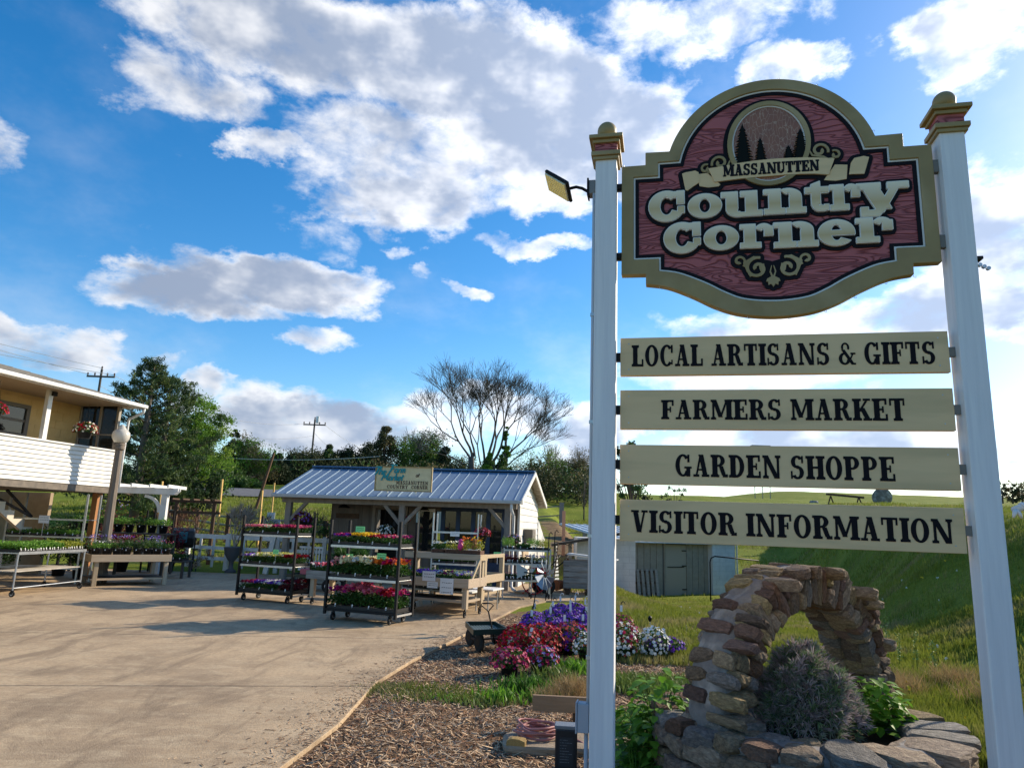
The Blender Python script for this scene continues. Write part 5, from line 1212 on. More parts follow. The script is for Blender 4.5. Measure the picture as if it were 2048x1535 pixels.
def tray_mesh(w, d, h=.055):
    k = ('tray', w, d, h)
    if k in MESH: return MESH[k]
    mb = MB(); t = .004; mb.box(-w/2, w/2, -d/2, d/2, 0, .004); mb.box(-w/2, w/2, -d/2, -d/2+t, .004, h); mb.box(-w/2, w/2, d/2-t, d/2, .004, h); mb.box(-w/2, -w/2+t, -d/2+t, d/2-t, .004, h); mb.box(w/2-t, w/2, -d/2+t, d/2-t, .004, h)
    mb.box(-w/2-.006, w/2+.006, -d/2-.006, -d/2, h-.008, h); nx_ = max(2, int(w/.075))
    for i in range(1, nx_): x = -w/2+w*i/nx_; mb.box(x-.003, x+.003, -d/2-.0045, -d/2-.0005, .004, h-.009)
    MESH[k] = mb.mesh('tray', BLACKP); return MESH[k]
TAGM = MB().box(-.011, .011, -.001, .001, 0, .05).mesh('plant_label', PAPER)
def flat(label, p, rz, fol='mid', cols=(), nf=0, h=.11, w=.29, d=.52, pr=.019, seed=1, group=None, nl=None, leaf=.03, tuftish=False, tags=2, cat='flower flat', name='flower_flat'):
    o = thing(name, label, cat, p, rz, group); ob('tray', tray_mesh(w, d), o)
    f, b = stock(w, d, h, fol, cols, nf, pr, seed, nl, leaf, .045, tuftish)
    q = ob('foliage', f, o); q['kind'] = 'stuff'
    if b: q = ob('blossoms', b, o); q['kind'] = 'stuff'
    r = random.Random(hash(label) % 999 if False else seed)
    for i in range(tags): ob('plant_label', TAGM, o, loc=(-w/2+w*(i+.5)/tags+r.uniform(-.03, .03), -d/2-.004, .035), rot=(rad(-14), 0, r.uniform(-.2, .2)))
    return o
POTM = {}
def potmesh(r, h, mat, seg=14):
    k = (r, h, mat.name)
    if k not in POTM: POTM[k] = MB().lathe([(r*.74, 0), (r*.97, h*.86), (r*1.04, h*.86), (r*1.06, h), (r*.95, h), (r*.9, h*.8), (.0001, h*.78)], seg).mesh('pot', mat, True)
    return POTM[k]
def potted(label, p, r=.1, ph=.17, fol='mid', cols=(), nf=0, h=.2, w=None, pr=.02, seed=1, group=None, leaf=.035, nl=260, tuftish=False, ball=False, pot=None, tagn=1, cat='potted plant', name='potted_plant', rz=0):
    o = thing(name, label, cat, p, rz, group); ob('pot', potmesh(r, ph, pot or BLACKP), o)
    w = w or r*2.2; f, b = stock(w, w, h, fol, cols, nf, pr, seed, nl, leaf, ph*(.9 if not ball else 1.05), tuftish, ball)
    q = ob('foliage', f, o); q['kind'] = 'stuff'
    if b: q = ob('blossoms', b, o); q['kind'] = 'stuff'
    if tagn: ob('plant_label', TAGM, o, loc=(.02, -r*1.05, ph*.72), rot=(rad(-12), 0, .2))
    return o
# castor wheel
def caster_parts(par, x, y, r=.055, rz=0.):
    m = MB(); m.tube([(x, y, 2*r+.045), (x, y, 2*r+.015)], .012, 6); m.bar((x-.022, y, 2*r+.012), (x+.022, y, 2*r+.012), .05, .008); m.box(x-.024, x-.018, y-.018, y+.018, r*.8, 2*r+.01); m.box(x+.018, x+.024, y-.018, y+.018, r*.8, 2*r+.01)
    c = m.build('caster', BLACKM, par)
    w = MB().tube([(x-.014, y, r), (x+.014, y, r)], r, 16).build('wheel', RUBBER, c, bevel=.003); 
    MB().tube([(x-.0165, y, r), (x+.0165, y, r)], r*.55, 12).build('hub', GALV, c)
def trolley(name, label, p, rz, shelves, height, W=1.34, Dp=.565, postm=BLACKM, shelfm=ALU, pw=.042, holes=True):
    o = thing(name, label, 'plant trolley', p, rz, 'rolling plant trolleys')
    for x in (-W/2, W/2):
        for y in (-Dp/2, Dp/2):
            u = MB(); u.box(x-pw/2, x+pw/2, y-pw/2, y+pw/2, .10, height); ps = u.build('upright', postm, o)
            if holes:
                k = .3
                hm = MB()
                while k < height-.05: hm.box(x-pw/2-.003, x-pw/2-.0005, y-.006, y+.006, k, k+.025); hm.box(x-.006, x+.006, y-pw/2-.003, y-pw/2-.0005, k, k+.025); k += .06
                q = hm.build('slots', M('slot_edge', (.006, .006, .006), .6), ps); q['kind'] = 'stuff'
        MB().box(x-.012, x+.012, -Dp/2, Dp/2, .13, .16).build('base_crossbar', shelfm if holes else postm, o)
    for i, z in enumerate(shelves):
        mt = BLACKM if (i == 0 and postm is BLACKM) else shelfm
        s = MB(); s.box(-W/2+.018, W/2-.018, -Dp/2+.0, Dp/2, z-.012, z); s.box(-W/2+.018, W/2-.018, -Dp/2-.012, -Dp/2-.0005, z-.035, z+.006); s.box(-W/2+.018, W/2-.018, Dp/2+.0005, Dp/2+.012, z-.035, z+.006)
        s.build('shelf', mt, o, bevel=.002)
    for x in (-W/2+.13, W/2-.13):
        for y in (-Dp/2+.06, Dp/2-.06): caster_parts(o, x, y, .062)
    return o
def loc(p, rz, x, y, z): v = rotm(rz) @ Vector((x, y, 0)); return (p[0]+v.x, p[1]+v.y, z)
def card(label, p, rz, w=.13, h=.085, stick=.16, mat=GREENCARD, tilt=-.25, lines=2):
    o = thing('price_card', label, 'sign', p, rz, None); w *= 1.08; h *= 1.1; m = MB().box(-w/2, w/2, -.003, 0, stick, stick+h).build('card', mat, o, rot=(tilt*0, 0, 0))
    if stick > .01: MB().box(-.006, .006, .001, .005, 0, stick+h*.5).build('stick', PAPER, o)
    t = MB(); r = random.Random(int(p[0]*100))
    for k in range(lines):
        z = stick+h*(.72-.3*k); x = -w*.36
        while x < w*.34: l = r.uniform(.008, .02)*w/.13; t.bar((x, -.0042, z), (x+l, -.0042, z+r.uniform(-.004, .004)), .002, .004*w/.13); x += l+.006*w/.13
    q = t.build('handwriting', INK, m); q['kind'] = 'stuff'; return o
# --- the two black trolleys
pA = Vector((-2.30, 12.50, 0)); aA = rad(-21); tA = trolley('plant_trolley', 'black three-shelf trolley in the middle of the apron, nearest the camera', pA, aA, [.19, .70, 1.235], 1.66, W=1.36)
pB = Vector((-4.72, 14.95, 0)); aB = rad(-21); tB = trolley('plant_trolley', 'black three-shelf trolley at the left, beside the white fence', pB, aB, [.19, .71, 1.31], 1.69, W=1.34)
nA = 'the nearest black trolley'; nB = 'the left black trolley'
rows = [(pA, aA, 1.241, nA, 'top', [('purple pansies', 'mid', ('magenta', 'purple'), 70, .12, .018), ('yellow daisies', 'mid', ('yellow', 'yellow', 'yellow'), 95, .14, .02), ('dark red daisies', 'mid', ('dark_red', 'red'), 60, .12, .018), ('pink daisies', 'mid', ('pink', 'pale_pink', 'magenta'), 55, .12, .018)]),
        (pA, aA, .706, nA, 'middle', [('blush and cream ranunculus', 'mid', ('pale_pink', 'cream', 'cream'), 42, .24, .034), ('white ranunculus', 'mid', ('cream', 'white', 'cream'), 46, .25, .036), ('orange ranunculus', 'mid', ('cream', 'orange', 'orange'), 44, .24, .036), ('red and orange ranunculus', 'mid', ('magenta', 'red', 'coral', 'orange'), 40, .24, .034)]),
        (pA, aA, .196, nA, 'bottom', [('magenta cyclamen', 'mid', ('magenta', 'magenta', 'pink'), 50, .25, .030), ('tall pink gerberas', 'mid', ('pink', 'magenta', 'pink'), 50, .31, .034), ('pink ball-shaped blooms', 'mid', ('pink', 'pale_pink', 'rose'), 46, .26, .032), ('crimson blooms', 'mid', ('rose', 'red', 'magenta'), 55, .25, .030)]),
        (pB, aB, 1.316, nB, 'top', [('pale pink petunias', 'mid', ('pale_pink', 'pink'), 120, .12, .019), ('soft pink petunias', 'mid', ('pink', 'pale_pink', 'cream'), 110, .12, .019), ('rose petunias', 'mid', ('rose', 'magenta', 'pink'), 130, .13, .02), ('crimson petunias', 'mid', ('magenta', 'rose', 'pink'), 120, .13, .02)]),
        (pB, aB, .716, nB, 'middle', [('violet and white petunias', 'mid', ('purple', 'violet', 'white'), 100, .13, .021), ('pale yellow petunias', 'mid', ('pale_yellow', 'cream'), 130, .15, .021), ('lemon yellow petunias', 'mid', ('pale_yellow', 'pale_yellow', 'cream'), 120, .16, .021), ('deep red petunias', 'mid', ('red', 'dark_red'), 110, .14, .022)]),
        (pB, aB, .196, nB, 'bottom', [('wine red petunias', 'mid', ('dark_red', 'magenta'), 90, .12, .02), ('purple and white petunias', 'mid', ('purple', 'violet', 'white'), 110, .13, .021), ('purple striped petunias', 'mid', ('violet', 'purple', 'white'), 90, .13, .02), ('dark maroon foliage', 'red', ('maroon', 'dark_red'), 60, .17, .02)])]
sd_i = 0
for p, a, z, rn, sh, L in rows:
    for i, (nm, fo, co, nf, h, pr) in enumerate(L):
        x = -.49+i*.327; sd_i += 1
        if 'violet and white' in nm: pass
        flat(f'flat of {nm} on the {sh} shelf of {rn}', loc(p, a, x, -.01, z), a, fo, co, int(nf*2.3), h, w=.325, seed=sd_i, pr=pr*1.3, nl=int(560+h*2200), leaf=.036 if h < .2 else .05, tags=1)
card('light green price card above the yellow daisies on the nearest black trolley', loc(pA, aA, -.28, .0, 1.25), aA, .17, .09, .21)
card('light green price card at the left end of the nearest black trolley', loc(pA, aA, -.6, .22, .86), aA, .13, .1, .10)
card('light green price card above the red ranunculus on the nearest black trolley', loc(pA, aA, .28, -.16, .72), aA, .16, .10, .30)
card('light green price card above the yellow petunias on the left black trolley', loc(pB, aB, .17, -.24, .72), aB, .13, .08, .22)
# --- wooden tables on casters
def wood_table(label, p, rz, L, W, z, up=None, grp='wooden display tables', casters=True, leg=.09, box=.16, low=None, boardm=PINE):
    "p = front right corner; x runs left (negative), y back"
    o = thing('display_table', label, 'table', p, rz, grp)
    for (a, b, c, d) in ((-L, 0, 0, .038), (-L, 0, W-.038, W)): MB().box(a, b, c, d, z-box, z).build('side_board', boardm, o, bevel=.003)
    for (a, b) in ((-.038, 0), (-L, -L+.038)): MB().box(a+.0005, b-.0005, .0385, W-.0385, z-box, z).build('end_board', boardm, o, bevel=.003)
    n = max(3, int(W/.15))
    for k in range(n): y = .045+(W-.09)*k/n; MB().box(-L+.04, -.04, y+.004, y+(W-.09)/n-.004, z-box+.01, z-box+.03).build('slat', GREYW, o)
    zt = .15 if casters else 0
    for x in (-.09, -L+.09+leg/2):
        for i, y in enumerate((.085, W-.085)):
            top = (up+.0 if (up and i == 1) else z-.03 if up is None else z-.03)
            if i == 1 and up: top = up-.13
            MB().box(x-leg/2, x+leg/2, y-leg/2, y+leg/2, zt, top).build('leg', PINEV, o, bevel=.004)
            if casters: caster_parts(o, x, y, .05)
    if up:
        MB().box(-L+.0, .0, W-.36, W-.33, up-.11, up).build('shelf_board', boardm, o, bevel=.003); MB().box(-L, 0, W-.035, W-.0, up-.11, up).build('shelf_board', boardm, o, bevel=.003)
        MB().box(-.035, 0, W-.3295, W-.0355, up-.11, up).build('shelf_end', boardm, o, bevel=.003); MB().box(-L+.01, -.036, W-.329, W-.036, up-.1, up-.08).build('shelf_slat', GREYW, o)
        MB().box(-.04, -.0, W-.36, W-.30, z-.16, up-.11).build('shelf_strut', PINEV, o)
        MB().bar((-.02, W-.34, up-.1), (-.02, .1, z-.1), .03, .05).build('shelf_brace', PINEV, o)
    if low:
        MB().box(-L+.06, -.06, .06, .12, low-.04, low).build('rail', PINE, o); MB().box(-L+.06, -.06, W-.12, W-.06, low-.04, low).build('rail', PINE, o); MB().box(-.1, -.06, .121, W-.121, low-.041, low-.001).build('rail', PINE, o)
        for k in range(4): y = .13+k*(W-.26)/4; MB().box(-L+.06, -.105, y, y+(W-.26)/4-.02, low-.001, low+.014).build('slat', BLACKP if k < 3 else GREYW, o)
    return o
T1 = Vector((-.66, 13.22, 0)); wood_table('two-tier pine table on casters with pansies and paper signs, right of the nearest trolley', T1, aA, 1.62, .86, .68, up=1.10, low=.30)
T2 = Vector((-2.38, 13.98, 0)); wood_table('pine table on casters between the two black trolleys, holding pink and red flats', T2, aA, 1.72, .82, .655, low=None, boardm=GREYW)
T3 = Vector((-.42, 15.0, 0)); o3 = wood_table('empty pine box table behind the two-tier table, nearest the shed corner', T3, aA, 1.35, 1.12, .64, up=None, low=.28)
for x, y in ((-.05, .06), (-.05, 1.06)): MB().box(x-.045, x+.045, y-.045, y+.045, .641, 1.06).build('corner_post', PINEV, o3, bevel=.004)
MB().box(-.03, .0, .11, 1.01, .98, 1.055).build('hand_rail', PINE, o3, bevel=.003)
potted('leafy green plant on the lower rail of the empty pine table', loc(T3, aA, -.25, .45, .295), .12, .10, 'grey', (), 0, .2, w=.4, seed=3, leaf=.07, nl=300)
for i, (nm, co) in enumerate([('violet and yellow pansies', ('purple', 'violet', 'yellow')), ('deep violet pansies', ('purple', 'violet', 'violet')), ('dark blue and white violas', ('blue', 'violet', 'white')), ('wine and cream pansies', ('maroon', 'magenta', 'cream')), ('white and violet pansies', ('white', 'violet', 'cream'))]):
    flat(f'flat of {nm} in the lower box of the two-tier table', loc(T1, aA, -1.43+i*.31, .32, .55), aA, 'mid', co, 95, .16, w=.30, seed=30+i, pr=.028, nl=620, leaf=.036)
for i in range(5): 
    if i: potted(['', 'bushy green herb at the left', 'tall green fennel', 'feathery green herb', 'trailing green herb at the right'][i]+' in the back of the two-tier table', loc(T1, aA, -.1-i*.3, .63, .55), .07, .1, 'lime', (), 0, .2, w=.26, seed=50+i, leaf=.05, nl=300, tuftish=True)
BROWNB = M('woven_brown_box', (.16, .075, .04), .8, (.09, .04, .025), 30)
for i, (x, w_, co, fo, tall, nm) in enumerate([(-.95, .26, ('white', 'cream'), 'mid', .13, 'small brown box of white flowers'), (-.60, .36, ('cream', 'white'), 'gold', .14, 'brown box of cream flowers and trailing leaves'), (-.24, .40, ('orange', 'yellow'), 'gold', .22, 'brown box of orange and golden plants')]):
    q = thing('planter_box', nm+' on the upper shelf of the two-tier table', 'planter box', loc(T1, aA, x, .68, 1.02), aA)
    MB().box(-w_/2, w_/2, -.1, .1, 0, .15).build('box', BROWNB, q, bevel=.005)
    for k in range(5): MB().box(-w_/2-.003, w_/2+.003, -.104, -.1005, .01+k*.028, .028+k*.028).build('slat', BROWNB, q)
    f, b = stock(w_, .2, tall, fo, co, 34, .026, 70+i, 420, .04, .14); e = ob('foliage', f, q); e['kind'] = 'stuff'; e = ob('blossoms', b, q); e['kind'] = 'stuff'
q = thing('rabbit_ornament', 'bright pink garden ornament standing among the planters on the upper shelf', 'ornament', loc(T1, aA, -.47, .6, 1.17), aA)
HP = M('hot_pink_paint', (.80, .05, .22), .4); MB().lathe([(.03, 0), (.05, .03), (.055, .08), (.04, .12), (.03, .13), (.045, .16), (.04, .19), (.001, .21)], 14).build('body', HP, q, True)
q = thing('squirrel_ornament', 'small brown animal ornament on the upper shelf beside the orange planter', 'ornament', loc(T1, aA, -.20, .64, 1.19), aA)
MB().lathe([(.035, 0), (.05, .04), (.045, .10), (.03, .13), (.036, .16), (.03, .19), (.001, .21)], 12).build('body', M('rust_brown_fur_paint', (.30, .13, .04), .8), q, True)
MB().tube([(0, .03, .02), (.01, .07, .06), (.0, .09, .13), (0, .06, .18)], [.02, .03, .032, .012], 8).build('tail', M('rust_brown_fur_paint', (0, 0, 0)), q, True)
card('white paper sign hanging on the front of the two-tier table, lowest and rightmost', loc(T1, aA, -.43, -.01, .40), aA, .25, .25, 0, PAPER, 0, 3)
card('white paper sign leaning in the pansies of the two-tier table', loc(T1, aA, -.80, -.01, .61), aA, .25, .16, 0, PAPER, 0, 2)
card('small white paper sign below the leaning sign on the two-tier table', loc(T1, aA, -.72, -.012, .49), aA, .2, .1, 0, PAPER, 0, 2)
for i, (nm, co, fo) in enumerate([('crimson and white dianthus', ('white', 'rose', 'pink'), 'mid'), ('red dianthus', ('red', 'pale_pink'), 'mid'), ('mixed pink violas', ('pink', 'magenta', 'lavender'), 'mid'), ('leafy green perennials', ('lavender', 'white'), 'lime'), ('dark purple salvias', ('magenta', 'maroon'), 'mid')]):
    flat(f'flat of {nm} on the pine table between the trolleys', loc(T2, aA, -1.54+i*.33, .30, .55), aA, fo, co, 110 if fo == 'mid' else 10, .18, w=.31, seed=90+i, pr=.027, nl=700, leaf=.04)
potted('large clump of fine green grass behind the pine table between the trolleys', loc(T2, aA, -1.35, 1.0, .6), .16, .2, 'mid', (), 0, .33, w=.6, seed=7, leaf=.2, nl=900, tuftish=True, tagn=0)
potted('tub of grey green foliage behind the nearest trolley', loc(T2, aA, -.55, .70, .55), .1, .12, 'grey', (), 0, .25, w=.45, seed=9, leaf=.05, nl=500)
potted('tub of fresh green foliage behind the nearest trolley', loc(T2, aA, -.10, .72, .55), .1, .12, 'lime', (), 0, .22, w=.42, seed=12, leaf=.05, nl=500)
# white folding benches low behind the tables
def bench(label, p, rz, L, W, z, m=WHITE):
    o = thing('low_bench', label, 'bench', p, rz, 'low white benches'); MB().box(-L/2, L/2, -W/2, W/2, z-.03, z).build('top', m, o, bevel=.006)
    for x in (-L/2+.12, L/2-.12):
        for y in (-W/2+.05, W/2-.05): MB().cyl((x, y, 0), (x, y, z-.03), .016, seg=8).build('leg', ALU, o)
    return o
bench('low white table standing under the two-tier table', loc(T1, aA, -.85, 1.5, 0), aA, 1.7, .6, .42)
bench('low white table standing behind the nearest trolley', loc(pA, aA, .3, 2.2, 0), aA, 1.5, .6, .40)
for i in range(4): flat(f'black flat, {["leftmost", "second", "third", "rightmost"][i]} on the low white table behind the nearest trolley', loc(pA, aA, -.3+.33*i, 2.2, .40), aA, 'dark', (), 0, .04, w=.3, seed=3, nl=200, tags=1)
# --- galvanised racks by the shed
def metal_rack(label, p, rz, W, Dp, h, shelves, m=ALU, r=.014, casters=False):
    o = thing('metal_rack', label, 'rack', p, rz, 'pale metal plant racks')
    for x in (0, W):
        for y in (0, Dp): MB().box(x-r, x+r, y-r, y+r, .12 if casters else 0, h).build('upright', m, o)
        MB().box(x-r*.6, x+r*.6, r, Dp-r, h*.35-.02, h*.35).build('end_bar', m, o)
    for z in shelves:
        s = MB(); s.box(r, W-r, 0, Dp, z-.02, z-.005); s.box(r, W-r, -r-.004, -.0005, z-.035, z+.005); s.build('shelf', m, o)
    if casters:
        for x in (0, W):
            for y in (0, Dp): caster_parts(o, x, y, .045)
    return o
M1 = Vector((-1.74, 17.0, 0)); metal_rack('tall pale metal rack in front of the blue shed windows', M1, rad(-6), 1.07, .45, 1.9, [.35, .75, 1.10, 1.475])
for i, x in enumerate((.2, .53, .86)):
    flat(['flat of dark seedlings, left', 'flat of dark seedlings, middle', 'flat of dark seedlings, right'][i]+', upper shelf of the rack by the blue windows', loc(M1, rad(-6), x, .2, 1.10), rad(-6), 'dark', (), 0, .16, w=.3, d=.4, seed=5+i, nl=420, leaf=.045, tags=1)
    flat(['flat of bushy herbs, left', 'flat of bushy herbs, middle', 'flat of bushy herbs, right'][i]+', lower shelf of the rack by the blue windows', loc(M1, rad(-6), x, .2, .75), rad(-6), 'mid', (), 0, .13, w=.3, d=.4, seed=8+i, nl=420, leaf=.045, tags=1)
card('white paper sign on the top shelf of the tall rack by the blue windows', loc(M1, rad(-6), .53, -.03, 1.375), rad(-6), .2, .1, 0, PAPER, 0, 2)
M2 = Vector((-.05, 17.2, 0)); metal_rack('three-level metal rack of herbs at the shed corner post', M2, rad(6), 1.12, .5, 1.15, [.41, .79, 1.11], casters=False)
for i, (x, nm, fo, h, tu) in enumerate([(.12, 'feathery green dill', 'lime', .28, True), (.48, 'grey thyme', 'mid', .10, False), (.72, 'golden green fennel', 'lime', .27, True), (.98, 'tall yellow green dill', 'gold', .25, True)]):
    flat(f'tray of {nm}, top level of the herb rack', loc(M2, rad(6), x, .22, 1.112), rad(6), fo, (), 0, h, w=.27, d=.42, seed=20+i, nl=600, leaf=.06, tuftish=tu)
for i, (x, nm, co, fo) in enumerate([(.2, 'purple sage', ('purple', 'magenta'), 'red'), (.55, 'plum coloured heuchera', ('purple', 'lavender'), 'mid'), (.88, 'blue green succulents', ('lavender',), 'grey')]):
    flat(f'tray of {nm}, middle level of the herb rack', loc(M2, rad(6), x, .22, .792), rad(6), fo, co, 40, .12, w=.3, d=.42, seed=26+i, nl=420, leaf=.04, pr=.017, tags=4)
for i, x in enumerate((.2, .55, .88)):
    flat(f'tray of {["pink", "rose", "crimson"][i]} strawberry flowers on the lowest level of the herb rack', loc(M2, rad(6), x, .22, .412), rad(6), 'dark', (['pink', 'rose', 'red'][i],), 30, .10, w=.3, d=.42, seed=33+i, nl=360, leaf=.04, pr=.016, tags=4)
card('light green price card on a stick left of the herb rack', (-.2, 16.9, .78), 0, .16, .1, .16)
sm_ = metal_rack('small two-level metal stand right of the herb rack', Vector((.62, 17.25, 0)), rad(4), .42, .42, 1.0, [.42, .75], casters=True)
# --- left: metal table and racks of seedlings
L1 = Vector((-9.40, 14.05, 0)); aL = rad(86)
o = thing('metal_cart', 'low metal cart of green seedlings at the left edge of the photo', 'cart', L1, aL)
W1, D1 = 2.0, .86
for x in (0.02, W1-.02):
    for y in (.02, D1-.02):
        MB().cyl((x, y, .12), (x, y, .80), .018, seg=8).build('leg', GALV, o); caster_parts(o, x, y, .055)
MB().box(0, W1, 0, D1, .80, .825).build('top', GALV, o, bevel=.004); MB().box(-.0, W1, -.006, -.0005, .785, .84).build('rim', GALV, o)
for k in range(6): MB().box(.05, W1-.05, .05+k*.13, .05+k*.13+.12, .455, .47).build('shelf_board', M('worn_white_plank', (.55, .50, .42), .8, (.4, .35, .28), 8), o)
MB().cyl((.02, .02, .16), (W1-.02, .02, .16), .01, seg=6).build('rail', GALV, o)
for i in range(6):
    for j in range(2):
        flat(f'seedling flat, {["nearest", "second", "third", "fourth", "fifth", "farthest"][i]} of the {["right", "left"][j]} row on the low metal cart', loc(L1, aL, .2+i*.31, .22+j*.42, .826), aL, 'lime' if i < 4 or j else 'gold', (), 0, .16, w=.30, d=.41, seed=100+i % 3, nl=620, leaf=.06, group='seedling flats on the low cart', tags=4, cat='seedling flat', name='seedling_flat')
L2 = Vector((-11.7, 16.9, 0)); metal_rack('tall metal rack behind the low cart, with a white card on a stick', L2, rad(3), 1.75, .6, 2.05, [.35, .72, 1.06, 1.46], GALV, .02)
for i in range(4):
    flat(f'green seedling flat, {["leftmost", "second", "third", "rightmost"][i]} on the second highest shelf of the tall left rack', loc(L2, rad(3), .25+i*.4, .15, 1.062), rad(3), 'lime', (), 0, .12, w=.36, d=.42, seed=104+i % 2, nl=560, leaf=.045, group='seedling flats on the tall left rack', cat='seedling flat', name='seedling_flat')
    flat(f'dark herb flat, {["leftmost", "second", "third", "rightmost"][i]} on the middle shelf of the tall left rack', loc(L2, rad(3), .25+i*.4, .15, .722), rad(3), 'dark', (), 0, .12, w=.36, d=.42, seed=106+i % 2, nl=460, leaf=.04, group='herb flats on the tall left rack', cat='seedling flat', name='seedling_flat')
card('white card on a stick above the seedlings of the tall left rack', loc(L2, rad(3), .85, -.05, 1.07), rad(3), .22, .16, .28, PAPER)
# --- left: pine table with nursery pots
L3 = Vector((-8.05, 17.55, 0)); a3 = rad(42)
wood_table('pine table of potted perennials below the street lamp', L3, a3, 1.72, 1.15, .70, casters=False, low=.17)
specs = [('white flowering candytuft', 'lime', ('white',), 26, .16), ('white and green daisies', 'lime', ('white', 'cream'), 14, .17), ('pink tinged foliage plant', 'mid', ('pale_pink',), 10, .16), ('magenta spiked veronica', 'mid', ('magenta',), 22, .27), ('dark leafy salvia', 'dark', ('magenta',), 8, .2), ('blue salvia', 'mid', ('blue',), 26, .24), ('fine leaved blue catmint', 'mid', ('blue', 'lavender'), 14, .2), ('pink flowering dianthus', 'mid', ('pink',), 16, .17)]
for i, (nm, fo, co, nf, h) in enumerate(specs):
    potted(f'pot of {nm}, front row of the pine table below the lamp', loc(L3, a3, -1.62+i*.218, .15, .655), .095, .19, fo, co, nf, h, w=.24, seed=120+i, nl=260, leaf=.04, pr=.015)
for i in range(5):
    potted(f'black pot of {["lavender blue phlox", "lilac phlox", "pale blue phlox", "green sedum", "violet aubretia"][i]}, back row of the pine table below the lamp', loc(L3, a3, -1.55+i*.33, .75, .655), .1, .19, 'grey', ('lavender', 'lavender', 'violet'), 40 if i != 3 else 0, .26, w=.30, seed=130+i, nl=260, leaf=.04, pr=.018)
# --- benches of stock under the porch and pergola
DKB = M('dark_bench_timber', (.08, .07, .06), .8)
def low_bench(label, p, rz, L, W, z):
    o = thing('stock_bench', label, 'bench', p, rz, 'dark stock benches'); MB().box(0, L, 0, W, z-.04, z).build('top', DKB, o)
    for x in (.05, L-.05):
        for y in (.05, W-.05): MB().box(x-.03, x+.03, y-.03, y+.03, 0, z-.04).build('leg', DKB, o)
B1 = Vector((-12.3, 19.9, 0)); low_bench('long dark bench of potted shrubs under the porch', B1, rad(2), 2.9, .7, 1.12)
for i in range(9):
    potted(f'pot of {["ferny", "round-leaved", "upright", "trailing", "dense", "light green", "thin", "spreading", "bushy"][i]} green shrub on the dark bench under the porch', loc(B1, rad(2), .18+i*.31, .3, 1.12), .12, .22, 'lime' if i % 3 else 'mid', (), 0, .26, w=.36, seed=140+i % 4, nl=330, leaf=.05)
B2 = Vector((-10.6, 19.2, 0)); low_bench('low dark bench of perennials behind the pine table', B2, rad(2), 2.1, .6, .45)
for i, (nm, fo, co) in enumerate([('dark green ferns', 'dark', ()), ('yellow green sedum', 'gold', ('yellow',)), ('dark red heuchera', 'red', ()), ('crimson geraniums', 'mid', ('red',)), ('dark evergreen cuttings', 'dark', ()), ('pink begonias', 'mid', ('pink', 'rose'))]):
    flat(f'flat of {nm} on the low dark bench behind the pine table', loc(B2, rad(2), .2+i*.33, .3, .45), rad(2), fo, co, 30 if co else 0, .16, w=.31, d=.5, seed=150+i, nl=460, leaf=.045)
for i, (x, y, s, h, fo, nm) in enumerate([(-10.65, 18.3, .30, .85, 'dark', 'dark conifer shrub in a pot left of the lamp'), (-11.55, 18.9, .42, 1.55, 'dark', 'tall leaning dark juniper by the porch stairs'), (-12.6, 17.9, .5, .7, 'dark', 'low dark evergreen at the left edge'), (-11.0, 20.9, .5, 1.5, 'red', 'red leaved Japanese maple in a pot under the porch'), (-9.9, 21.4, .45, 1.3, 'red', 'burgundy ninebark shrub by the pergola'), (-11.9, 21.6, .45, 1.7, 'red', 'purple leaved shrub behind the porch bench')]):
    potted(nm, (x, y, 0), .18, .28, fo, ('lavender',) if fo == 'red' and i == 5 else (), 30 if i == 5 else 0, h, w=s*1.7, seed=160+i, nl=1500, leaf=.07, tagn=0, cat='shrub', name='potted_shrub', ball=False)
# black shelving under the pergola
o = thing('black_shelving', 'black metal shelving with potted plants between the lamp and the pergola post', 'shelving', (-10.45, 20.9, 0), rad(3))
for x in (0, .55):
    for y in (0, .5): MB().box(x-.02, x+.02, y-.02, y+.02, 0, 1.75).build('upright', BLACKM, o)
for z in (.5, 1.0): MB().box(-.02, .57, -.02, .52, z, z+.02).build('shelf', BLACKM, o)
# tub, wheeled black bin at the far left bottom
potted('black tub on the ground beneath the low metal cart', (-10.1, 14.2, 0), .24, .3, 'dark', (), 0, .05, w=.3, nl=60, tagn=0, cat='tub', name='plant_tub')

# ------------------------------------------------------------------ street lamp
def street_lamp():
    o = thing('street_lamp', 'grey stone-look street lamp with white glass globe in front of the clapboard porch', 'street lamp', (-9.64, 17.45, 0))
    CST = M('weathered_stone_column', (.25, .20, .15), .85, (.15, .12, .095), 7, .003, 30, stretch=(5, 5, .4))
    c = MB(); n = 8
    prof = [(.15, 0), (.15, .25), (.125, .32), (.115, 1.0), (.10, 2.2), (.085, 3.15)]
    c.lathe(prof, 8); c.build('column', CST, o)
    MB().lathe([(.09, 3.15), (.12, 3.18), (.125, 3.22), (.11, 3.25), (.13, 3.28), (.13, 3.31), (.08, 3.33)], 20).build('collar', CST, o, True)
    GL = M('opal_glass_globe', (.74, .70, .62), .25, spec=.5, trans=.3)
    MB().lathe([(.085, 3.33), (.15, 3.37), (.195, 3.45), (.205, 3.53), (.19, 3.60), (.14, 3.655), (.10, 3.68), (.10, 3.70), (.075, 3.72), (.065, 3.76), (.03, 3.79), (.001, 3.795)], 28).build('globe', GL, o, True)
    for k in range(12):
        a = 2*PI*k/12; MB().cyl((.115*math.cos(a), .115*math.sin(a), 3.30), (.10*math.cos(a), .10*math.sin(a), 3.35), .008, seg=5).build('finger', CST, o)
street_lamp()

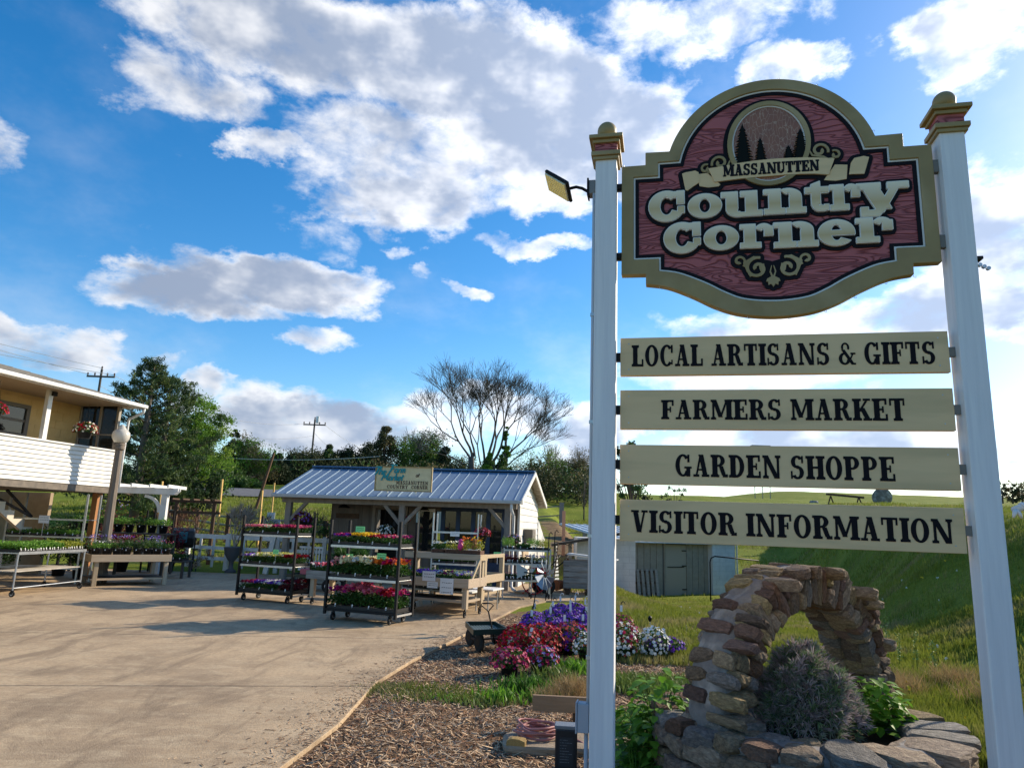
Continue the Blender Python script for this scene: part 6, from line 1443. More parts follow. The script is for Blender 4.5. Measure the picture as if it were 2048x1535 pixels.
# ------------------------------------------------------------------ pergola
def pergola():
    o = thing('white_pergola', 'white timber pergola end with curved brackets beyond the street lamp', 'pergola', (-9.55, 20.5, 0), rad(4))
    for x, y in ((-.25, 0),): MB().box(x-.085, x+.085, y-.085, y+.085, 0, 2.2).build('post', WHITE, o, bevel=.006)
    for y in (-.11, .06): MB().prism([(-3.2, 2.2), (.02, 2.2), (.12, 2.30), (.12, 2.38), (-3.2, 2.38)], y, y+.04).build('beam', WHITE, o, bevel=.004)
    for k in range(6): MB().box(-.02-k*.5-.04, -.02-k*.5+.0, -.45, .9, 2.381, 2.47).build('rafter', WHITE, o)
    for s in (-1,):
        pts = [(-.335, 1.72), (-.335, 1.80), (-.48, 2.03), (-.72, 2.12), (-.78, 2.195), (-.66, 2.195), (-.335, 2.195)]
        n = [(-.335, 1.68), (-.36, 1.86), (-.46, 2.02), (-.62, 2.12), (-.80, 2.16), (-.80, 2.198), (-.335, 2.198), (-.335, 2.1), (-.52, 2.1)]
        br = MB()
        for i in range(8):
            t0, t1 = i/8*PI/2, (i+1)/8*PI/2; q = lambda t, r: (-.335-.48+r*math.cos(t)*1., 1.70+r*math.sin(t))
            a, b, c, d = q(t0, .48), q(t1, .48), q(t1, .40), q(t0, .40); br.prism([a, b, c, d][::-1], -.03, .03)
        br.build('bracket', WHITE, o)
    return o
pergola()
# ------------------------------------------------------------------ signs and hangings on the shed
def roof_sign():
    R_ = rotm(SHR); base = Vector((.12, 19.15, 0))
    pl = lambda u, y, z: base+R_ @ Vector((u, y, 0))+Vector((0, 0, z))
    o = thing('market_sign', 'cream sign lettered The Farm Market standing on the blue roof of the shed', 'sign', pl(-3.02, -.12, 2.48), SHR)
    CRM = M('faded_cream_board', (.74, .62, .36), .7, (.64, .53, .30), 4)
    TEAL = M('teal_letter_paint', (.02, .28, .30), .6); DK = M('dark_brown_letter_paint', (.09, .05, .035), .7)
    W, Hh = 1.62, .68
    MB().box(-W/2, W/2, 0, .03, 0, Hh).build('board', CRM, o)
    b = MB()
    for (x0, x1, z0, z1) in ((-W/2, W/2, 0, .03), (-W/2, W/2, Hh-.03, Hh), (-W/2, -W/2+.03, .03, Hh-.03), (W/2-.03, W/2, .03, Hh-.03)): MB().box(x0, x1, -.018, -.001, z0, z1).build('frame_strip', M('ochre_trim', (.38, .25, .10), .7), o)
    relief(MB(), text_polys('MASSANUTTEN', -.20, .70, .19, .29, sp=.1), -.006, .005).build('lettering', DK, o)
    relief(MB(), text_polys('COUNTRY', -.45, .14, .075, .17, sp=.1), -.006, .005).build('lettering', DK, o)
    relief(MB(), text_polys('CORNER', .24, .70, .075, .17, sp=.1), -.006, .005).build('lettering', DK, o)
    # brush-script words as thick slanted strokes
    def script(word, x, z, s, slope=.12):
        pl = []
        def st(pts, w=.2, w1=None):
            q = [(x+(px+pz*.32)*s, z+pz*s+(px*s)*slope) for px, pz in pts]; pl.extend(stroke(q, w*s, (w1 or w)*s))
        def arc_(cx_, cz, rx, rz, a0, a1, n=10): return [(cx_+rx*math.cos(rad(a0+(a1-a0)*i/n)), cz+rz*math.sin(rad(a0+(a1-a0)*i/n))) for i in range(n+1)]
        for ch in word:
            if ch == 'T': st([(-.1, .95), (.2, 1.05), (.75, .98)], .17); st([(.35, 1.0), (.3, .4), (.15, .0)], .22); adv = .62
            elif ch == 'F': st([(-.05, .95), (.2, 1.05), (.8, 1.0)], .17); st([(.3, 1.0), (.25, .4), (.1, 0)], .22); st([(.1, .5), (.6, .55)], .14); adv = .72
            elif ch == 'M': st([(.05, 0), (.15, .95)], .18); st([(.15, .95), (.42, .3)], .2); st([(.42, .3), (.75, 1.0)], .15); st([(.75, 1.0), (.75, .1), (.95, .05)], .22); adv = 1.0
            elif ch == 'h': st([(.0, 1.0), (.05, 0)], .18); st([(.05, .35), (.22, .55), (.36, .45), (.36, .05), (.5, .05)], .16); adv = .5
            elif ch == 'e': st(arc_(.2, .27, .18, .25, 10, 320), .15); st([(.04, .25), (.36, .3)], .11); adv = .44
            elif ch == 'a': st(arc_(.2, .27, .18, .25, 40, 380), .15); st([(.38, .5), (.38, .05), (.5, .05)], .16); adv = .5
            elif ch == 'r': st([(.02, .5), (.05, 0)], .17); st([(.05, .35), (.2, .53), (.34, .5)], .14); adv = .38
            elif ch == 'm': st([(.02, .5), (.05, 0)], .16); st([(.05, .35), (.18, .55), (.28, .4), (.28, 0)], .14); st([(.28, .35), (.42, .55), (.52, .4), (.52, .05), (.62, .05)], .14); adv = .66
            elif ch == 'k': st([(.0, 1.0), (.05, 0)], .18); st([(.07, .25), (.36, .52)], .13); st([(.15, .3), (.4, 0)], .15); adv = .45
            elif ch == 't': st([(.1, .8), (.1, .1), (.25, .05)], .17); st([(-.05, .52), (.3, .55)], .12); adv = .34
            x += adv*s
        return pl
    tl = script('The', -.84, .44, .21, .0)+script('Farm', -.43, .50, .21, .0)+script('Market', -.63, .285, .20, .06)
    relief(MB(), tl, -.03, .022).build('script_lettering', TEAL, o)
    relief(MB(), script('at', .34, .40, .12, 0), -.006, .005).build('script_lettering', DK, o)
    relief(MB(), text_polys('FURNITURE  GIFTS  LOCAL FOODS'[:0]+'LOCAL   ARTISANS   GIFTS', -.55, .25, .04, .062), -.0035, .0025).build('faded_lettering', M('faded_letter_paint', (.38, .34, .24), .8), o)
    for x in (-.45, .35): MB().box(x-.02, x+.02, .0305, .07, -.06, .5).build('bracket', GALV, o)
roof_sign()
def hook_basket(label, p, r, cols, fol='mid', seed=1, drop=.45, ball=.8, nf=130, pr=.028, pot=BLACKP, group=None, hang=True):
    o = thing('hanging_basket', label, 'hanging basket', p, 0, group)
    ob('pot', potmesh(r*.62, r*.62, pot), o, loc=(0, 0, -r*.62))
    f, b = stock(r*2, r*2, r*ball, fol, cols, nf, pr, seed, int(700*(r/.25)), .04, .02, False, True)
    q = ob('foliage', f, o); q['kind'] = 'stuff'; q = ob('blossoms', b, o); q['kind'] = 'stuff'
    m = MB()
    if hang:
        for k in range(3): a = 2*PI*k/3; m.tube([(r*.6*math.cos(a), r*.6*math.sin(a), 0), (0, 0, drop)], .004, 4)
        m.tube([(0, 0, drop), (0, 0, drop+.12), (.02, 0, drop+.14)], .005, 5); m.build('hanger', BLACKM, o)
    return o
sp = lambda u, y, z: (.12+(rotm(SHR) @ Vector((u, y, 0))).x, 19.15+(rotm(SHR) @ Vector((u, y, 0))).y, z)
hook_basket('hanging basket of dark purple and red flowers at the left of the shed porch', sp(-5.95, .15, 1.62), .27, ('maroon', 'dark_red', 'violet'), 'red', 3, .45)
hook_basket('hanging basket of white flowers in front of the shed door', sp(-3.55, .25, 1.36), .25, ('white', 'white'), 'dark', 4, .8, nf=110)
hook_basket('hanging basket of crimson flowers before the blue shed windows', (-.58, 17.1, 1.42), .2, ('rose', 'red', 'pink'), 'dark', 5, .5)
hook_basket('dark hanging basket with small pale flowers at the right corner of the shed', sp(.12, -.3, 1.28), .2, ('pale_pink', 'lavender'), 'dark', 6, .8, nf=40, pr=.02)
hb = D(171, 858, 17.0); hook_basket('hanging basket of red and white flowers under the porch roof at the left', (hb.x, hb.y, hb.z-.05), .27, ('red', 'red', 'white', 'cream'), 'mid', 7, .5, nf=170)
hb = D(0, 822, 14.2); hook_basket('red flowered basket cut by the left edge of the photo', (hb.x-.1, hb.y, hb.z), .22, ('red', 'rose'), 'mid', 8, .5)
ba = D(815, 1040, 20.2); q = hook_basket('small hanging ornament of red and blue flowers in the shed window', (ba.x, ba.y, ba.z), .11, ('red', 'blue'), 'dark', 9, .25, nf=30, pr=.03)

# ------------------------------------------------------------------ garden cart, flower tubs and ornaments in the mulch
def garden_cart(name, label, tray, wheels, handle=True, wr=.125):
    c = sum(tray, Vector())/4; o = thing(name, label, 'cart', (c.x, c.y, GZ if name == 'garden_cart' else 0)); gz = o.location.z
    L_ = [Vector((t.x-c.x, t.y-c.y, t.z-gz)) for t in tray]; DG = M('dark_green_tray', (.012, .03, .022), .4)
    z = sum(l.z for l in L_)/4; t = MB(); P = [(l.x, l.y) for l in L_]; t.slab(P, z-.055, z-.045)
    for i in range(4):
        a, b = Vector(P[i]), Vector(P[(i+1) % 4]); t.bar((a.x, a.y, z-.02), (b.x, b.y, z-.02), .018, .07)
    t.build('tray', DG, o)
    g = MB(); u = (L_[1]-L_[0]); v = (L_[3]-L_[0])
    for k in range(1, 12): s = L_[0]+u*k/12; e = s+v; g.bar((s.x, s.y, z-.040), (e.x, e.y, z-.040), .008, .006)
    for k in range(1, 7): s = L_[0]+v*k/7; e = s+u; g.bar((s.x, s.y, z-.036), (e.x, e.y, z-.036), .008, .006)
    g.build('mesh_floor', M('pale_worn_mesh', (.30, .36, .33), .6), o)['kind'] = 'stuff'
    ud = u.normalized(); vd = v.normalized()
    W_ = [Vector((w.x-c.x, w.y-c.y, wr)) for w in wheels]
    wa = ud if name == 'garden_cart' else vd
    for w in W_:
        wh = MB().tube([w-wa*.028, w-wa*.012, w+wa*.012, w+wa*.028], [wr*.86, wr, wr, wr*.86], 22).build('tyre', RUBBER, o)
        MB().tube([w-wa*.031, w+wa*.031], wr*.48, 14).build('rim', M('white_wheel_rim', (.7, .7, .68), .5) if name != 'garden_cart' else BLACKM, wh)
    fr = MB(); fr.bar(W_[0], W_[1], .02) if len(W_) > 1 else None
    if len(W_) > 3: fr.bar(W_[2], W_[3], .02)
    for w in W_: fr.bar(w, (w.x*.8, w.y*.8, z-.06), .018)
    fr.bar(((W_[0]+W_[1])/2), ((W_[-1]+W_[-2])/2), .025); fr.build('undercarriage', BLACKM, o)
    return o, c, z
tr = [G(948, 1261, .30), G(1015, 1258, .30), G(989, 1243.5, .30), G(932, 1244, .30)]
cw, cc, cz = garden_cart('garden_cart', 'small dark green garden cart with mesh tray and pull handle in the mulch', tr, [G(958, 1304, GZ), G(940, 1291, GZ), G(1008, 1300, GZ), G(990, 1287, GZ)])
hm = MB(); a = G(990, 1287, .05)-Vector((cc.x, cc.y, GZ)); b = D(977, 1222, a.y+cc.y-.25)-Vector((cc.x, cc.y, GZ)); hm.tube([a, b], .011, 8)
hd = (b-a).normalized(); sx = Vector((1, 0, 0))
hm.tube([b, b+hd*.04+sx*.03, b+hd*.10+sx*.085, b+hd*.13+sx*.06, b+hd*.135, b+hd*.13-sx*.06, b+hd*.10-sx*.085, b+hd*.04-sx*.03], .008, 8, closed=True)
hm.build('pull_handle', BLACKM, cw, True)
tr = [Vector((-5.15, 17.2, .36)), Vector((-3.95, 17.0, .36)), Vector((-3.85, 17.65, .36)), Vector((-5.05, 17.85, .36))]
c2, cc2, _ = garden_cart('wheeled_cart', 'black wheeled cart with white rims seen through the left black trolley', tr, [Vector((-4.95, 17.1, 0)), Vector((-4.9, 17.8, 0)), Vector((-4.1, 16.95, 0)), Vector((-4.0, 17.6, 0))], wr=.15)
MB().tube([(-.35, -.1, .3), (-.15, -.2, .75), (-.05, -.2, .82), (-.1, -.25, .88), (-.2, -.22, .78)], .014, 8).build('pull_handle', BLACKM, c2, True)
MB().box(-.35, .45, -.2, .2, .37, .50).build('pink_bin', M('faded_pink_plastic', (.45, .12, .15), .6), c2, bevel=.01)

def hook(p, par_label, seed, black, group='flower tubs with plastic hooks'):
    pass
HKW = M('white_plastic', (.70, .70, .68), .4); HKB = BLACKM
def flower_tub(label, p, r, h, cols, seed, fol='mid', hookc=None, nf=190, pr=.026, potr=None, group='tubs of petunias set out on the mulch'):
    o = thing('flower_tub', label, 'flower tub', (p[0], p[1], GZ), 0, group); ph = .17
    ob('pot', potmesh(potr or r*.6, ph, BLACKP), o)
    f, b = stock(r*2, r*2, h, fol, cols, nf, pr, seed, int(900*(r/.3)), .036, ph*.95, False, True)
    q = ob('foliage', f, o); q['kind'] = 'stuff'; q = ob('blossoms', b, o); q['kind'] = 'stuff'
    if hookc:
        z = ph+h+.13; m = MB(); m.tube([(0, 0, ph), (0, 0, z), (.0, 0, z+.03), (.025, 0, z+.055), (.05, 0, z+.045), (.058, 0, z+.015)], [.003, .003, .008, .008, .008, .005], 6)
        hk = m.build('hook', HKW if hookc == 'w' else HKB, o, True)
        MB().box(-.018, .018, -.012, -.009, z-.09, z+.0).build('hook_tag', PAPER, hk)
    return o
k = 0
tubs = []
rowsT = [(1062, 1283, 'purple', .26, 'b'), (1100, 1275, 'purple', .26, 'w'), (1140, 1270, 'violet', .27, 'w'), (1172, 1272, 'purple', .26, 'w'), (1068, 1262, 'violet', .24, 'w'), (1105, 1256, 'purple', .24, 'b'), (1140, 1252, 'purple', .24, 'b'), (1170, 1250, 'violet', .24, 'w'), (1128, 1298, 'purple', .28, 'b'), (1165, 1296, 'violet', .28, 'b'), (1120, 1240, 'violet', .22, 'w'), (1150, 1238, 'purple', .22, 'w')]
adjs = ['front left', 'front second', 'front third', 'next to the sign post in front', 'middle left', 'middle second', 'middle third', 'middle row by the sign post', 'nearest', 'nearest by the sign post', 'rear left', 'rear right']
for i, (px, py, c_, r_, hk) in enumerate(rowsT):
    p = G(px, py, GZ)
    mixc = {'purple': ('purple', 'purple', 'violet'), 'violet': ('violet', 'purple', 'purple')}[c_]
    if i in (8, 9): mixc = ('purple', 'rose', 'violet')
    flower_tub(f'tub of {c_} petunias, {adjs[i]} of the purple group', p, r_*.88, r_*.62, mixc, 200+i, hookc=hk)
flower_tub('large tub of bright red petunias at the front left of the flower group', G(1040, 1318, GZ), .30, .27, ('red', 'rose', 'red'), 220, nf=320, hookc=None)
flower_tub('large tub of coral red petunias right of the other red tub', G(1085, 1312, GZ), .30, .26, ('red', 'coral', 'rose', 'red'), 221, nf=320)
flower_tub('tub of rosy red and purple petunias beside the sign post', G(1140, 1308, GZ), .30, .26, ('rose', 'coral', 'purple'), 222, nf=240)
flower_tub('small black pot of magenta pink petunias, lowest of the flower group', G(1018, 1352, GZ), .22, .16, ('magenta', 'rose', 'pink'), 223, nf=200, pr=.022, potr=.11)
flower_tub('small tub of magenta and white petunias right of the lowest pot', G(1080, 1345, GZ), .22, .15, ('magenta', 'rose', 'lavender'), 224, nf=190, pr=.022)
flower_tub('tub of white petunias half hidden by the left edge of the sign post', G(1170, 1322, GZ), .16, .2, ('white', 'white'), 225, nf=60)
flower_tub('round tub of white petunias with a violet skirt right of the sign post', G(1308, 1318, GZ), .22, .26, ('white', 'white'), 226, nf=150)
flower_tub('low tub of violet petunias under the white ones right of the sign post', G(1330, 1315, GZ), .27, .12, ('violet', 'purple'), 227, nf=130)
flower_tub('tub of white and pink petunias touching the sign post on its right', G(1248, 1318, GZ), .25, .30, ('white', 'white', 'rose'), 228, nf=170)
flower_tub('tub of magenta petunias behind the white ones by the sign post', G(1242, 1295, GZ), .26, .30, ('magenta', 'rose'), 229, nf=170, hookc='b')
for i, (px, py) in enumerate([(1020, 1280), (1075, 1282), (1062, 1262)]):
    p = D(px, py, 9.5); o = thing('plant_tag', f'white plant tag stuck in the {["left red", "right red", "front purple"][i]} petunia tub', 'tag', p, 0); MB().box(-.018, .018, -.002, 0, -.06, .05).build('card', PAPER, o, rot=(0, rad(18), 0))
for i in range(3):
    p = G(1290+i*8, 1240, .0); 
def windmill():
    b = G(1058, 1262, GZ); o = thing('garden_windmill', 'weathered metal garden windmill on a leaning pole behind the flower tubs', 'windmill', (b.x, b.y, GZ))
    top = D(1078, 1147, b.y)-b; MB().tube([(0, 0, 0), tuple(top)], .010, 6).build('pole', BLACKM, o)
    bl = M('galvanised_blade', (.33, .37, .41), .45, (.20, .23, .26), 12, metal=.5)
    c = Vector((top.x+.10, -.12, top.z+.0)); MB().cyl(tuple(top), tuple(c), .012, seg=6).build('axle', BLACKM, o)
    for k in range(10):
        a = 2*PI*k/10+.2; u = Vector((math.cos(a)*.55, math.cos(a)*.6, math.sin(a))).normalized(); w = Vector((-math.sin(a)*.55, -math.sin(a)*.6, math.cos(a))).normalized(); tw = Vector((.05, -.05, 0))
        MB().add([c+u*.05-w*.012, c+u*.05+w*.012, c+u*.24+w*.062+tw*.5, c+u*.24-w*.062-tw*.5], [(0, 1, 2, 3)]).build('blade', bl, o)
    t = MB(); q = Vector((top.x, 0, top.z)); t.prism([(q.x-.18, q.z+.0), (q.x-.36, q.z-.08), (q.x-.38, q.z+.16), (q.x-.2, q.z+.07)], .0, .004); t.build('tail_vane', M('pale_green_grey_vane', (.42, .47, .45), .6), o)
    MB().tube([(q.x-.25, 0, q.z+.02), (q.x+.05, -.02, q.z-.01)], .01, 5).build('tail_rod', BLACKM, o)
windmill()
for i, (px, py, hgt, s) in enumerate([(1103, 1200, 1.55, 1), (1091, 1200, 1.5, 0)]):
    b = G(px, py); o = thing('shepherd_hook', ['black shepherd hook with side arm beside the herb rack', 'thin black shepherd hook left of the armed one'][i], 'plant hook', b)
    MB().tube([(0, 0, 0), (.03, 0, hgt*.6), (.05, 0, hgt), (.09, 0, hgt+.05), (.13, 0, hgt+.0)], .012, 6).build('pole', BLACKM, o, True)
    if s: MB().tube([(.04, 0, hgt-.22), (.2, 0, hgt-.25), (.42, 0, hgt-.30), (.45, 0, hgt-.36)], .009, 6).build('arm', BLACKM, o, True)
# ------------------------------------------------------------------ things at the foot of the sign
def foot_things():
    S = G(1110, 1500, GZ)
    sl = thing('flat_stone', 'large flat grey brown stone lying at the foot of the left sign post', 'stone', (.40, 6.0, GZ))
    me = rock_mesh('stone', 77, M('flat_grey_stone', (.34, .27, .19), .85, (.22, .17, .12), 5, .01, 14), 6, 9, .012); ob('stone_body', me, sl, scale=(.74, .52, .10), loc=(0, 0, .015))
    o = thing('garden_hose', 'coiled faded pink garden hose on the flat stone by the sign post', 'hose', (.30, 6.02, GZ+.062)); pts = []; r = random.Random(2)
    for k in range(150):
        a = k*2*PI/22; lay = k/150; rr_ = .155+.022*math.sin(k*.37)+.012*math.sin(k*1.3); pts.append((rr_*math.cos(a)+.02*math.sin(lay*9), rr_*.86*math.sin(a)+.015*math.cos(lay*7), .015+.075*lay+.015*math.sin(a*1.5+lay*4)))
    pts += [(.25, -.06, .03), (.34, -.12, .0), (.40, -.22, -.03), (.44, -.35, -.06)]
    MB().tube(pts, .0095, 8).build('hose', M('faded_pink_rubber', (.40, .17, .155), .55, (.32, .13, .12), 9), o, True)
    o = thing('wood_block', 'small split block of pale wood in front of the hose', 'wood block', (.13, 5.80, GZ+.08), rad(-12)); ob('block', rock_mesh('block', 9, M('ochre_block', (.40, .27, .10), .85, (.26, .17, .06), 14, .004, 40), 4, 4, .015), o, scale=(.15, .075, .06))
    o = thing('timber_board', 'rough pine board lying on edge between the stone and the sign post', 'board', (.52, 6.46, GZ), rad(-4))
    MB().box(-.25, .30, 0, .04, .14, .27).build('plank', M('weathered_pine_plank', (.34, .22, .13), .8, (.25, .16, .09), 6, .002, 40, stretch=(.4, 5, 5)), o, bevel=.004); MB().box(.10, .2, .0405, .14, 0, .2).build('support_block', BROWNW, o, bevel=.006)
    o = thing('power_box', 'black outdoor power box with printed label standing at the sign post', 'power box', (.475, 5.42, GZ), rad(-6))
    MB().box(-.078, .078, -.05, .06, .0, .29).build('case', M('black_case', (.015, .015, .018), .35, spec=.5), o, bevel=.008); MB().box(-.084, .084, -.056, .066, .2905, .315).build('lid', M('grey_lid', (.16, .17, .19), .4), o, bevel=.005)
    MB().box(-.05, .05, -.0525, -.0505, .05, .24).build('label', M('charcoal_label', (.03, .03, .034), .5), o)
    t = MB(); r = random.Random(3)
    for k in range(9): z = .22-k*.018; x = -.042; \
        [t.box(x+i*.011, x+i*.011+r.uniform(.004, .009), -.0534, -.0526, z, z+.004) for i in range(r.randint(4, 8))]
    t.build('label_print', M('grey_print', (.16, .16, .17), .6), o)['kind'] = 'stuff'
    MB().tube([(.06, .02, .02), (.14, -.02, .03), (.17, -.05, .1), (.10, -.06, .02), (.2, -.1, .01)], .006, 6).build('cable', BLACKM, o, True)
    for i, (x, y, s, a) in enumerate([(1.18, 6.35, .42, .3), (1.0, 5.9, .36, 1.2), (3.3, 4.9, .5, .2), (3.05, 4.5, .34, 1.9), (1.35, 7.0, .3, 2.2), (2.35, 8.6, .4, .4)]):
        q = thing('edging_stone', ['flat tan stone among the vine leaves left of the planter', 'low grey stone beside the planter under the vine', 'wide flat stone right of the planter', 'flat stone at the bottom right of the planter', 'small stone behind the vine', 'round stone between flower tubs and planter'][i], 'stone', (x, y, H(x, y)+.01), a, 'loose stones round the planter')
        ob('stone_body', ROCKS[(i*5) % 30], q, scale=(s, s*.7, .16))
foot_things()
o = thing('pathway_light', 'small black solar path light in the grass right of the sign post', 'path light', (*G(1300, 1255, -.05)[:2], -.06)); MB().cyl((0, 0, 0), (0, 0, .14), .006, seg=6).build('stake', HKW, o); MB().lathe([(.02, .12), (.03, .14), (.04, .19), (.015, .22)], 10).build('head', BLACKM, o)

# ------------------------------------------------------------------ crate, lean objects and red machine beside the shed
def crate():
    o = thing('wooden_crate', 'large weathered slatted apple crate behind the left sign post', 'crate', (2.15, 19.0, 0), rad(-8))
    for k in range(5):
        z = .16+k*.14
        for y in (-.5, .5): MB().box(-.6, .6, y-.012, y+.012, z, z+.125).build('slat', GREYW, o)
        for x in (-.6, .6): MB().box(x-.012, x+.012, -.48, .48, z, z+.125).build('slat', GREYW, o)
    for x in (-.56, .56):
        for y in (-.46, .46): MB().box(x-.04, x+.04, y-.04, y+.04, .1, .86).build('corner_post', BROWNW, o)
    for x in (-.5, 0, .5): MB().box(x-.05, x+.05, -.5, .5, 0, .15).build('skid', BROWNW, o)
    for k in range(3):
        q = thing('white_plank', f'white plank lying across the apple crate, {["front", "middle", "rear"][k]} one', 'plank', (2.2, 18.7+k*.25, .95-.02*k), rad(-25)); MB().bar((-.6, 0, .06), (.7, 0, -.04), .16, .03).build('plank', WHITE, q)
crate()
def ladder():
    b = G(1122, 1168); o = thing('slatted_rack', 'white slatted panel leaning against the shed end wall', 'panel', (b.x, b.y+.4, 0), rad(20))
    for k in range(10): z = .12+k*.105; MB().bar((-.26+.03*k, .0+z*.25, z), (.08+.03*k*0+.0, .25+z*.25, z), .02, .06).build('slat', WHITE, o)
    MB().bar((-.2, .04, 0), (.05, .3, 1.2), .03).build('rail', BROWNW, o)
ladder()
def tiller():
    o = thing('red_machine', 'red garden tiller with dark wheels parked beyond the herb rack', 'garden machine', (.98, 18.6, 0), rad(30))
    MB().lathe([(.16, .0), (.2, .06), (.2, .2), (.1, .28), (.05, .3)], 14, (0, 0, .42)).build('engine_cover', REDP, o, True)
    MB().box(-.35, .05, -.12, .12, .28, .44).build('hood', REDP, o, bevel=.03)
    for y in (-.2, .2):
        w = MB().tube([(0, y-.04, .2), (0, y+.04, .2)], .2, 18).build('wheel', RUBBER, o); MB().tube([(0, y-.045, .2), (0, y+.045, .2)], .09, 12).build('rim', REDP, w)
    for y in (-.18, .18): MB().tube([(0, y*.5, .45), (.45, y, .78), (.62, y, .95)], .014, 8).build('handlebar', BLACKM, o, True)
    MB().bar((-.3, 0, .2), (-.62, 0, .02), .03).build('front_stand', REDP, o)
tiller()
o = thing('red_wheel_planter', 'red spoked iron wheel leaning behind the windmill', 'wheel', (.72, 18.2, .34), rad(20)); MB().tube([(.32*math.cos(2*PI*k/24), 0, .32*math.sin(2*PI*k/24)) for k in range(24)], .016, 6, closed=True).build('rim', REDP, o, True)
for k in range(6): MB().bar((0, 0, 0), (.32*math.cos(k*PI/3), 0, .32*math.sin(k*PI/3)), .014).build('spoke', REDP, o)
o = thing('terracotta_hoop', 'orange clay pot lying on pallet boards by the crate', 'pot', (1.32, 18.9, .1), rad(40)); MB().tube([(0, 0, .1), (.3, 0, .12)], [.14, .10], 16).build('pot', TERRA, o)
o = thing('loose_boards', 'pale loose boards on the concrete beside the apple crate', 'boards', (1.3, 18.75, 0), rad(30))
for k in range(3): MB().box(-.5+k*.1, .5, -.2+k*.16, -.08+k*.16, 0, .03+.01*k).build('board', PINE, o)
o = thing('downspout_block', 'concrete splash block at the foot of the shed downpipe', 'splash block', (.45, 18.6, 0), rad(-10)); MB().box(-.14, .14, -.3, .3, 0, .06).build('block', conc, o, bevel=.01)
for i, (px, py, w) in enumerate([(455, 1078, 0), (270, 1, 0)][:1]): pass

# ------------------------------------------------------------------ white garage and grey shed on the right
def garage():
    a = G(1222, 1191, -1.02); b = G(1420, 1191, -1.1); o = thing('grey_outbuilding', 'low grey board outbuilding with a door and pale metal roof beyond the sign boards', 'outbuilding', (a.x, a.y, -1.15), math.atan2(b.y-a.y, b.x-a.x)); L = (b-a).length; Hh = 2.35
    GB = M('taupe_grey_cladding', (.30, .265, .21), .75, (.24, .21, .165), 4)
    n = 16
    for k in range(n):
        x0 = L*k/n; x1 = L*(k+1)/n
        if .52*L < (x0+x1)/2 < .76*L: continue
        MB().box(x0+.012, x1-.012, -.02, .01, 0, Hh).build('wall_board', GB, o)
    MB().box(0, L, .015, 3.6, 0, Hh-.02).build('walls', M('grey_backing', (.13, .125, .115), .8), o)
    d = MB().box(.535*L, .745*L, -.015, .01, .08, Hh-.1).build('door', M('taupe_door', (.33, .285, .22), .6), o, bevel=.004)
    MB().box(.515*L, .532*L, -.035, .012, 0, Hh-.03).build('door_frame', GB, o); MB().box(.748*L, .765*L, -.035, .012, 0, Hh-.03).build('door_frame', GB, o)
    for z in (.35, 1.35, 2.0): MB().bar((.70*L, -.03, z), (.745*L, -.03, z), .03, .04).build('hinge', BLACKM, d)
    MB().bar((.55*L, -.03, 1.3), (.72*L, -.03, 1.3), .02, .03).build('bolt_bar', BLACKM, d)
    PR = M('pale_metal_roof', (.62, .66, .68), .35, metal=.4); r = MB(); r.add([(-.2, -.35, Hh), (L+.15, -.35, Hh), (L+.15, 3.8, Hh+.65), (-.2, 3.8, Hh+.65), (-.2, -.35, Hh-.04), (L+.15, -.35, Hh-.04), (L+.15, 3.8, Hh+.61), (-.2, 3.8, Hh+.61)], [(0, 1, 2, 3), (7, 6, 5, 4), (0, 4, 5, 1), (1, 5, 6, 2), (2, 6, 7, 3), (3, 7, 4, 0)]); rf = r.build('roof', PR, o)
    for k in range(14): x = -.1+(L+.2)*k/13; MB().bar((x, -.34, Hh+.02), (x, 3.8, Hh+.67), .03, .04).build('roof_seam', PR, rf)
    # pallet leaning on the wall
    p = thing('wooden_pallet', 'weathered pallet leaning on the grey outbuilding wall', 'pallet', o.matrix_basis @ Vector((.18*L, -.25, .12)), o.rotation_euler.z)
    for k in range(6): MB().box(k*.25, k*.25+.14, 0, .03, 0, 1.1).build('slat', GREYW, p, rot=(rad(-8), 0, 0))
    for z in (.05, .5, .95): MB().box(0, 1.39, .031, .12, z, z+.1).build('bearer', BROWNW, p, rot=(rad(-8), 0, 0))
    w = thing('white_block_building', 'white painted block building beside the grey outbuilding', 'outbuilding', (b.x+.06, b.y-.3, -1.2), o.rotation_euler.z)
    WB = M('white_painted_block', (.66, .66, .64), .7, (.55, .55, .53), 3, .002, 20)
    for r_ in range(12):
        x = -.2 if r_ % 2 else 0
        while x < 1.35:
            MB().box(max(x, 0)+.006, min(x+.4, 1.4)-.006, -.01, .02, r_*.2+.006, r_*.2+.194).build('block', WB, w); x += .4
    MB().box(0, 1.4, .0, 3.5, 0, 2.42).build('block_wall', M('block_joint', (.5, .5, .49), .8), w)
    MB().box(-.1, 1.6, -.15, 3.6, 2.42, 2.47).build('roof', M('grey_felt', (.2, .2, .2), .9), w); MB().cyl((1.46, -.05, 0), (1.46, -.05, 2.4), .04, seg=8).build('downpipe', M('grey_green_pipe', (.35, .42, .38), .5), w)
    q = G(1404, 1192, -1.0); s = thing('bent_pipe_rail', 'thin black bent pipe rail in front of the white block building', 'pipe', (q.x-.05, q.y-1.5, H(q.x, q.y-1.5)-.1)); MB().tube([(0, 0, 0), (0, 0, 1.65), (.05, 0, 1.8), (.2, 0, 1.88), (2.1, .3, 1.75)], .028, 8).build('pipe', BLACKM, s, True)
garage()
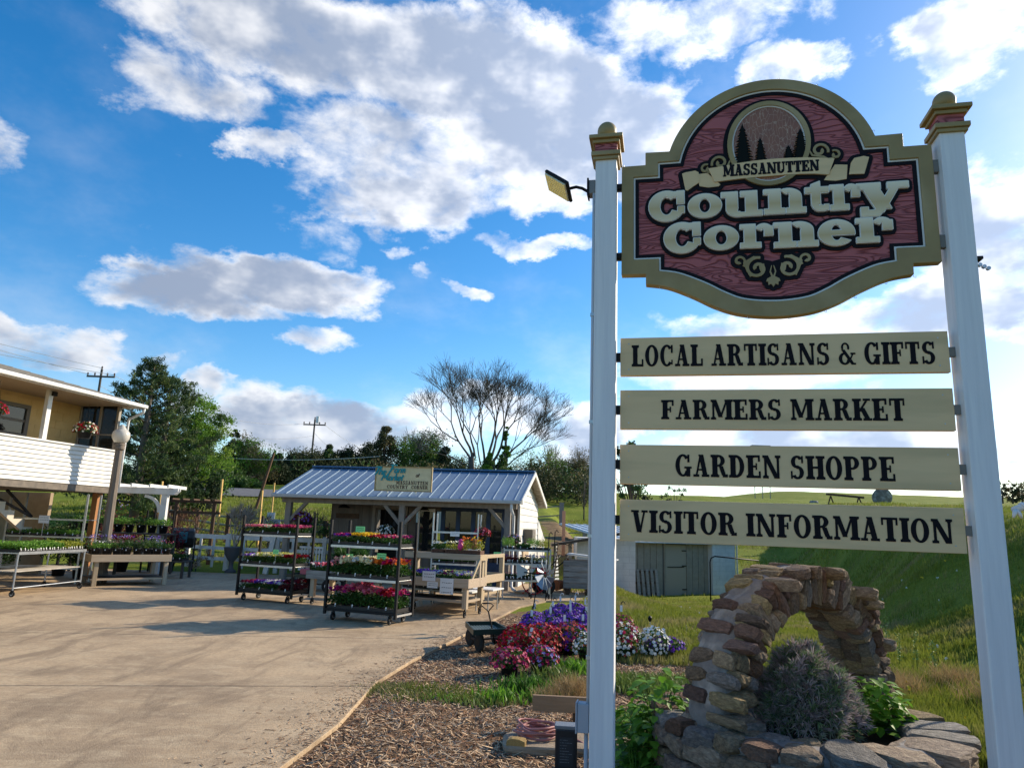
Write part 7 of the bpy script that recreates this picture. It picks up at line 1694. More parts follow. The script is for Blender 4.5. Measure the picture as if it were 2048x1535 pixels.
def white_shed2():
    a = D(1148, 1080, 24); o = thing('white_block_shed', 'white block lean-to with a dark roof edge behind the apple crate', 'outbuilding', (2.45, 25, -.45), rad(-3))
    WB = M('white_painted_block', (0, 0, 0))
    for r_ in range(9):
        x = -.2 if r_ % 2 else 0
        while x < 2.0: MB().box(max(x, 0)+.006, min(x+.4, 2.0)-.006, -.01, .02, r_*.2+.006, r_*.2+.194).build('block', WB, o); x += .4
    MB().box(0, 2.0, 0.0, 3.0, 0, 1.8).build('block_wall', M('block_joint', (0, 0, 0)), o)
    MB().bar((-.9, -.3, 1.52), (2.1, -.3, 2.1), .6, .08).build('roof', M('dark_roof_edge', (.05, .045, .04), .9), o)
    for x in (-.75, -.25): MB().box(x-.06, x+.06, -.2, -.08, 0, 1.6).build('post', GREYW, o)
white_shed2()
def rear_roofs():
    a = D(818, 931, 34); b = D(965, 934, 34); o = thing('grey_roofed_house', 'long low house with a grey roof behind the blue roof of the market shed', 'house', ((a.x+b.x)/2, 35, 0), rad(-2)); W = b.x-a.x
    MB().box(-W/2+.3, W/2-.3, 0, 4, 0, 3.2).build('walls', M('beige_render', (.4, .36, .3), .8), o)
    z = a.z; MB().add([(-W/2, -.5, z-1.0), (W/2+2, -.5, z-1.0), (W/2+2, 2, z), (-W/2, 2, z), (-W/2, 4.5, z-1.0), (W/2+2, 4.5, z-1.0)], [(0, 1, 2, 3), (3, 2, 5, 4)]).build('roof', M('grey_roof_shingle', (0, 0, 0)), o)
rear_roofs()

# ------------------------------------------------------------------ fences
def rail_fence():
    o = thing('white_rail_fence', 'low white board fence between the left black trolley and the potted table', 'fence', (0, 0, 0))
    P = [Vector((-10.1, 23.05, 0)), Vector((-8.6, 22.4, 0)), Vector((-7.0, 22.2, 0)), Vector((-5.6, 22.35, 0)), Vector((-3.9, 22.5, 0))]
    for p in P: MB().box(p.x-.06, p.x+.06, p.y-.06, p.y+.06, -.05, 1.12).build('post', WHITE, o, bevel=.005)
    for i in range(len(P)-1):
        for z, w in ((1.02, .13), (.68, .10), (.36, .10)): MB().bar(P[i]+Vector((.06, -.02, z)), P[i+1]+Vector((-.06, -.02, z)), .03, w).build('rail', WHITE, o)
        d = (P[i+1]-P[i]); n = 3
        for k in range(1, n): q = P[i]+d*k/n; MB().box(q.x-.035, q.x+.035, q.y-.07, q.y-.038, .1, .96).build('picket', WHITE, o)
rail_fence()
o = thing('white_gate_post', 'leaning white post at the left side of the left black trolley', 'post', (-7.15, 21.9, 0)); MB().bar((-.05, 0, 0), (.12, 0, 1.12), .14).build('post', WHITE, o, bevel=.005)
def split_rail():
    o = thing('split_rail_fence', 'old split rail fence climbing the grass bank beyond the patio', 'fence', (0, 0, 0)); MS = M('mossy_rail', (.26, .27, .19), .9, (.15, .15, .10), 5, .003, 30)
    P = [(-14.6, 31), (-12.9, 30), (-11.3, 29.2), (-9.8, 28.6), (-8.4, 28.1), (-7.0, 27.8), (-5.8, 27.6)]
    for x, y in P: MB().box(x-.07, x+.07, y-.07, y+.07, H(x, y)-.2, H(x, y)+1.15).build('post', BROWNW, o)
    r = random.Random(4)
    for i in range(len(P)-1):
        for z in (.35, .70, 1.02):
            a = Vector((*P[i], H(*P[i])+z+r.uniform(-.05, .05))); b = Vector((*P[i+1], H(*P[i+1])+z+r.uniform(-.05, .05))); m = (a+b)/2+Vector((0, 0, -.02)); MB().tube([a, m, b], [.05, .06, .045], 6).build('rail', MS, o)
split_rail()
for i, (x, y, h) in enumerate([(15, 30, 0)][:0]): pass
STK = M('yellow_stake_wood', (.58, .38, .12), .7, (.45, .27, .08), 6)
for i, (px, py0, py1, Y) in enumerate([(325, 962, 1012, 29), (445, 958, 1012, 29), (525, 980, 1035, 27), (549, 965, 1010, 31)]):
    a = D(px, py0, Y); b = D(px-4, py1, Y); z = H(b.x, Y); o = thing('wooden_stake', ['yellow wooden stake nearest the pergola', 'tall yellow wooden stake in the middle of the grass bank', 'yellow wooden stake just left of the shed roof', 'thin yellow stake behind the shed eave corner'][i], 'stake', (b.x, Y, z), 0, 'yellow wooden stakes on the bank')
    MB().bar((0, 0, -.2), (a.x-b.x, 0, a.z-z), .11 if i < 3 else .08, .05).build('stake', STK, o)
# far pasture fence posts at the right of the shed
for i, (px, py, Y) in enumerate([(1123, 1030, 40), (1170, 1024, 44)]):
    a = D(px, py, Y); z = H(a.x, Y); o = thing('pasture_post', ['grey fence post on the field right of the shed', 'second grey fence post close to the left sign post'][i], 'post', (a.x, Y, z)); MB().box(-.12, .12, -.1, .1, -.2, 1.3).build('post', GREYW, o)
    for zz in (.6, 1.1): MB().bar((0, 0, zz), (-3.4 if i else -2.5, -.4, zz-.25), .03, .06).build('wire_rail', GREYW, o)
o = thing('orange_post', 'thin orange post on the soil bank behind the lean-to', 'post', (*D(1127, 1070, 27.5)[:2], 0)); MB().box(-.06, .06, -.05, .05, 0, 2.3).build('post', M('salmon_post', (.55, .26, .15), .7), o)

# ------------------------------------------------------------------ poles and wires
PW = M('creosoted_pole', (.10, .085, .07), .9, (.07, .06, .05), 6)
def upole(label, px, ytop, Y, arm, lean=0, mat=PW, r=.13):
    t = D(px, ytop, Y); z = H(t.x, Y); o = thing('utility_pole', label, 'utility pole', (t.x, Y, z)); h = t.z-z
    MB().tube([(-lean, 0, -.3), (0, 0, h)], [r, r*.75], 8).build('pole', mat, o)
    if arm:
        MB().box(-arm, arm, -.06, .06, h-.75, h-.6).build('crossarm', PW, o)
        for x in (-arm*.95, -arm*.45, 0, arm*.45, arm*.95): MB().lathe([(.03, 0), (.07, .08), (.08, .2), (.03, .28)], 6, (x, 0, h-.6 if x else h)).build('insulator', M('brown_insulator', (.08, .05, .04), .4), o)
    return Vector((t.x, Y, t.z))
u1 = upole('utility pole with crossarm on the skyline above the market shed', 630, 838, 85, 1.35); 
a = Vector(u1); o = bpy.data.objects['utility_pole']; MB().cyl((.35, 0, 9.2-2), (.35, 0, 10-2), .22, seg=10).build('transformer', GALV, o)
u2 = upole('utility pole with crossarm behind the roof of the left building', 204, 738, 62, 1.25)
u3 = upole('leaning brown pole without wires left of the shed roof', 548, 905, 42, 0, lean=.8, mat=M('brown_pole', (.17, .09, .055), .85), r=.10)
def wire(label, a, b, sag, r=.012):
    n = 14; pts = [a.lerp(b, k/n)-Vector((0, 0, sag*4*(k/n)*(1-k/n))) for k in range(n+1)]; o = MB().tube(pts, r, 4).build('power_line', M('wire_grey', (.62, .62, .64), .4)); tag(o, label, 'power line', 'power lines'); return o
wire('highest power line running up left from the pole behind the building', u2+Vector((-1.1, 0, -.5)), Vector((-75, 40, 24.5)), 1.0, .022)
wire('second power line running up left from the pole behind the building', u2+Vector((0, 0, .1)), Vector((-74, 38, 23.0)), 1.0, .022)
wire('third power line running left from the pole behind the building', u2+Vector((1.1, 0, -.5)), Vector((-78, 42, 21.6)), 1.2, .022)
wire('power line sagging from the left pole to the skyline pole, upper', u2+Vector((1.1, 0, -.5)), u1+Vector((-1.2, 0, -.6)), 1.5, .02)
wire('power line sagging from the left pole to the skyline pole, lower', u2+Vector((0, 0, -1.5)), u1+Vector((0, 0, -2)), 2.0, .02)
wire('power line descending right from the skyline pole, upper', u1+Vector((1.2, 0, -.6)), D(780, 905, 110), 1.0, .02)
wire('power line descending right from the skyline pole, lower', u1+Vector((0, 0, -1.6)), D(720, 915, 110), 1.0, .02)
wire('long low wire crossing in front of the trees', D(300, 900, 45), D(760, 912, 45), .4, .015)
# long siding trailer-like bale on the ridge
def ridge_things():
    b = D(1765, 1010, 50); z = H(b.x, 50); o = thing('round_bale', 'large wrapped round bale lying on the ridge behind the sign boards', 'bale', (b.x, 50, z), rad(-25))
    BM = M('weathered_bale', (.20, .185, .16), .9, (.11, .10, .09), 5, .02, 10, c3=(.32, .31, .29), scale3=3)
    MB().tube([(0, -.7, .62), (0, -.66, .62), (0, .66, .62), (0, .7, .62)], [.55, .62, .62, .55], 28).build('bale', BM, o, True)
    q = thing('trestle_beam', 'long dark beam on two trestles beside the round bale', 'beam', (b.x-2.6, 50, H(b.x-2.4, 50)), rad(-2)); zz = .62
    MB().bar((-1.3, 0, zz+.12), (1.3, 0, zz-.05), .12, .14).build('beam', BROWNW, q)
    for x in (-1.0, .95):
        for s in (-1, 1): MB().bar((x+s*.2, 0, 0), (x, 0, zz), .07).build('leg', BROWNW, q)
    for i, (px, py, Y, s) in enumerate([(1503, 986, 75, .6), (1627, 983, 80, .7), (1380, 990, 70, 1.2), (1260, 1085, 40, .5)]):
        p = D(px, py, Y); r_ = thing('field_rock', ['dark rock near the middle of the far hillside', 'pale boulder on the far hilltop', 'dark boulder with weeds on the far hillside', 'small rock low in the valley'][i], 'rock', (p.x, Y, H(p.x, Y)+.1)); ob('rock_body', ROCKS[i*5+2], r_, scale=(s*1.3, s, s*.7))
    h = D(1522, 890, 130); q = thing('lookout_platform', 'distant dark platform on thin legs just above the third sign board', 'platform', (h.x, 130, H(h.x, 130))); top = h.z-H(h.x, 130)
    [MB().box(x-.06, x+.06, 0, .1, 0, top-.3).build('leg', GREYW, q) for x in (-1.4, 0, 1.4)]; MB().box(-1.7, 1.7, -.2, 1, top-.3, top).build('deck', M('far_roof', (.15, .16, .18), .8), q)
ridge_things()
o = thing('white_pipe_fitting', 'white jointed plastic pipe with a fork end at the right edge beyond the sign post', 'pipe', D(2040, 1010, 6.2)); WP = M('white_plastic', (0, 0, 0))
MB().tube([(.4, 0, .12), (.05, 0, .0), (-.06, 0, -.045)], .030, 10).build('pipe', HKW, o, True); MB().tube([(.03, 0, -.005), (.01, 0, -.014)], .038, 12).build('collar', HKW, o)
for k in range(2): MB().tube([(-.05, -.01, -.04), (-.03-.05*k, -.03, -.08), (-.02-.07*k, -.03, -.11)], [.022, .016, .010], 8).build('prong', HKW, o, True)
MB().cyl((.3, 0, -2.0), (.32, 0, .09), .02, seg=8).build('support', GALV, o)
# barrel shaped barbecue / tumbler by the white fence
def tumbler():
    b = G(392, 1135); o = thing('compost_tumbler', 'black and teal barrel tumbler on a stand beside the pine table', 'tumbler', (b.x+.2, b.y-1.6, 0), rad(20))
    T_l = M('teal_plastic', (.02, .13, .17), .4)
    MB().tube([(-.30, 0, .98), (-.27, 0, .98), (.27, 0, .98), (.30, 0, .98)], [.25, .29, .29, .25], 8).build('barrel', BLACKP, o); MB().box(-.12, .12, -.295, -.2, .85, 1.15).build('door', T_l, o, bevel=.01)
    for x in (-.33, .33): MB().bar((x, -.25, 0), (x, 0, 1.0), .03).build('leg', BLACKM, o); MB().bar((x, .25, 0), (x, 0, 1.0), .03).build('leg', BLACKM, o)
    q = thing('black_tub', 'low wide black tub on the concrete under the tumbler', 'tub', (b.x-.2, b.y-2.0, 0)); MB().lathe([(.27, 0), (.32, .25), (.34, .26), (.34, .28), (.29, .28), (.27, .05), (.001, .05)], 20).build('tub', BLACKP, q, True)
tumbler()

# ------------------------------------------------------------------ trees and shrubs
def clump_tree(name, label, loc_, Hh, R_, base, ncl, nlv, size, mats, seed, trunk=.25, shape='round', cat='tree', group=None, clr=.22, bark=None, sq=1.0, up=0.0, asp=.55, hollow=.5):
    rg = np.random.default_rng(seed); o = thing(name, label, cat, loc_, 0, group); cs = []
    for i in range(ncl):
        if shape == 'cone':
            t = rg.uniform(0, 1)**.75; z = base+(Hh-base)*(1-t)*.98; rr_ = R_*(t*.95+.04)*rg.uniform(.55, 1.05); a = rg.uniform(0, 2*PI); cs.append((rr_*math.cos(a), rr_*math.sin(a), z, clr*R_*(.35+.7*t)))
        else:
            v = rg.normal(size=3); v /= np.linalg.norm(v); q = rg.uniform(hollow, 1.0); hh = (Hh-base)/2; wob = 1+.22*math.sin(3*math.atan2(v[1], v[0])+seed)+.15*v[2]*math.sin(seed)
            cs.append((R_*v[0]*q*wob, R_*v[1]*q*wob*sq, base+hh+hh*v[2]*q*.97, clr*R_*rg.uniform(.6, 1.35)))
    cs = np.array(cs); per = nlv//ncl; C = []; mi = []
    for c in cs:
        v = rg.normal(size=(per, 3)); v /= np.linalg.norm(v, axis=1)[:, None]; v *= np.minimum(np.abs(rg.normal(0, .6, (per, 1))), .9 if loc_[1] > 50 else 1.1)*c[3]+.25*c[3]; v[:, 2] *= .8; C.append(c[:3]+v); mi.append(np.full(per, rg.integers(0, len(mats))))
    C = np.concatenate(C); mi = np.concatenate(mi); V, Fq = leaves_np(C, size, rg, up, asp)
    q = ob('crown', npmesh('crown', V, Fq, mats, mi), o); q['kind'] = 'stuff'
    t = MB(); t.tube([(0, 0, -.4), (0.1*R_*.3, 0, Hh*.35), (0, 0, Hh*.8)], [trunk, trunk*.7, trunk*.2], 8)
    for k in range(0, ncl, max(1, ncl//26)):
        c = cs[k]; zb = max(.15*Hh, c[2]*.45); t.tube([(0, 0, zb), (c[0]*.5, c[1]*.5, zb+(c[2]-zb)*.6), tuple(c[:3])], [trunk*.35, trunk*.2, trunk*.06], 5)
    t.build('trunk', bark or BARK, o, True); return o
BARK = M('grey_brown_bark', (.13, .105, .085), .9, (.08, .065, .05), 8, .02, 8)
TD = leafmat('cedar_leaf', (.040, .060, .024), (.024, .036, .016), .2, .75); TD2 = leafmat('cedar_leaf_warm', (.085, .095, .035), (.05, .06, .025), .2, .75)
TP = leafmat('pine_needle', (.055, .10, .035), (.03, .06, .022), .25, .65); TP2 = leafmat('pine_needle_light', (.14, .19, .05), (.08, .12, .035), .3, .65)
TL = leafmat('spring_leaf', (.16, .29, .035), (.10, .21, .025), .45); TL2 = leafmat('spring_leaf_yellow', (.24, .34, .05), (.17, .26, .035), .45); TM = leafmat('mid_tree_leaf', (.085, .15, .035), (.05, .10, .025), .35); TB = leafmat('bronze_bud', (.17, .14, .06), (.11, .10, .05), .3)
def at(px, Y): p = D(px, 1000, Y); return (p.x, Y, H(p.x, Y))
def top(px, py, Y): p = D(px, py, Y); return p.z-H(p.x, Y)
def pine(label, px, py, Y, R_, seed):
    rg = np.random.default_rng(seed); L_ = at(px, Y); Hh = top(px, py, Y); o = thing('pine_tree', label, 'tree', L_); t = MB(); t.tube([(0, 0, -.3), (0, 0, Hh*.5), (.0, 0, Hh*.97)], [.24, .16, .03], 8); C = []; Dd = []; mi = []
    z = .7
    while z < Hh*.99:
        f = (z/Hh); prof = R_*(1-f)**.62*(.9+.25*math.sin(z*2.1+seed)) if f > .18 else R_*.93
        for k in range(rg.integers(4, 7)):
            a = rg.uniform(0, 2*PI); l = prof*rg.uniform(.6, 1.15)+.15; lift = .12+.55*f; e = np.array([l*math.cos(a), l*math.sin(a), z+l*lift]); m = np.array([l*.5*math.cos(a), l*.5*math.sin(a), z+l*.5*lift*.6])
            t.tube([(0, 0, z), tuple(m), tuple(e)], [.045*(1-f)+.012, .025, .008], 4)
            nt2 = int(5+l*9)
            for j in range(nt2):
                s = rg.uniform(.25, 1.0); b = m*(1-s)*1.0+e*s if s > .5 else np.array([0, 0, z])*(1-2*s)+m*2*s
                off = rg.normal(0, 1, 3)*np.array([.16, .16, .09])*(.4+l*.28); c = b+off; n = 12; C.append(c+rg.normal(0, .06, (n, 3))); dd = np.array([math.cos(a)*.5, math.sin(a)*.5, .75]); Dd.append(np.tile(dd, (n, 1))); mi.append(np.full(n, 1 if rg.uniform() < .32 else 0))
        z += .26+.1*rg.uniform()
    C = np.concatenate(C); Dd = np.concatenate(Dd); mi = np.concatenate(mi); V, Fq = leaves_np(C, .21, rg, .0, .17, dirs=Dd*.6); q = ob('crown', npmesh('crown', V, Fq, [TP, TP2], mi), o); q['kind'] = 'stuff'; t.build('trunk', BARK, o, True)
pine('tall dark pine tree right behind the left building', 272, 716, 33, 2.75, 3)
pine('second broader pine tree leaning right of the tall pine', 312, 758, 35, 2.9, 8)
clump_tree('deciduous_tree', 'bright yellow green spring tree right of the pines', at(375, 39), top(372, 775, 39), 1.75, .6, 90, 30000, .115, [TL, TL, TL2, TM], 12, sq=.9, clr=.30, hollow=.25)
clump_tree('deciduous_tree', 'small green tree at the right end of the pine group', at(420, 42), top(415, 880, 42), 1.25, .3, 50, 12000, .12, [TM, TL, TL], 13, clr=.36, hollow=.2)
clump_tree('understorey_shrub', 'dark thicket under the pines at the roadside', at(330, 36), top(330, 925, 36), 2.8, .0, 34, 9000, .16, [TD, TM, TP], 14, sq=.6, cat='shrub')
clump_tree('cedar_tree', 'dark pointed cedar behind the yellow stakes', at(455, 60), top(452, 853, 60), 1.75, .2, 60, 14000, .2, [TD, TD2, TM], 15, shape='cone')
clump_tree('deciduous_tree', 'rounded pale green tree right of the pointed cedar', at(492, 60), top(488, 872, 60), 2.0, .3, 60, 15000, .15, [TM, TL, TB], 16, clr=.34, hollow=.2)
clump_tree('shrub', 'bright green shrub at the roadside below the rounded tree', at(478, 57), top(478, 955, 57), 1.7, .0, 24, 6000, .17, [TL, TM], 17, sq=.6, cat='shrub')
specs = [(520, 912, 66, 1.4, 'thin brown budding tree left of the leaning pole', 'round', [TB, TM]), (548, 905, 68, 1.5, 'narrow dark cedar behind the leaning pole', 'cone', [TD]), (580, 905, 72, 2.2, 'dark cedar left of the skyline pole', 'cone', [TD, TD2]), (612, 900, 74, 2.4, 'dark rounded cedar at the skyline pole', 'round', [TD, TD2]),
         (650, 890, 76, 2.3, 'dark cedar with an uneven top right of the skyline pole', 'cone', [TD, TM]), (690, 895, 78, 2.5, 'broad dark cedar above the left part of the roof', 'round', [TD, TD2]), (725, 885, 78, 2.1, 'dark bushy cedar behind the roof sign', 'round', [TD2, TD]),
         (762, 848, 80, 2.9, 'tall brown green cedar with a spire top above the roof sign', 'cone', [TD2, TB, TD2]), (800, 862, 84, 2.0, 'thin budding tree right of the spire topped cedar', 'round', [TB, TM]), (843, 862, 82, 3.2, 'light green rounded tree above the blue roof', 'round', [TL, TM, TM]),
         (886, 888, 80, 2.2, 'dark conical cedar beside the light green tree', 'cone', [TD]), (925, 905, 82, 1.9, 'hazy olive tree left of the bare tree trunk', 'round', [TB, TM]), (1060, 890, 84, 2.6, 'thin pale budding tree right of the bare tree', 'round', [TB, TL]), (1100, 895, 86, 2.9, 'yellow green budding tree near the left sign post', 'round', [TB, TM, TL]), (1135, 905, 88, 2.6, 'brown thicket tree close to the left sign post', 'round', [TB, TD2]), (1165, 890, 88, 2.2, 'thin grey tree just left of the sign post', 'round', [TB, TB])]
for i, (px, py, Y, R_, lb, shp, mt) in enumerate(specs):
    thin = mt[0] is TB
    clump_tree('cedar_tree' if shp == 'cone' else 'field_tree', lb, at(px, Y), top(px, py, Y), R_, .2, 70 if not thin else 60, 14000 if not thin else 6000, .20 if not thin else .15, mt, 30+i, shape=shp, clr=.36 if shp == 'cone' else .34, hollow=.2, group='trees of the far tree line', trunk=.18)
# dense undergrowth behind them, one mass
rgx = np.random.default_rng(91); Vs = []; Fs = []; kk = 0; ms = []
for i in range(300):
    px = rgx.uniform(430, 1215); Y = rgx.uniform(70, 92); p = D(px, 1000, Y); z = H(p.x, Y); hgt = rgx.uniform(1.3, 3.3)+(1.0 if px > 1050 else 0); n = 230; v = rgx.normal(size=(n, 3)); v /= np.linalg.norm(v, axis=1)[:, None]; v *= rgx.uniform(.4, 1, (n, 1))*np.array([1.5, 1.2, hgt*.55])
    V, Fq = leaves_np(np.array([p.x, Y, z+hgt*.5])+v, .26, rgx, 0, .6); Vs.append(V); Fs.append(Fq+kk); kk += len(V); ms.append(np.full(n, rgx.choice([0, 0, 1, 1, 2, 3])))
o = ob('hedgerow_thicket', npmesh('hedgerow_thicket', np.concatenate(Vs), np.concatenate(Fs), [TD, TD2, TB, TM], np.concatenate(ms))); o['kind'] = 'stuff'
def bare(name, label, loc_, trunks, Hh, seed, levels=6, r0=.3, spread=.5, mat=None, cat='tree', minr=.012, group=None, lr=(.66, .86)):
    r = random.Random(seed); o = thing(name, label, cat, loc_, 0, group); mt = mat or M('dark_grey_bark', (.10, .085, .075), .9); m = MB()
    def br(p, d, l, rr_, lv):
        pts = [p]; q = Vector(p); dd = Vector(d)
        for k in range(3):
            dd = (dd+Vector((r.gauss(0, .09), r.gauss(0, .09), r.gauss(.03, .05)))).normalized(); q = q+dd*l/3; pts.append(q.copy())
        m.tube(pts, [rr_, rr_*.88, rr_*.78, rr_*.66], 7 if lv > 4 else 4 if lv > 1 else 3, caps=False)
        if lv == 0: return
        n = 2 if lv > levels-2 else r.choice([2, 3, 3])
        for k in range(n+(1 if lv < 4 else 0)):
            s = spread*(1.0 if k else .45); a = Vector((r.gauss(0, 1), r.gauss(0, 1), r.gauss(0, .5))).normalized(); nd = (dd+a*s).normalized(); nd.z += .06; nd.normalize()
            st = pts[-1] if k < 2 else pts[-2]; br(st, nd, l*r.uniform(*lr), max(rr_*r.uniform(.5, .68) if k else rr_*.68, minr), lv-1)
    for d, l, rr_, p in trunks: br(Vector(p), Vector(d).normalized(), l, rr_, levels)
    m.build('trunk_and_branches', mt, o); return o
bt = at(955, 72); hB = top(1000, 722, 72)
fan = []
rf_ = random.Random(8)
for k, (xb, zb, ang, ln, rr_) in enumerate([(-1.0, 2.6, -55, .22, .13), (-.9, 3.6, -40, .34, .17), (-.8, 4.2, -24, .36, .18), (-.5, 4.0, -8, .34, .16), (.6, 3.4, -4, .37, .17), (.9, 3.8, 8, .38, .2), (1.2, 3.4, 20, .38, .2), (1.5, 3.4, 33, .38, .2), (1.7, 2.8, 46, .38, .18), (1.9, 2.2, 60, .34, .14), (.2, 3.0, -14, .3, .12), (1.4, 2.6, 52, .30, .11)]):
    a_ = rad(ang); fan.append(((math.sin(a_), rf_.uniform(-.4, .4), math.cos(a_)), hB*ln*.58, rr_*.8, (xb, 0, zb)))
bt_o = bare('bare_tree', 'large leafless spreading tree standing above the shed roof', bt, fan, hB, 5, 6, spread=.60, minr=.013, lr=(.70, .90)); bt_o.scale = (.93, .93, .87)
MB().tube([(-.35, 0, -.4), (-.6, 0, 1.4), (-.75, 0, 2.8), (-.8, 0, 4.4)], [.36, .30, .24, .16], 9).build('trunk', M('dark_grey_bark', (0, 0, 0)), bt_o, True)
MB().tube([(-.7, 0, 1.9), (-1.0, 0, 2.9), (-1.1, 0, 3.8)], [.2, .16, .12], 8).build('trunk', M('dark_grey_bark', (0, 0, 0)), bt_o, True)
MB().tube([(1.1, 0, -.4), (.9, 0, 1.6), (.75, 0, 2.8), (.9, 0, 4.0)], [.40, .32, .24, .18], 9).build('trunk', M('dark_grey_bark', (0, 0, 0)), bt_o, True)
MB().tube([(1.2, .2, -.4), (1.5, .1, 1.2), (1.6, 0, 2.6), (1.6, 0, 3.5)], [.34, .28, .22, .16], 9).build('trunk', M('dark_grey_bark', (0, 0, 0)), bt_o, True)
clump_tree('ivy_column', 'ivy covered green trunk at the right of the bare tree', at(1008, 71), top(1012, 850, 71), .95, .0, 46, 8000, .19, [TL, TM, TL], 71, shape='cone', clr=.4, cat='tree')
clump_tree('field_tree', 'low bright green shrub tree beneath the ivy column', at(985, 70), top(985, 905, 70), 1.9, .0, 30, 6000, .2, [TM, TL], 72, sq=.6)
for i, (px, py, Y) in enumerate([(812, 850, 90), (1095, 880, 95), (1150, 890, 96), (830, 858, 92), (518, 890, 90)]):
    p = at(px, Y); h_ = top(px, py, Y); bare('bare_sapling', ['thin bare tree above the blue roof, left one', 'thin bare tree in the right part of the tree line', 'thin bare tree nearest the left sign post', 'thin bare tree above the blue roof, right one', 'thin bare tree near the leaning pole'][i], p, [((.05, 0, 1), h_*.3, .1, (0, 0, 0)), ((-.2, 0, 1), h_*.28, .08, (0, 0, 0))], h_, 40+i, 4, spread=.4, minr=.02, mat=M('pale_grey_twigs', (.22, .19, .17), .9), group='thin bare trees')
# trees seen between the sign boards
p = at(1262, 47); clump_tree('field_tree', 'dark green tree standing right of the left sign post between the boards', p, top(1262, 868, 47), 1.5, 2.2, 40, 7000, .16, [TM, TD, TM], 81, trunk=.14)
p = at(1348, 52); clump_tree('young_tree', 'small young tree with thin trunk on the far hillside', p, top(1348, 955, 52), 1.0, 1.2, 16, 900, .12, [TM, TD], 82, trunk=.07)
p = at(1168, 60); clump_tree('young_tree', 'slim young tree on the field left of the sign post', p, top(1168, 935, 60), .7, 1.0, 16, 500, .12, [TB, TD2], 83, trunk=.07)
for i, px in enumerate((1965, 1985, 2005, 2025, 2045, 2062)):
    p = at(px, 150); clump_tree('distant_tree', f'hazy budding tree on the far right horizon, {["leftmost", "second", "third", "fourth", "fifth", "last"][i]} of its row', p, max(2.5, top(px, 961+(i % 2)*3, 150)), 2.4, .2, 16, 1100, .35, [TB, TD2], 90+i, group='distant trees at the right edge', trunk=.2)
rgx = np.random.default_rng(95); Vs = []; Fs = []; kk = 0
for i in range(90):
    x = rgx.uniform(118, 230); Y = rgx.uniform(165, 185); z = H(x, Y); n = 60; v = rgx.normal(size=(n, 3))*np.array([3.0, 2, 1.6]); V, Fq = leaves_np(np.array([x, Y, z+1.2])+v, .8, rgx, 0, .6); Vs.append(V); Fs.append(Fq+kk); kk += len(V)
o = ob('far_woodland', npmesh('far_woodland', np.concatenate(Vs), np.concatenate(Fs), TB)); o['kind'] = 'stuff'
# shrubs by the fence
bare('bare_shrub', 'twiggy reddish shrub behind the potted pine table', (-10.9, 23.9, .0), [((.3*math.cos(k), .3*math.sin(k*1.7), 1), .62, .026, (.12*k-.3, 0, 0)) for k in range(6)], 2, 3, 4, spread=.42, mat=M('reddish_twig', (.24, .13, .085), .85), cat='shrub', minr=.006)
bare('bare_shrub', 'pale grey twisted shrub in the urn before the white fence', (-8.25, 22.0, .75), [((.35*math.cos(k*2), .2, 1), .42, .022, (0, 0, 0)) for k in range(5)], 2, 4, 4, spread=.55, mat=M('pale_twig', (.34, .29, .24), .85), cat='shrub', minr=.006)
o = thing('stone_urn', 'dark grey urn on a pedestal before the white fence', 'urn', (-8.25, 21.9, 0)); MB().lathe([(.16, 0), (.16, .06), (.07, .12), (.06, .3), (.12, .38), (.22, .55), (.25, .72), (.27, .75), (.2, .76)], 18).build('urn', M('dark_urn', (.10, .10, .11), .7), o, True)
for i in range(3): bare('bare_shrub', ['dark bushy shrub right of the urn', 'dark twiggy shrub against the left side of the shed', 'thin brown shrub left of the urn'][i], ((-7.3, 24.8, .1), (-6.3, 25.6, .2), (-9.3, 25.4, .2))[i], [((.4*math.cos(k*2.2), .3*math.sin(k), 1), .60, .03, (.15*k-.3, 0, 0)) for k in range(5)], 2, 14+i, 4, spread=.5, mat=M('dark_twig', (.09, .07, .055), .9), cat='shrub', minr=.008)
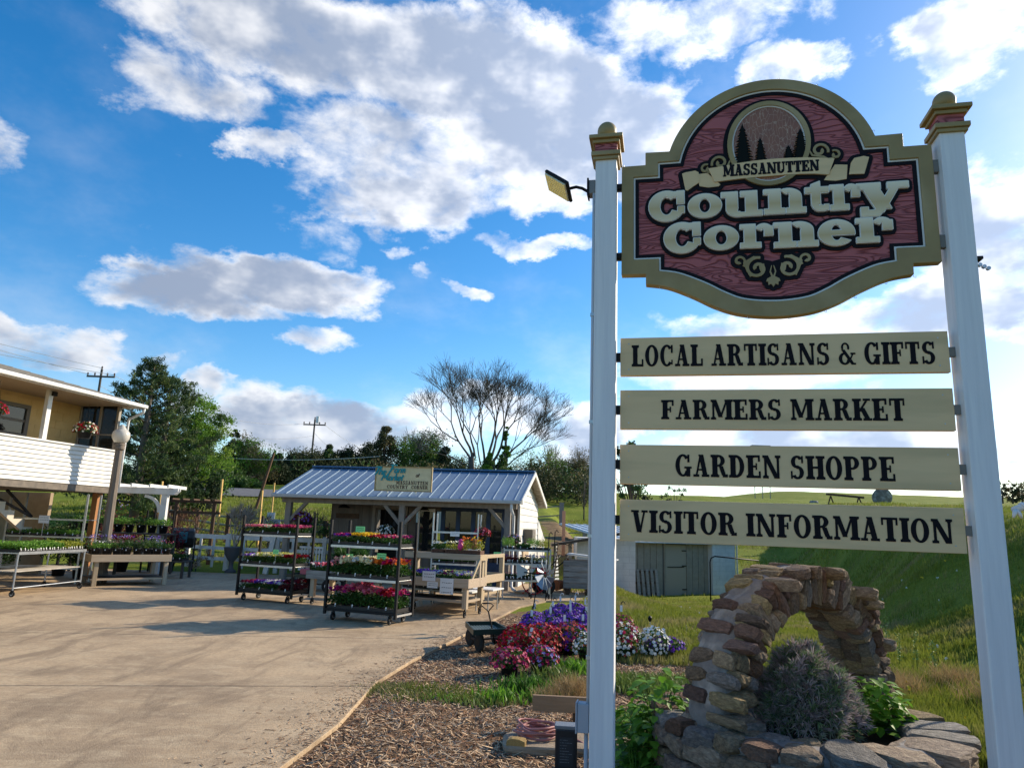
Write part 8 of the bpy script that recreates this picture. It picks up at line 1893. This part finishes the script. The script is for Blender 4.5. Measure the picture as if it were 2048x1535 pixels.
clump_tree('garden_shrub', 'small-leaved dark shrub behind the white fence', (-8.0, 25.5, .15), 1.5, 1.1, .2, 26, 2600, .07, [TD2, TM, TB], 61, trunk=.04, cat='shrub')
clump_tree('garden_shrub', 'dark leafy shrub left of the shed porch', (-6.6, 24.2, .1), 1.7, .8, .3, 20, 1800, .07, [TD2, TM], 62, trunk=.04, cat='shrub')
clump_tree('garden_shrub', 'reddish budding shrub above the tumbler', (-10.6, 24.6, .1), 1.8, 1.0, .4, 26, 1500, .05, [M('red_bud', (.22, .09, .05), .8), TB], 63, trunk=.04, cat='shrub')
clump_tree('garden_shrub', 'pale dry hydrangea at the foot of the white fence', (-9.3, 21.9, 0), .75, .42, .0, 16, 900, .05, [M('dry_petal', (.42, .31, .22), .8)], 64, trunk=.02, cat='shrub')
# brown timber arbour beyond the pergola
o = thing('brown_arbour', 'small brown timber arbour beyond the white pergola', 'arbour', (-9.95, 23.6, 0), rad(5))
for x in (-.9, .3): MB().box(x-.05, x+.05, -.05, .05, 0, 2.05).build('post', BROWNW, o)
for z in (2.05, 1.7): MB().box(-1.1, .5, -.04, .04, z, z+.08).build('beam', BROWNW, o)
for k in range(5): MB().box(-1.0+k*.33, -.94+k*.33, -.3, .3, 2.131, 2.18).build('slat', BROWNW, o)
# small pale sign and stone step left of the shed
o = thing('garden_sign', 'small pale blue signboard on a post left of the shed', 'sign', (-8.7, 26.5, .2), rad(5)); MB().box(-.06, .06, 0, .05, 0, 1.5).build('post', GREYW, o); MB().box(-.35, .35, -.03, -.001, .9, 1.4).build('board', M('pale_blue_board', (.36, .45, .50), .6), o); MB().box(-.14, .14, -.05, -.031, 1.42, 1.65).build('white_box', WHITE, o)
# grass on the left bank
PG = pts_in(40000, -26, -3, 24, 50, lambda x, y: np.clip(patchy(x, y, .8, 41, -.3), .1, 1), rg); grass('left_bank_grass', PG, .16, .03, GR1, 19)
PG = pts_in(30000, 4, 24, 30, 60, lambda x, y: np.clip(patchy(x, y, .6, 42, -.3), .1, 1), rg); grass('valley_grass', PG, .16, .035, GR1, 20)
scn.cycles.max_bounces = 6; scn.cycles.transparent_max_bounces = 8
